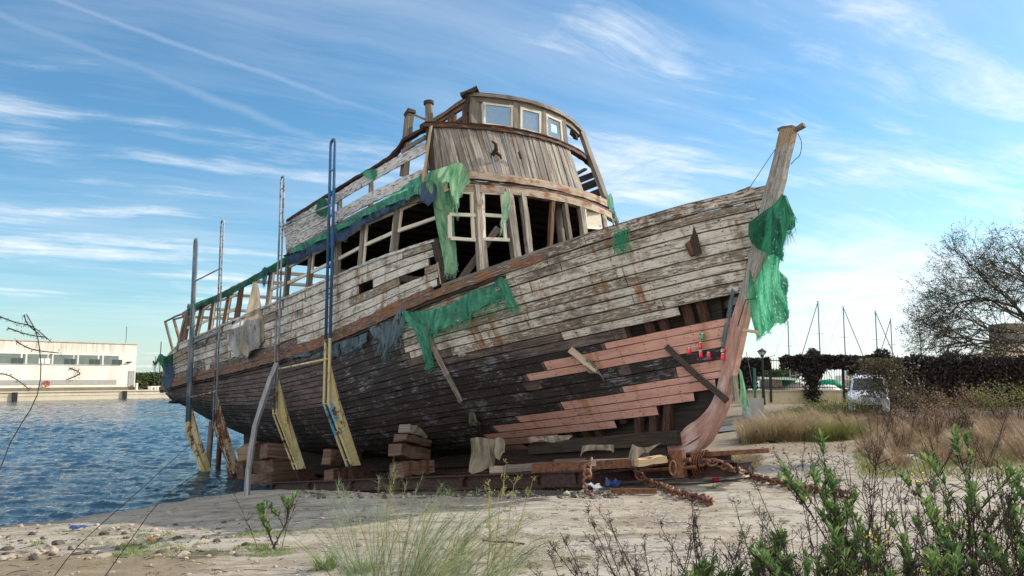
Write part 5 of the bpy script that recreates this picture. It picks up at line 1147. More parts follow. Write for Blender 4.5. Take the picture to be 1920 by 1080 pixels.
for x0, x1, lab in ((289, 298, 'pale low bench on the quay right of the building'), (300.5, 309, 'second pale low bench on the quay nearest the boat stern')):
    mb = MB(); qbox(mb, aq(x0, 2), aq(x1, 2), 2, 3, .1, .28); qbox(mb, aq(x0, 2), aq(x0, 2)+.2, 2.02, 2.98, -.3, .096); qbox(mb, aq(x1, 2)-.2, aq(x1, 2), 2.02, 2.98, -.3, .096); tag(mb.build('bench', M['frame_white']), lab, 'bench')
for x, y, h_, r_, lab in ((303, 735, 641, .07, 'tall thin mast on the quay behind the boat stern'), (237, 640, 612, .04, 'thin aerial on the roof of the white building'), (294, 725, 668, .05, 'thin pole standing left of the stern')):
    b = 1.2 if y > 700 else 5; a = aq(x, b+3); p = Q0+QD*a+QN*(b+3); r = ray(x, h_); z = EYE[2]+r[2]/r[1]*p[1]
    mb = MB(); tube(mb, [(p[0], p[1], -.4), (p[0], p[1], z)], r_, 6); tag(mb.build('light_mast' if y > 700 else 'aerial', M['lamp_iron']), lab, 'mast')
# scattered leaf cards for foliage volumes
def leafcloud(mb, n, fn, size, elong=1.6, flat=0.):
    for _ in range(n):
        c = V(fn()); a = V(rnd(-1, 1), rnd(-1, 1), rnd(-1, 1)*(1-flat)).normalized(); b = a.orthogonal().normalized(); b = (Matrix.Rotation(rnd(0, 6.28), 3, a)@b); s = size*rnd(.5, 1.3)
        e = a*s*elong; b = b*s*.5; mb.add([c-e, c+b, c+e, c-b], [[0, 1, 2, 3]])
mb = MB()
def f_():
    a = rnd(aq(256, 14), aq(420, 14)); b = rnd(14, 22); p = Q0+QD*a+QN*b; hh = 1.9+1.1*mnoise.noise(V(a*.25, 0, 0))+.6*mnoise.noise(V(a*.9, 3, 0)); return (p[0], p[1], -.4+hh*random.random()**.6*1.35)
leafcloud(mb, 9000, f_, .28); tag(mb.build('treeline', M['far_tree']), 'dark green shrub belt beyond the quay right of the white building', 'shrubs', kind='stuff')
# ================================================================ BACKGROUND RIGHT: ROAD, RAILINGS, IVY, VAN, YACHTS, HOUSE
plain('asphalt', (.12, .12, .125), .9, nz=.3, nscale=3, bump=.01); plain('ochre_wall', (.5, .4, .22), .9, nz=.4, nscale=1.2, col2=(.62, .54, .38)); plain('fence_iron', (.03, .035, .035), .7); plain('fence_green', (.03, .14, .09), .7)
FY = 40.
mb = MB(); n = 60; vs = []
for i in range(n):
    x = 6+60*i/(n-1)
    for y in (31.5, 36.8): vs.append((x, y, gz(x, y, False)+.05))
mb.add(vs, [[2*i, 2*i+2, 2*i+3, 2*i+1] for i in range(n-1)]); tag(mb.build('road', M['asphalt']), kind='structure')
fx = lambda px, Y=FY: (px-PCX)/FOC*Y*1.0
fz = lambda y, Y=FY: EYE[2]+ray(960, y)[2]/ray(960, y)[1]*Y
fw = empty('railing_wall', (fx(1380), FY, .35)); tag(fw, 'black iron railings on a low ochre wall, partly overgrown with ivy', 'fence')
INVW = Matrix.Translation((-fx(1380), -FY, -.35))
def part(mb, name, mat, root, **k): o = mb.build(name, mat, root, **k); o.matrix_parent_inverse = Matrix.Translation(-V(root.location)); return o
mb = MB(); beam(mb, (fx(1300), FY+.15, .6), (fx(2250), FY+.15, .6), .3, .62, n=30, jit=.01); part(mb, 'low_wall', M['ochre_wall'], fw)
mb = MB(); beam(mb, (fx(1300), FY+.15, .95), (fx(2250), FY+.15, .95), .4, .08, n=30, jit=.008); part(mb, 'coping', M['quay_stone'], fw)
mb = MB(); zt_, zb_ = fz(672), 1.0
x = fx(1310)
while x < fx(1680):
    tube(mb, [(x, FY+.15, zb_), (x, FY+.15, zt_-.03+.05)], .011, 4, cap=False); x += .125
for z in (zb_+.12, zt_-.1): beam(mb, (fx(1310), FY+.15, z), (fx(1690), FY+.15, z), .03, .04)
part(mb, 'bars', M['fence_iron'], fw)
for px in (1441, 1577, 1664):
    mb = MB(); beam(mb, (fx(px), FY-.02, .4), (fx(px), FY-.02, fz(681)), .1, .1, up=(1, 0, 0)); part(mb, 'fence_post', M['fence_iron'], fw)
mb = MB(); tube(mb, [(fx(1412, 36), 36, .3), (fx(1412, 36), 36, fz(690, 36))], .06, 8); tag(mb.build('green_pole', M['fence_green']), 'thin green pole standing on a concrete block behind the stem', 'pole')
mb = MB(); box(mb, (fx(1412, 36)-.15, 35.9, fz(753, 36)-.3), (.75, .7, .9), jit=.02); tag(mb.build('concrete_block', M['grey_panel']), 'grey concrete block at the foot of the green pole', 'block')
# ivy: solid curtain on the right, hanging top and columns on the left
def ivy(name, n, fn, label, cat, size=.066, mat='ivy', n2=0):
    mb = MB(); leafcloud(mb, n, fn, size)
    root = empty(name, (fx(1500), FY-.4, .4)); tag(root, label, cat); part(mb, 'leaves', M[mat], root)
    mb = MB()
    for _ in range(max(20, n//260)):
        p = V(fn()); q = p+V(rnd(-.5, .5), rnd(-.2, .2), rnd(-.9, .2)); tube(mb, [p, (p+q)/2+V(rnd(-.1, .1), 0, rnd(-.1, .1)), q], .012, 4, cap=False)
    part(mb, 'stems', M['twig'], root); return root
def ftop(px): return 668+7*mnoise.noise(V(px*.03, 0, 0))+5*mnoise.noise(V(px*.13, 4, 0))-(14*max(0, 1-abs(px-1522)/16))-(14*max(0, 1-abs(px-1650)/16))-(12*max(0, 1-abs(px-1783)/22))
def f1():
    while True:
        px = rnd(1640, 2160); yy = rnd(0, 1); base = 752 if px < 1680 else 785; y = ftop(px)+yy*(base-ftop(px)); 
        if px < 1690 and random.random() < .45*(y-700)/60: continue
        return (fx(px, FY-.4), FY-.4+rnd(-.5, .5), fz(y, FY-.4))
ivy('ivy_hedge', 58000, f1, 'dark overgrown ivy curtain covering the fence on the right', 'hedge')
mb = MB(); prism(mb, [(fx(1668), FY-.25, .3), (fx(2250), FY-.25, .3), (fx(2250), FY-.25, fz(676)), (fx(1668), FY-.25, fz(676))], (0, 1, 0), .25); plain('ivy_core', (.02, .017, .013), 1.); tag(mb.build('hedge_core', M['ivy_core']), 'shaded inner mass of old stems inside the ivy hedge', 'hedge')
def f2():
    while True:
        px = rnd(1462, 1640); dep = 24+10*mnoise.noise(V(px*.04, 2, 0))+(50*max(0, 1-abs(px-1520)/22))+(10 if px > 1590 else 0)+(40*max(0, (px-1615)/25)); y = ftop(px)+random.random()**1.3*dep
        if px < 1490 and random.random() < .5: continue
        return (fx(px, FY-.3), FY-.3+rnd(-.35, .35), fz(y, FY-.3))
ivy('hanging_ivy', 13000, f2, 'dark ivy hanging along the top of the railings in the middle', 'ivy')
def f3():
    px = random.gauss(1519, 8); y = rnd(675, 762); return (fx(px, FY-.4), FY-.4+rnd(-.3, .3), fz(y, FY-.4))
ivy('ivy_column', 1500, f3, 'ivy column hanging down to the wall beside the van', 'ivy')
def f4():
    while True:
        px = rnd(1310, 1440); dep = 58 if px < 1415 else 30; y = 672+3*mnoise.noise(V(px*.1, 0, 1))+random.random()**1.1*dep*(1-.3*(px > 1425)); return (fx(px, FY-.4), FY-.4+rnd(-.3, .3), fz(y, FY-.4))
ivy('ivy_clump', 8000, f4, 'dark ivy clump on the railings just right of the stem', 'ivy')
def f5():
    px = random.gauss(1650, 26); y = rnd(672, 745)-abs(px-1650)*0; return (fx(px, 33.2), 33.2+rnd(-.5, .5), fz(y, 33.2))
ivy('dry_bush', 2600, f5, 'sparse dry ivy bush in front of the right half of the van', 'bush', .05, 'ivy_dry')
# lamp
lx, LY = fx(1427.5, 38.5), 38.5
lamp = empty('street_lamp', (lx, LY, .35)); tag(lamp, 'old-fashioned black street lamp with a glass lantern near the stem', 'street lamp')
LS_ = lambda y: fz(y, LY)
mb = MB(); tube(mb, [(lx, LY, .3), (lx, LY, 1.2)], .09, 10, r2=.06); tube(mb, [(lx, LY, 1.2), (lx, LY, LS_(668))], .045, 10); tube(mb, [(lx, LY, LS_(669)), (lx, LY, LS_(665))], .09, 8); part(mb, 'pole', M['lamp_iron'], lamp)
mb = MB(); lathe(mb, [(.12, LS_(665.2)), (.2, LS_(659.5))], (lx, LY, 0), 6); plain('lamp_glass', (.6, .62, .55), .3); part(mb, 'lantern_glass', M['lamp_glass'], lamp)
mb = MB(); lathe(mb, [(.25, LS_(659.4)), (.2, LS_(657.5)), (.08, LS_(655)), (.03, LS_(654.2)), (.03, LS_(652.5))], (lx, LY, 0), 6)
for k in range(6): a = math.pi*k/3; tube(mb, [(lx+.125*math.cos(a), LY+.125*math.sin(a), LS_(665.2)), (lx+.205*math.cos(a), LY+.205*math.sin(a), LS_(659.5))], .012, 4)
part(mb, 'lantern_cap', M['lamp_iron'], lamp)
for px, lab in ((1526, 'top of a second street lamp poking out of the ivy'),):
    x2 = fx(px, 41.5); mb = MB(); z2 = lambda y: fz(y, 41.5); lathe(mb, [(.3, z2(668)), (.2, z2(664)), (.08, z2(661)), (.03, z2(658))], (x2, 41.5, 0), 6); tube(mb, [(x2, 41.5, .3), (x2, 41.5, z2(672))], .05, 8); lathe(mb, [(.13, z2(674)), (.22, z2(668.5))], (x2, 41.5, 0), 6); tag(mb.build('street_lamp', M['lamp_iron']), lab, 'street lamp')
# white van, nose towards us
vx, VY = fx(1622, 34.), 34.; vz = -.02
van = empty('white_van', mat=Matrix.Translation((vx, VY, vz))@Matrix.Rotation(R(-25), 4, 'Z')@Matrix.Scale(.93, 4)); tag(van, 'small white van parked facing us behind the dry grass', 'van')
def van_body():
    # sections along y: (y, half width bottom, half width top, z bottom, z belt, z top)
    bm = []; prof = [(0, .74, .70, .28, .62, .66), (.08, .84, .80, .24, .78, .86), (.45, .87, .82, .22, .98, 1.02), (.85, .88, .80, .22, 1.06, 1.10), (.95, .88, .78, .22, 1.08, 1.16), (1.5, .89, .70, .22, 1.12, 1.74), (1.75, .89, .69, .22, 1.12, 1.82), (3.4, .89, .70, .22, 1.12, 1.86), (3.95, .88, .68, .24, 1.1, 1.80), (4.05, .85, .66, .3, 1.08, 1.7)]
    mb = MB(); vs = []
    for y, hb_, ht, z0, zb, z1 in prof:
        for s in (1, -1):
            pass
        ring = [(hb_*.96, z0), (hb_, z0+.15), (hb_, zb*.7), (hb_*.98, zb), (ht, z1-.06), (ht-.08, z1), (0, z1+.02)]
        ring = ring+[(-a, b) for a, b in ring[-2::-1]]; vs += [(a, y, b) for a, b in ring]
    m = 13; fs = []
    for i in range(len(prof)-1):
        for k in range(m-1): fs.append([i*m+k, (i+1)*m+k, (i+1)*m+k+1, i*m+k+1])
        fs.append([i*m+m-1, (i+1)*m+m-1, (i+1)*m, i*m])
    fs += [list(range(m)), [(len(prof)-1)*m+k for k in range(m)][::-1]]
    mb.add(vs, fs); return mb
plain('van_paint', (.68, .72, .78), .3, spec=.6); plain('van_black', (.02, .02, .022), .5)
van_body().build('body', M['van_paint'], van, smooth=False)
mb = MB(); prism(mb, [(-.70, .93, 1.14), (.70, .93, 1.14), (.60, 1.44, 1.70), (-.60, 1.44, 1.70)], (0, -.74, .67), .03); mb.build('windscreen', M['dark_glass'], van)
mb = MB(); box(mb, (0, -.015, .42), (1.1, .04, .22)); mb.build('grille', M['van_black'], van)
for s in (1, -1):
    mb = MB(); box(mb, (s*.62, .03, .68), (.3, .08, .16)); mb.build('headlight', M['can_end'], van)
    mb = MB(); box(mb, (s*1.0, 1.05, 1.12), (.2, .1, .17)); mb.build('mirror', M['van_black'], van)
    mb = MB(); prism(mb, [(s*.885, 1.15, 1.14), (s*.885, 2.0, 1.14), (s*.75, 2.0, 1.62), (s*.76, 1.6, 1.6)], (1, 0, 0), .02); mb.build('side_window', M['dark_glass'], van)
    for y in (.75, 3.3):
        mb = MB(); tube(mb, [(s*.93, y, .3), (s*.72, y, .3)], .31, 18); mb.build('wheel', M['van_black'], van)
    mb = MB(); beam(mb, (s*.55, 1.8, 1.88), (s*.55, 3.5, 1.91), .04, .04); mb.build('roof_rail', M['frame_white'], van)
# yachts in the marina
def yacht(px, ytop, Y, label, hull_c, rake=None, boomy=None, size=8, spread=24):
    x = fx(px, Y); z = lambda y: fz(y, Y); root = empty('sailing_yacht', (x, Y, -1.5)); tag(root, label, 'yacht', 'yachts moored behind the railings')
    P = lambda p: V(p)-V(x, Y, -1.5)
    mb = MB(); zt__ = z(ytop); tube(mb, [P((x, Y, .2)), P((x, Y, zt__))], .085, 8, r2=.06); mast = mb.build('mast', M['mast_alu'], root)
    mb = MB(); zs = z(ytop)*.62+.2; beam(mb, P((x-spread/2*.045, Y, zs)), P((x+spread/2*.045, Y, zs)), .05, .04); tube(mb, [P((x-.25, Y, zt__)), P((x+.25, Y, zt__+.02))], .02, 4); mb.build('spreader', M['mast_alu'], mast)
    L = size; mb = MB(); n = 12; vs = []
    for i in range(n+1):
        k = i/n*2-1; w_ = 1.35*(1-abs(k)**2.4)+.02; xx = L/2*k
        for (yy, zz) in ((0, -.1), (-w_*.7, .15), (-w_, 1.0+.15*k*k), (0, 1.08+.15*k*k), (w_, 1.0+.15*k*k), (w_*.7, .15)): vs.append((xx, yy, zz))
    fs = []
    for i in range(n):
        for j in range(6): j2 = (j+1) % 6; fs.append([i*6+j, i*6+j2, (i+1)*6+j2, (i+1)*6+j])
    mb.add(vs, fs); mb.build('hull', hull_c, root)
    mb = MB(); box(mb, (.3, 0, 1.35), (L*.35, 1.3, .5), bev=0); mb.build('cabin', M['frame_white'], root)
    mb = MB(); tube(mb, [P((x, Y, .9+.9)), P((x+(2.6 if (rake or 1) > 0 else -2.6), Y, 1.9))], .07, 8); mb.build('boom', M['mast_alu'], root)
    mb = MB(); s = 1 if (rake or 1) > 0 else -1
    tube(mb, [P((x, Y, zt__-.05)), P((x+s*L*.42, Y, .1))], .055 if rake else .012, 5); tube(mb, [P((x, Y, zt__-.05)), P((x-s*L*.48, Y, .1))], .012, 4); tube(mb, [P((x, Y-.0, zt__-.1)), P((x+.5, Y-1.2, .1))], .01, 4); mb.build('rigging', M['mast_alu'] if rake else M['wire'], root)
    return root
plain('mast_alu', (.22, .23, .25), .4, .3); plain('hull_blue', (.06, .16, .3), .3); 
yacht(1478, 602, 92, 'yacht mast nearest the stem, the shortest of the thin ones', M['frame_white'], None, size=7)
yacht(1536, 565, 88, 'tallest yacht mast, with a furled sail slanting down to the left', M['frame_white'], -1)
yacht(1583, 575, 88, 'yacht mast with a furled sail slanting down to the right, second tallest', M['hull_blue'], 1)
yacht(1643, 583, 90, 'yacht mast above the van with a furled sail slanting down to the right', M['frame_white'], 1)
yacht(1671, 598, 95, 'yacht mast with a wind vane just right of the one above the van', M['frame_white'], -1, size=7)
yacht(1725, 588, 92, 'yacht mast above the ivy hedge nearest to the bare tree', M['frame_white'], None)
yacht(1768, 610, 110, 'faint yacht mast seen through the branches of the bare tree', M['frame_white'], None, size=7)
for px, y, Y, w_, c, lab in ((1465, 718, 60, 3.4, 'boat_green', 'moored motor boat with a green cover seen through the railings beside the stone hut'), (1553, 722, 62, 3.2, 'boat_green', 'moored motor boat with a green cover seen through the railings beside the van'), (1500, 728, 58, 3.6, 'frame_white', 'white motor boat seen through the railings left of the ivy column'), (1545, 733, 56, 2.8, 'frame_white', 'low white dinghy seen through the railings right of the ivy column'), (1606, 700, 70, 4, 'frame_white', 'white motor cruiser behind the van')):
    if c not in M: plain('boat_green', (.01, .22, .13), .6)
    x = fx(px, Y); zc = fz(y, Y); root = empty('motor_boat', (x, Y, zc)); tag(root, lab, 'boat', 'motor boats behind the railings')
    mb = MB(); n = 8; vs = []
    for i in range(n+1):
        k = i/n*2-1; ww = .9*(1-abs(k)**3)+.05
        for yy, zz in ((0, -.9), (-ww, -.35), (-ww, .0), (ww, .0), (ww, -.35)): vs.append((w_/2*k, yy, zz-.2))
    fs = [[i*5+j, i*5+(j+1) % 5, (i+1)*5+(j+1) % 5, (i+1)*5+j] for i in range(n) for j in range(5)]; mb.add(vs, fs); mb.build('hull', M['frame_white'], root)
    mb = MB(); lathe(mb, [(.72*w_*.5, -.2), (.66*w_*.5, .1), (.4*w_*.5, .38), (.05, .45)], n=12); mb.build('cover' if c == 'boat_green' else 'cabin', M[c], root, smooth=True)
# stone hut behind railings, low quay boards
mb = MB(); x0, x1 = fx(1440, 50), fx(1463, 50); beam(mb, ((x0+x1)/2, 51, -.2), ((x0+x1)/2, 51, fz(712, 50)), x1-x0, 2, up=(0, 1, 0), n=4, jit=.01)
plain('rubble_stone', (.2, .17, .14), .9, nz=.6, nscale=3, bump=.05); tag(mb.build('stone_hut', M['rubble_stone']), 'small grey stone hut seen through the railings near the lamp', 'hut')
mb = MB(); beam(mb, (fx(1395, 58), 58, fz(708, 58)), (fx(1500, 58), 58, fz(712, 58)), 3, .12, n=6, jit=.02); tag(mb.build('boat_shelter', M['frame_white']), 'long pale curved shelter roof behind the railings', 'roof')
mb = MB()
def f6(): px = rnd(1395, 1480); return (fx(px, 130), 130+rnd(-4, 4), fz(707-9*random.random()*(1+.6*mnoise.noise(V(px*.06, 0, 0))), 130))
leafcloud(mb, 2500, f6, .5); tag(mb.build('far_trees', M['far_tree']), 'low dark tree mass beyond the marina seen through the railings', 'trees', kind='stuff')
# house with tiled roof
hs_ = empty('tiled_house', (fx(1880, 58), 58, .3)); tag(hs_, 'house with a terracotta tiled roof behind the hedge at the right edge', 'house')
def tile_mat():
    t = NT('roof_tiles'); ob = t.obj(); wv = t.n('ShaderNodeTexWave', {'Vector': ob, 'Scale': 1.3, 'Distortion': .3}, wave_type='BANDS', bands_direction='X'); w2 = t.n('ShaderNodeTexWave', {'Vector': ob, 'Scale': .8, 'Distortion': .4}, bands_direction='Y'); a = t.noise(ob, (1, 1, 1), 2.5, 5, .6)
    c = t.mix(t.mr(a, .3, .7), (.28, .15, .09), (.5, .34, .22)); c = t.mix(t.mr(wv, .0, .4, .75, 0), c, (.09, .05, .035)); c = t.mix(t.mr(w2, 0, .2, .5, 0), c, (.1, .06, .04)); t.pb(c, .85, t.bump(wv, .8, .08)); M['tiles'] = t.m
tile_mat()
X0, X1 = fx(1795, 55), fx(2100, 55); zr0, zr1 = fz(666, 55)-.5, fz(648, 62)
mb = MB(); mb.add([(X0, 54, fz(669, 54)), (X1, 54, fz(669, 54)), (X1, 62, fz(640, 62)), (fx(1905, 62), 62, fz(640, 62)), (X0, 54, fz(669, 54)-.15), (X1, 54, fz(669, 54)-.15), (X1, 62, fz(640, 62)-.15), (fx(1905, 62), 62, fz(640, 62)-.15)], [[0, 1, 2, 3], [4, 7, 6, 5], [0, 4, 5, 1], [0, 3, 7, 4]]); part(mb, 'roof', M['tiles'], hs_)
mb = MB(); beam(mb, ((X0+X1)/2+.8, 58.5, .3), ((X0+X1)/2+.8, 58.5, fz(672, 54)), X1-X0-1.5, 7.6, up=(0, 1, 0)); part(mb, 'wall', M['stucco'], hs_)
mb = MB(); a = fx(1882, 63); b = fx(1960, 63); beam(mb, ((a+b)/2, 64, 3), ((a+b)/2, 64, fz(606, 63)), b-a, 2, up=(0, 1, 0)); part(mb, 'tower', M['rubble_stone'], hs_)
# the leafless tree reaching in from the right
def tree(root_p, label):
    random.seed(31); mb = MB(); lf = MB(); twigs = MB()
    def grow(p, d, L, r, dep, tgt=None):
        n = 4 if dep < 2 else 3; pts = [p]; q = p
        for i in range(n):
            d = (d+V(rnd(-1, 1), rnd(-.6, .6), rnd(-1, 1))*.20).normalized(); 
            if dep >= 2: d = (d+V(-.03, 0, .03 if random.random() < .5 else -.05)).normalized()
            q = q+d*L/n; pts.append(q)
        tube(mb if dep < 5 else twigs, pts, max(r, .007), 6 if dep < 3 else (4 if dep < 5 else 3), cap=False, r2=max(r*.62, .006))
        if dep >= 7 or L < .22:
            for _ in range(5):
                c = pts[random.randrange(1, len(pts))]+V(rnd(-.12, .12), rnd(-.12, .12), rnd(-.12, .12)); a = V(rnd(-1, 1), rnd(-1, 1), rnd(-1, 1)).normalized()*.062; b = a.orthogonal().normalized()*.036; lf.add([c-a*.8, c+b*.8, c+a*.8, c-b*.8], [[0, 1, 2, 3]])
            return
        k = 3 if dep in (1, 2, 3, 4) else 2
        if dep >= 5 and random.random() < .5: k += 1
        for i in range(k):
            base = pts[-1] if i < 2 else pts[random.randrange(1, n)]
            sp = .75 if dep > 1 else .55
            nd = (d+V(rnd(-1, 1), rnd(-.8, .8), rnd(-1, 1))*sp).normalized()
            grow(base, nd, L*rnd(.68, .86), r*(.62 if i < 2 else .46), dep+1)
    P = V(root_p); T = P+V(-.3, 0, 3.0); tube(mb, [P, P+V(-.1, 0, 1.5), T], .42, 10, r2=.3)
    for d, L, r in (((-1, 0, .34), 2.5, .13), ((-1, .1, -.02), 2.2, .10), ((-.9, -.2, -.22), 2.1, .09), ((-.55, 0, .9), 2.1, .14), ((-.85, .2, .6), 2.2, .12), ((-.1, .1, .9), 2.0, .15), ((.8, -.1, .3), 2.2, .13), ((-1, -.1, .14), 2.5, .10), ((-.9, .3, .45), 2.3, .11)): grow(T+V(0, 0, rnd(-.3, .9)), V(d).normalized(), L, r, 1)
    o = empty('bare_tree', root_p); tag(o, label, 'tree'); inv_ = Matrix.Translation(-P)
    for m_, nm, mt in ((mb, 'trunk', 'bark'), (twigs, 'twigs', 'twig'), (lf, 'leaves', 'tree_leaf')): c = m_.build(nm, M[mt], o); c.matrix_parent_inverse = inv_
    return o
tree((fx(1990, 43), 43, .3), 'wide nearly leafless tree reaching in over the ivy hedge at the right edge')
# ================================================================ VEGETATION AND LITTER
def blade(mb, p, d, L, w, bend, seg=4):
    d = V(d).normalized(); s = d.cross(V(0, 0, 1));
    if s.length < .05: s = V(1, 0, 0)
    s = (Matrix.Rotation(rnd(-.8, .8), 3, 'Z')@s.normalized()); q = V(p); vs = []
    for i in range(seg+1):
        k = i/seg; ww = w*(1-k*.85); vs += [q-s*ww, q+s*ww]; d = (d+V(bend)*(1/seg)).normalized(); q = q+d*L/seg
    mb.add(vs, [[2*i, 2*i+1, 2*i+3, 2*i+2] for i in range(seg)]); return q
def leaf(mb, p, d, L, w):
    d = V(d).normalized(); s = d.cross(V(rnd(-.4, .4), rnd(-.4, .4), 1)).normalized(); n = s.cross(d)
    p = V(p); a = p+d*L*.35+n*L*.06; b = p+d*L*.7+n*L*.06; t_ = p+d*L
    mb.add([p, a-s*w+n*w*.4, a, a+s*w+n*w*.4, b-s*w*.8+n*w*.3, b, b+s*w*.8+n*w*.3, t_], [[0, 1, 2], [0, 2, 3], [1, 4, 5, 2], [2, 5, 6, 3], [4, 7, 5], [5, 7, 6]])
def leafy(px, py, D, hgt, spread, stems, label, seed, flower=0, name='leafy_shrub', dens_=1., dead=.4, lean=0, group='green leafy shrubs in the foreground', lw=1.):
    """an inula-like bush: dark woody stems, leaf rosettes at the tips, a rim of dead stalks"""
    random.seed(seed); b = aty(px, py, D); b[2] = gz(b[0], b[1]); root = empty(name, b); tag(root, label, 'shrub', group)
    st = MB(); lf = MB(); tp = MB(); fls = []; dd = MB()
    def rosette(p, d, n, L):
        for i in range(n):
            a = rnd(0, 6.28); e = V(math.cos(a), math.sin(a), rnd(.1, 1.6)); leaf(tp if random.random() < .35 else lf, p-V(d)*rnd(0, .10), (V(d)*.5+e).normalized(), L*rnd(.6, 1.15), .0085*rnd(.8, 1.2)*lw)
    def stem(p, d, L, r, dep):
        n = 5; pts = [p]; q = p
        for i in range(n): d = (d+V(rnd(-1, 1), rnd(-1, 1), rnd(-.3, .7))*.2).normalized(); q = q+d*L/n; pts.append(q)
        tube(st, pts, r*.8, 5, cap=False, r2=r*.5)
        for i in range(int(60*L*dens_)):       # crumpled dead leaves on the lower stem
            k = random.random(); c = pts[int(k*(n-1))].lerp(pts[int(k*(n-1))+1], random.random()); leaf(dd, c, (rnd(-1, 1), rnd(-1, 1), rnd(-1, .6)), rnd(.02, .05), .005)
        if dep == 0 or random.random() < .15:
            rosette(pts[-1], d, int(17*dens_), .08)
            for i in (2, 3, 4):
                if random.random() < .4: rosette(pts[i], d, int(6*dens_), .07)
            if random.random() < flower:
                fl = MB(); fls.append(fl)
                for _ in range(22): c = pts[-1]+V(rnd(-.05, .05), rnd(-.05, .05), rnd(.02, .1)); leaf(fl, c, (rnd(-1, 1), rnd(-1, 1), rnd(.2, 1)), .018, .006)
            return
        for i in range(random.choice((2, 3, 3))): stem(pts[random.choice((-1, -1, -2, -3))], (d+V(rnd(-1, 1), rnd(-1, 1), rnd(0, .6))*.7).normalized(), L*rnd(.5, .8), r*.65, dep-1)
    for i in range(stems):
        a = rnd(0, 6.28); e = V(math.cos(a)*spread+lean, math.sin(a)*spread, 1).normalized(); stem(V(rnd(-.06, .06), rnd(-.06, .06), -.03), e, hgt*rnd(.4, .62), .010, 2)
    for i in range(int(stems*7*dead)):          # dry upright flower stalks
        a = rnd(0, 6.28); d = V(math.cos(a)*.35*spread*2, math.sin(a)*.35*spread*2, 1).normalized(); q = V(rnd(-.2, .2), rnd(-.2, .2), 0); pts = [q]
        for k in range(6): d = (d+V(rnd(-1, 1), rnd(-1, 1), .3)*.1).normalized(); q = q+d*hgt*rnd(.9, 1.15)/6; pts.append(q)
        tube(dd, pts, .0035, 4, cap=False, r2=.002)
        for k in range(18):
            j = random.randrange(2, 7); c = pts[j]; e = V(rnd(-1, 1), rnd(-1, 1), rnd(.2, 1)).normalized()*rnd(.04, .12); tube(dd, [c, c+e], .0018, 3, cap=False)
            leaf(dd, c+e, e, .012, .005)
    st.build('stems', M['twig'], root); lf.build('leaves', M['leaf_green'], root); tp.build('young_leaves', M['leaf_tip'], root); dd.build('dry_stalks', M['twig'], root)
    for fl in fls[:3]: fl.build('flower_head', M['yellow_flower'], root)
    return root
def twiggy(px, py, D, hgt, n, label, seed, lean=0, spread=.5, mat='twig', group='bare twiggy weeds in the foreground', name='twiggy_weed', seeds=1., r0=.0055):
    random.seed(seed); b = aty(px, py, D); b[2] = gz(b[0], b[1]); mb = MB()
    root = None
    for i in range(n):
        a = rnd(0, 6.28); d = V(math.cos(a)*spread+lean, math.sin(a)*spread*.6, 1).normalized(); q = V(b)+V(rnd(-.08, .08), rnd(-.08, .08), -.02); pts = [q]; L = hgt*rnd(.7, 1.1)
        for k in range(8): d = (d+V(rnd(-1, 1), rnd(-1, 1), .25)*.10).normalized(); q = q+d*L/8; pts.append(q)
        tube(mb, pts, r0, 5, cap=False, r2=.002)
        for k in range(int(20*seeds)):
            j = random.randrange(2, 9); c = pts[j]; e = (d+V(rnd(-1, 1), rnd(-1, 1), rnd(-.2, .8))).normalized(); l_ = rnd(.06, .2)*hgt*(1-.06*j); m_ = c+e*l_*.5+V(rnd(-.02, .02), 0, rnd(-.01, .02)); t_ = c+e*l_; tube(mb, [c, m_, t_], .002, 3, cap=False, r2=.0012)
            for z in range(5):
                g = m_.lerp(t_, random.random()); h_ = V(rnd(-1, 1), rnd(-1, 1), rnd(-.5, 1)).normalized()*.02; tube(mb, [g, g+h_], .0012, 3, cap=False); leaf(mb, g+h_, h_, .010, .004)
    return tag(mb.build(name, M[mat]), label, 'weed', group)
def feathery(px, py, D, hgt, n, label, seed, lean=.15, spread=.5, den=1.):
    random.seed(seed); b = aty(px, py, D); b[2] = gz(b[0], b[1]); root = empty('feathery_shrub', b); tag(root, label, 'shrub'); st = MB(); fe = MB(); ye = MB()
    for i in range(n):
        a = rnd(0, 6.28); rr = random.random()**.5; d = V(math.cos(a)*spread*rr+rnd(-.1, .1)+lean*.5, math.sin(a)*spread*rr*.8, 1).normalized(); q = V(math.cos(a)*rr*.24, math.sin(a)*rr*.2, -.02); pts = [q]; L = hgt*rnd(.55, 1.08)
        for k in range(9): d = (d+V(lean*.16+rnd(-.1, .1), rnd(-.08, .08), -.035*k*.6)).normalized(); q = q+d*L/9; pts.append(q)
        tube(st, pts, .0026, 3, cap=False, r2=.001); tgt = ye if i % 8 == 0 else fe
        for k in range(int(150*den)):
            j = rnd(1.2, 8.9); j0 = int(j); c = pts[j0].lerp(pts[min(j0+1, 9)], j-j0); e = (d*.45+V(lean*.9+rnd(-1, 1), rnd(-1, 1), rnd(-.1, .7))).normalized(); l_ = rnd(.06, .2)*(1.25-.08*j); blade(tgt, c, e, l_, .0012, (lean*1.2+rnd(-.4, .4), rnd(-.4, .4), -.5), 3)
    st.build('stems', M['olive_grass'], root); fe.build('fronds', M['feather'], root); ye.build('dry_fronds', M['yellow_feather'], root); return root
def tuft(mb, p, n, h, sp, w=.004, lean=0):
    for _ in range(n):
        a = rnd(0, 6.28); blade(mb, V(p)+V(rnd(-sp, sp)*.5, rnd(-sp, sp)*.5, -.01), (math.cos(a)*.5+lean, math.sin(a)*.5, 1), h*rnd(.5, 1.15), w, (math.cos(a)*.7+lean, math.sin(a)*.7, -.35), 3)
feathery(745, 1130, 5.8, 1.0, 100, 'large feathery grey-green shrub in the foreground centre', 41, .17, .8)
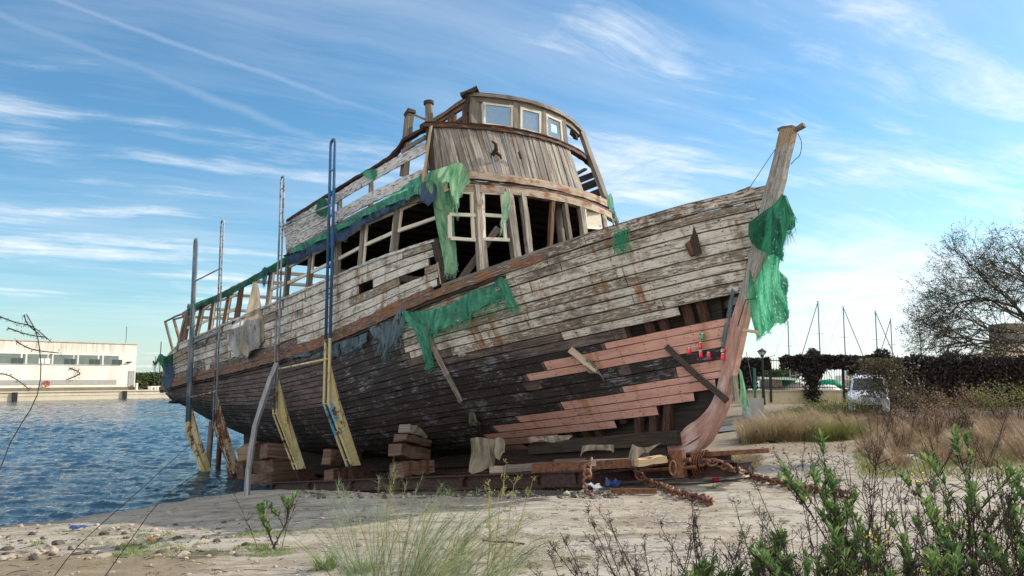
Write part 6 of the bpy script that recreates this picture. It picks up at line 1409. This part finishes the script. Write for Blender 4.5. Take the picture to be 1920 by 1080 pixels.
feathery(870, 1110, 6.2, .85, 34, 'thin yellowish feathery stalks beside the large feathery shrub', 42, .25, .55, .7)
twiggy(925, 1060, 6.6, .95, 5, 'pale yellow stalks rising above the feathery shrub towards the canvas rag', 43, .02, .22, 'yellow_feather', None, 'tall_stalks', .8)
leafy(516, 1030, 8.6, .62, .45, 3, 'small lone green shrub with a red-brown stem on the left of the apron', 44, 0, 'young_shrub', .9, .1, group=None, lw=1.2)
SH = [(1720, 1180, 4.4, .98, .42, 7, 'tall leafy shrub with yellow flowers at mid height in the right foreground', .12), (1840, 1120, 4.9, 1.1, .38, 6, 'broad topped shrub with yellow flowers on its crown near the right edge', .2), (1600, 1140, 4.9, 1.05, .16, 4, 'slim upright leafy shrub standing tallest left of the yellow flowered ones', 0), (1500, 1150, 4.8, .66, .5, 5, 'low spreading leafy shrub below the end of the rusty chain', 0), (1910, 1180, 4.2, 1.05, .4, 6, 'dark leafy shrub cut by the right edge of the view', .05), (1640, 1240, 4.0, .7, .5, 6, 'low dense leafy shrub at the bottom edge right of the middle', 0), (1375, 1150, 5.0, .52, .55, 6, 'bright green leafy shrub at the bottom centre right', 0), (1280, 1130, 5.2, .32, .5, 4, 'smallest leafy shrub left of the bright green one', 0), (1790, 1220, 4.0, .75, .55, 6, 'low tangled leafy shrub beneath the yellow flowers', .1), (1720, 1300, 3.6, .62, .6, 7, 'dense leafy shrub at the bottom edge left of the corner', 0), (1880, 1300, 3.5, .75, .6, 7, 'dense dark leafy shrub filling the bottom right corner', 0), (1560, 1260, 4.0, .55, .6, 6, 'leafy sprigs at the bottom edge below the slim upright shrub', 0)]
for i, (px, py, D, h, sp, n, lab, fl_) in enumerate(SH): leafy(px, py, D, h, sp, n, lab, 50+i, fl_)
TW = [(1190, 1130, 5.4, .75, 6, 'bare twiggy weed leaning left at the bottom centre', -.45), (1240, 1130, 5.3, .78, 7, 'dense bare twiggy weed at the bottom centre', -.2), (1330, 1130, 5.2, .82, 8, 'bare twiggy weed rising behind the bright green shrub', -.1), (1440, 1120, 5.4, .8, 7, 'bare reddish weed between the low leafy shrubs', .1), (1520, 1090, 6.0, 1.0, 6, 'airy bare weed in front of the rusty chain', 0), (1650, 1080, 6.3, 1.25, 7, 'tall dark bare weed reaching up over the dry grass', .02), (1740, 1060, 6.0, .9, 6, 'bare weed behind the yellow flowers', .1), (1590, 1240, 4.2, .8, 6, 'bare weed at the bottom edge among the leafy shrubs', .2), (1870, 1180, 4.4, 1.1, 7, 'bare weed leaning in from the right edge', -.2), (1640, 905, 14.5, 1.5, 9, 'dark bare weed standing alone before the van', 0), (1760, 900, 14, 1.2, 9, 'bare brown weed in the tall grass behind the flowered shrubs', .1), (1850, 890, 15, 1.5, 9, 'tall bare weed in the tall grass towards the right edge', 0), (1700, 880, 17, 1.3, 9, 'bare weed farther back in the tall grass right of the van', -.1), (1500, 880, 12.5, .8, 6, 'thin bare weed on the sand right of the stem', 0), (1100, 1110, 5.8, .5, 4, 'short bare sprig on the left of the twiggy weeds', -.3)]
for i, (px, py, D, h, n, lab, ln) in enumerate(TW): twiggy(px, py, D, h, n, lab, 70+i, ln)
# thin weed stalks close to the lens at the left
for i, (pts, lab) in enumerate((([(95, 1090), (150, 1020), (250, 930), (360, 830)], 'thin dark stalk crossing the water at the lower left'), ([(190, 1090), (240, 1020), (300, 940), (380, 880)], 'second thin stalk slanting up to the right over the rubble'), ([(690, 1090), (760, 1000), (790, 975)], 'short thin stalk left of the feathery shrub'))):
    if i == 2: continue
    mb = MB(); P = dens([aty(x, y, 3.6) for x, y in pts], 3); tube(mb, P, .0022, 4, cap=False, r2=.0012); tag(mb.build('weed_stalk', M['twig']), lab, 'stalk')
random.seed(90)
mb = MB()
for pts in ([(-10, 590), (30, 605), (60, 612), (95, 640)], [(15, 615), (55, 628), (85, 632)], [(45, 590), (52, 608), (75, 628)], [(30, 640), (60, 655), (110, 662)], [(-10, 700), (20, 705), (55, 730)], [(130, 690), (150, 700), (125, 712)]):
    P = dens([aty(x, y, 1.9) for x, y in pts], 3); tube(mb, P, .0016, 4, cap=False, r2=.001)
    for p in P:
        for _ in range(9): e = V(rnd(-1, 1), rnd(-1, 1), rnd(-1, .6)).normalized()*rnd(.003, .012); leaf(mb, V(p)+e*.4, e, .006, .0008)
P = dens([aty(x, y, 1.9) for x, y in ((-60, 1200), (0, 880), (70, 740), (72, 640), (50, 590))], 4); tube(mb, P, .0013, 4, cap=False)
tag(mb.build('grass_panicle', M['twig']), 'dark feathery seed heads of a tall grass hanging in from the left edge', 'grass')
# dry grass banks in the middle distance
GXS, GYS = np.arange(-12, 50, .8), np.arange(3, 44, .8); GZG = np.array([[gz(x, y, False) for x in GXS] for y in GYS])
def gzq(x, y):
    i, j = (x+12)/.8, (y-3)/.8
    if not (0 <= i < len(GXS)-1 and 0 <= j < len(GYS)-1): return gz(x, y, False)
    a, b = int(i), int(j); u, v = i-a, j-b; return (GZG[b][a]*(1-u)+GZG[b][a+1]*u)*(1-v)+(GZG[b+1][a]*(1-u)+GZG[b+1][a+1]*u)*v
def bank(name, n, fn, h, mat, label, w=.006, lean=.1):
    mb = MB()
    for _ in range(n):
        x, y, k = fn(); z = gzq(x, y); a = rnd(0, 6.28); blade(mb, (x, y, z-.02), (math.cos(a)*.35+lean, math.sin(a)*.35, 1), h*k*rnd(.5, 1.1), w, (math.cos(a)*.5+lean, math.sin(a)*.4, -.25), 3)
    return tag(mb.build(name, M[mat]), label, 'grass', kind='stuff')
random.seed(91)
def d1():
    u = random.random(); px = 1385+u*215; Y = rnd(23.5, 27.5); return (px-PCX)/FOC*Y, Y, (.62+.5*mnoise.noise(V(px*.03, Y*.7, 0))+.35*math.sin(math.pi*u))
bank('dry_grass', 15000, d1, .95, 'dry_grass', 'straw coloured dry grass bank in front of the road, right of the stem', .008)
bank('brown_grass', 4500, lambda: (lambda q: (q[0], q[1]+.3, q[2]))(d1()), 1.0, 'dry_brown', 'brown seed stalks mixed through the dry grass bank', .006)
bank('olive_grass', 5000, lambda: (lambda px, Y: ((px-PCX)/FOC*Y, Y, .8))(random.gauss(1560, 22), rnd(23, 25)), .8, 'olive_grass', 'yellow-green grass at the right end of the dry grass bank', .008)
def d2():
    px = rnd(1600, 2180); Y = rnd(15.5, 31)
    while mnoise.noise(V(px*.022, Y*.45, 3)) < rnd(-.5, .25): px = rnd(1600, 2180); Y = rnd(15.5, 31)
    Y = Y+1.5*mnoise.noise(V(px*.02, 0, 0)); Y = max(Y, 15.5+(1640-px)*.09 if px < 1640 else 0); return (px-PCX)/FOC*Y, Y, .62+1.1*max(-.2, mnoise.noise(V(px*.022, Y*.45, 3)))
bank('tall_grass', 34000, d2, .68, 'dry_brown', 'tall brownish dry grass and seed heads in front of the hedge on the right', .006)
bank('tall_grass', 15000, d2, .6, 'dry_grass', 'straw coloured stems scattered in the tall grass on the right', .006)
bank('green_grass', 9000, lambda: (lambda px, Y: ((px-PCX)/FOC*Y, Y, .5+.5*mnoise.noise(V(px*.03, Y*.6, 9))))(rnd(1590, 2150), rnd(13.5, 20)), .42, 'olive_grass', 'short green weeds at the edge of the tall grass', .007)
bank('green_grass', 5000, lambda: (lambda px, Y: ((px-PCX)/FOC*Y, Y, .7))(random.gauss(1540, 30), rnd(34.5, 38)), 1.0, 'olive_grass', 'green weeds along the foot of the low wall', .012)
bank('dry_grass', 2600, lambda: (lambda px, Y: ((px-PCX)/FOC*Y, Y, .9))(random.gauss(1382, 12), rnd(16.5, 18)), .5, 'dry_grass', 'small tuft of dry grass just behind the foot of the stem', .006)
for i, (px, Y, rx, h, n, mt, lab) in enumerate(((1690, 30.5, 2.2, 1.5, 2600, 'ivy_dry', 'grey-brown scrub bush in front of the hedge right of the van'), (1790, 29.5, 2.4, 1.35, 2600, 'dry_brown', 'brown scrub bush in front of the hedge below the tree'), (1890, 28, 2.4, 1.5, 2600, 'olive_grass', 'olive scrub bush in front of the hedge near the right edge'), (1560, 30.5, 2.0, .9, 2200, 'olive_grass', 'low green scrub bush left of the van'), (1740, 24, 1.6, .9, 1600, 'dry_brown', 'reddish brown scrub bush standing in the tall grass'))):
    random.seed(200+i); root = empty('scrub_bush', ((px-PCX)/FOC*Y, Y, 0)); tag(root, lab, 'bush'); mb = MB(); sb = MB()
    for k in range(n//22):
        a = rnd(0, 6.28); rr = random.random()**.5; b0 = V(rr*rx*.5*math.cos(a), rr*.5*math.sin(a), 0); hh = h*(1-.45*rr*rr)*rnd(.6, 1.12); t_ = b0+V(rr*rx*.5*math.cos(a)+rnd(-.3, .3), rnd(-.3, .3), hh); m_ = b0.lerp(t_, .5)+V(rnd(-.1, .1), 0, .1); tube(sb, [b0, m_, t_], .008, 4, cap=False, r2=.003)
        for z in range(22): c = m_.lerp(t_, random.random()*1.05)+V(rnd(-.14, .14), rnd(-.14, .14), rnd(-.12, .12)); leaf(mb, c, (rnd(-1, 1), rnd(-1, 1), rnd(-.3, 1)), rnd(.04, .09), .016)
    mb.build('leaves', M[mt], root); sb.build('stems', M['twig'], root)
# low green mat on the left, tufts
def d3():
    while True:
        q = G(rnd(60, 600), rnd(995, 1045)); x, y = q[0], q[1]
        if mnoise.noise(V(x*1.4, y*1.8, 2)) > .0: return x, y, .6
bank('ground_weeds', 9000, d3, .075, 'grass_blade', 'low green weeds growing among the rubble on the left', .006, 0)
def d4():
    while True:
        x, y = rnd(-6.5, 2.), rnd(5.2, 9.5)
        if mnoise.noise(V(x*.9+9, y*1.3, 2)) > .28: return x, y, .5
bank('ground_weeds', 5000, d4, .07, 'olive_grass', 'scattered olive weeds on the sandy ground in the foreground', .005, 0)
bank('ground_weeds', 6000, lambda: (rnd(2.2, 6.5), rnd(4.4, 7.2), rnd(.5, 1)), .16, 'olive_grass', 'green and olive weeds under the leafy shrubs', .006, 0)
for i, (px, py, n, h, lab) in enumerate(((1335, 916, 90, .11, 'small green weed on the sand between the two rusty chains'), (1384, 862, 70, .22, 'upright green tuft behind the end of the cradle'), (610, 1066, 140, .26, 'green tuft at the bottom edge left of the feathery shrub'), (680, 1072, 120, .22, 'yellowish tuft at the foot of the feathery shrub'), (1000, 1060, 50, .06, 'tiny olive tuft on the bare ground in the centre'))):
    mb = MB(); tuft(mb, G(px, py), n, h, .16, .005); tag(mb.build('grass_tuft', M['grass_blade'] if i != 4 else M['olive_grass']), lab, 'grass tuft')
# stones
def stone(mb, p, r):
    bm = bmesh.new(); bmesh.ops.create_icosphere(bm, subdivisions=2, radius=1); s = V(rnd(.7, 1.3), rnd(.6, 1.1), rnd(.35, .75))*r; sd = rnd(0, 99); rz_ = Matrix.Rotation(rnd(0, 6), 3, 'Z')
    vs = []
    for v in bm.verts: q = v.co*(1+.35*mnoise.noise(v.co*1.4+V(sd, 0, 0))+.12*mnoise.noise(v.co*4+V(sd, 0, 0))); q = rz_@V(q.x*s.x, q.y*s.y, q.z*s.z); vs.append(q+V(p)+V(0, 0, s.z*.25))
    mb.add(vs, [[v.index for v in f.verts] for f in bm.faces]); bm.free()
plain('stone_pale', (.44, .39, .31), .9, nz=.4, nscale=6, bump=.03, col2=(.2, .17, .13)); plain('stone_dark', (.1, .085, .07), .8, nz=.5, nscale=8, bump=.02); plain('brick_bit', (.34, .13, .07), .9, nz=.4, nscale=10)
random.seed(92); mb = MB(); md = MB()
for _ in range(300):
    px = rnd(-20, 470); q = G(px, rnd(988, 1052)-px*.02); x, y = q[0], q[1]
    stone(mb if random.random() < .6 else md, (x, y, gz(x, y)), abs(random.gauss(0, .02))+.007)
for _ in range(900):
    x, y = rnd(-9, 5), rnd(5, 13); 
    if shore_d(x, y) > 1: stone(mb, (x, y, gz(x, y)), abs(random.gauss(0, .014))+.006)
for _ in range(320):
    t_ = rnd(0, 1); a, b = SHORE[3]*(1-t_)+SHORE[7]*t_; x, y = a+rnd(-.2, 1.1), b+rnd(-.6, .4); stone(md, (x, y, gz(x, y)), rnd(.012, .045))
for _ in range(420):
    px = rnd(560, 1180); q = G(px, rnd(915, 935)); stone(md if random.random() < .6 else mb, q, abs(random.gauss(0, .022))+.008)
for _ in range(500):
    px = rnd(1370, 1640); q = G(px, rnd(815, 890)); stone(mb, q, abs(random.gauss(0, .02))+.01)
tag(mb.build('rubble', M['stone_pale']), 'pale pebbles and broken stones scattered over the shore and apron', 'rubble', kind='stuff')
tag(md.build('rubble', M['stone_dark']), 'dark wet stones along the waterline', 'rubble', kind='stuff')
ST = [(262, 1020, .15, 'stone_pale', 'large pale angular stone, rightmost of the big ones in the rubble'), (210, 1025, .14, 'stone_pale', 'pale flat stone in the middle of the rubble'), (55, 1036, .13, 'stone_pale', 'pale cream block stone at the far left'), (100, 1037, .12, 'stone_pale', 'pale round stone next to the cream block stone'), (108, 1022, .13, 'stone_dark', 'dark round stone behind the pale ones at the left'), (284, 1014, .10, 'brick_bit', 'red-brown brick fragment lying in the rubble'), (333, 1010, .13, 'stone_dark', 'dark upright stone beside the brick fragment'), (15, 1048, .14, 'stone_pale', 'pale stone cut by the left edge'), (220, 1056, .07, 'stone_pale', 'small white flat stone in front of the rubble'), (325, 1030, .09, 'stone_pale', 'pale stone by the green weeds')]
for px, py, r_, m_, lab in ST: mb = MB(); stone(mb, G(px, py), r_*.55); tag(mb.build('stone', M[m_]), lab, 'stone', 'larger stones in the rubble')
mb = MB()
for _ in range(700):
    px, py = rnd(0, 1650), rnd(900, 1080); q = G(px, py); z = q[2]
    if z < -1.4: continue
    a = rnd(0, 6.28); L = rnd(.02, .12)*(1 if random.random() < .85 else 2.2); p = V(q[0], q[1], z+.008); e = V(math.cos(a), math.sin(a), rnd(-.05, .12))*L; tube(mb, [p, p+e*.5+V(rnd(-.01, .01), rnd(-.01, .01), .004), p+e], rnd(.0012, .0035), 4, cap=False)
tag(mb.build('twig_litter', M['twig']), 'dark twigs and splinters littering the sandy apron', 'litter', kind='stuff')
# litter
def litter(px, py, s, mat, lab, name='litter', cat='litter', flat=.3):
    mb = MB(); p = V(G(px, py, .02)); vs = []
    for j in range(5):
        for i in range(6): vs.append(p+V((i/5-.5)*s+rnd(-.1, .1)*s, (j/4-.5)*s*.6+rnd(-.1, .1)*s, rnd(0, flat)*s))
    mb.add(vs, [[j*6+i, j*6+i+1, (j+1)*6+i+1, (j+1)*6+i] for j in range(4) for i in range(5)]); return tag(mb.build(name, M[mat]), lab, cat)
litter(1112, 915, .3, 'white_plastic', 'crumpled white plastic lying under the cradle edge'); litter(1047, 916, .14, 'beige_sheet', 'small cream scrap on the ground under the cradle')
litter(1150, 915, .22, 'blue_tarp', 'dark blue crumpled rag beside the flat bar', flat=.8); litter(146, 992, .2, 'blue_tarp', 'blue and white washed up rag among the stones at the waterline'); litter(1698, 862, .4, 'white_plastic', 'pale blue-white plastic bag on the path before the tall grass'); litter(947, 916, .22, 'blue_tarp', 'blue bottle fragment on the ground under the cradle')
litter(620, 905, .3, 'white_plastic', 'pale scrap floating beside the cradle') if 0 else None
c = V(G(1342, 900, .035)); mb = MB(); lathe(mb, [(.03, -.06), (.034, -.05), (.034, .05), (.028, .06)], n=12, M_=Matrix.Translation(c)@Matrix.Rotation(R(90), 4, 'Y')); tag(mb.build('drink_can', M['can_red'], smooth=True), 'red drink can lying on the ground under the pale plank', 'drink can')
mb = MB(); p = [G(x, y, .02) for x, y in ((905, 1013), (930, 1016), (955, 1016), (983, 1020))]; tube(mb, dens(p, 3), .010, 5); tag(mb.build('stick', M['twig']), 'thin dark stick lying on the bare ground right of the feathery shrub', 'stick')
mb = MB(); beam(mb, G(1402, 826, .04), G(1458, 828, .05), .12, .05, n=3, jit=.01); tag(mb.build('driftwood', M['dark_wood']), 'dark flat board on the ground between the stem and the path', 'board')
# ================================================================ LIGHT, SKY, CAMERA
SUN_AZ, SUN_EL = R(24), R(31)      # azimuth from +X towards +Y
sd = V(math.cos(SUN_AZ)*math.cos(SUN_EL), math.sin(SUN_AZ)*math.cos(SUN_EL), math.sin(SUN_EL))
su = bpy.data.lights.new('sun', 'SUN'); su.energy = 5.0; su.angle = R(.5); su.color = (1, .9, .77)
so = bpy.data.objects.new('sun', su); COL.objects.link(so); so.rotation_euler = sd.to_track_quat('Z', 'Y').to_euler()
w = bpy.data.worlds.new('World'); sc.world = w; w.use_nodes = True; t = w.node_tree; t.nodes.clear()
class WT(NT):
    def __init__(s, tree): s.t = tree
k = WT(t)
sky = k.n('ShaderNodeTexSky', sky_type='NISHITA', sun_disc=False, sun_elevation=SUN_EL, sun_rotation=R(90)-SUN_AZ, air_density=1.0, dust_density=.6, ozone_density=2.2, altitude=0)
dirv = k.n('ShaderNodeTexCoord', out=0)
sx = k.n('ShaderNodeSeparateXYZ', {0: dirv}, out=None); zz = k.ma('MAXIMUM', sx.outputs[2], .0)
den = k.ma('ADD', zz, .10)
pl = k.n('ShaderNodeCombineXYZ', {0: k.ma('DIVIDE', sx.outputs[0], den), 1: k.ma('DIVIDE', sx.outputs[1], den), 2: 0.})
rot = k.n('ShaderNodeMapping', {'Vector': pl, 'Rotation': (0, 0, R(-28))})
wa = k.noise(rot, (1, 1, 1), .9, 3, .5, (3, 1, 0))
warp = k.n('ShaderNodeVectorMath', {0: rot, 1: k.n('ShaderNodeCombineXYZ', {0: k.ma('MULTIPLY', wa, .5), 1: k.ma('MULTIPLY', wa, .35), 2: 0.})}, operation='ADD')
c1 = k.noise(warp, (.55, 1.7, 1), 1.0, 9, .62, (1.2, 4.1, 0)); c2 = k.noise(warp, (.5, 2.6, 1), 1.6, 9, .66, (8, 2, 0)); c3 = k.noise(rot, (.9, 1.2, 1), .55, 3, .5, (0, 7, 0))
cov = k.ma('ADD', k.ma('MULTIPLY', c1, .5), k.ma('ADD', k.ma('MULTIPLY', c2, .3), k.ma('MULTIPLY', c3, .25)))
m = k.mr(cov, .49, .64, 0, .85, True)
c4 = k.noise(warp, (1.6, 1.1, 1), 2.2, 9, .7, (5, 5, 0)); m = k.ma('MULTIPLY', m, k.mr(c4, .32, .6, .35, 1))
veil = k.mr(k.ma('ADD', k.ma('MULTIPLY', c3, .6), k.ma('MULTIPLY', c2, .4)), .42, .7, 0.0, .34)
m = k.ma('MAXIMUM', m, veil)
# a bank of low white cloud to the right of the bow, haze along the horizon
az = k.ma('ARCTAN2', sx.outputs[0], sx.outputs[1])
bank = k.ma('MULTIPLY', k.ma('MULTIPLY', k.mr(az, .20, .40, 0, 1, True), k.mr(az, .75, 1.1, 1, 0, True)), k.mr(k.ma('ADD', zz, k.ma('MULTIPLY', k.ma('SUBTRACT', c1, .5), .22)), .10, .20, 1, 0, True))
m = k.ma('MAXIMUM', m, k.ma('MULTIPLY', bank, k.mr(c4, .3, .62, .35, .95)))
m = k.ma('MAXIMUM', m, k.mr(zz, 0, .12, .30, 0, True))
def contrail(a, b, wd, st):
    global m
    n_ = np.cross(ray(*a), ray(*b)); n_ = n_/np.linalg.norm(n_); d_ = k.ma('ABSOLUTE', k.ma('ADD', k.n('ShaderNodeVectorMath', {0: dirv, 1: tuple(n_)}, 1, operation='DOT_PRODUCT'), k.ma('MULTIPLY', k.ma('SUBTRACT', c4, .5), wd*2.5)))
    m = k.ma('MAXIMUM', m, k.ma('MULTIPLY', k.ma('MULTIPLY', k.mr(d_, 0, wd, st, 0, True), k.mr(c3, .35, .6, .4, 1)), k.mr(sx.outputs[0], -.02, -.3, 0, 1, True)))
contrail((100, 0), (500, 140), .006, .26); contrail((0, 30), (360, 170), .008, .2)
# broken bright cloud added out of view behind the viewer to fill the shaded hull
back = k.ma('MULTIPLY', k.mr(sx.outputs[1], .1, -.35, 0, 1, True), k.mr(k.ma('ADD', c1, k.ma('MULTIPLY', c3, .3)), .42, .62, .55, 1, True))
m = k.ma('MAXIMUM', m, back)
skc = k.mix(1., sky, (.74, .98, 1.03, 1), 'MULTIPLY')
skc = k.n('ShaderNodeHueSaturation', {'Saturation': 1.08, 'Value': .95, 'Color': skc})
ccol = k.mix(back, (6.5, 6.75, 7.05), (8.5, 8.4, 8.3))
col = k.mix(m, skc, ccol)
bg = k.n('ShaderNodeBackground', {0: col, 1: .13}); ow = t.nodes.new('ShaderNodeOutputWorld'); t.links.new(bg, ow.inputs[0])
cam = bpy.data.cameras.new('camera'); co = bpy.data.objects.new('camera', cam); COL.objects.link(co)
cam.sensor_width = 36; cam.lens = 36*FOC/1920; cam.clip_end = 3000; cam.clip_start = .05
co.location = EYE; co.rotation_euler = (R(90)+PITCH, 0, 0); sc.camera = co
sc.view_settings.view_transform = 'Standard'; sc.view_settings.look = 'None'; sc.view_settings.exposure = 0.38; sc.view_settings.gamma = 1
sc.render.resolution_x = 1024; sc.render.resolution_y = 576
sc.cycles.max_bounces = 8; sc.cycles.transparent_max_bounces = 14; sc.cycles.diffuse_bounces = 4
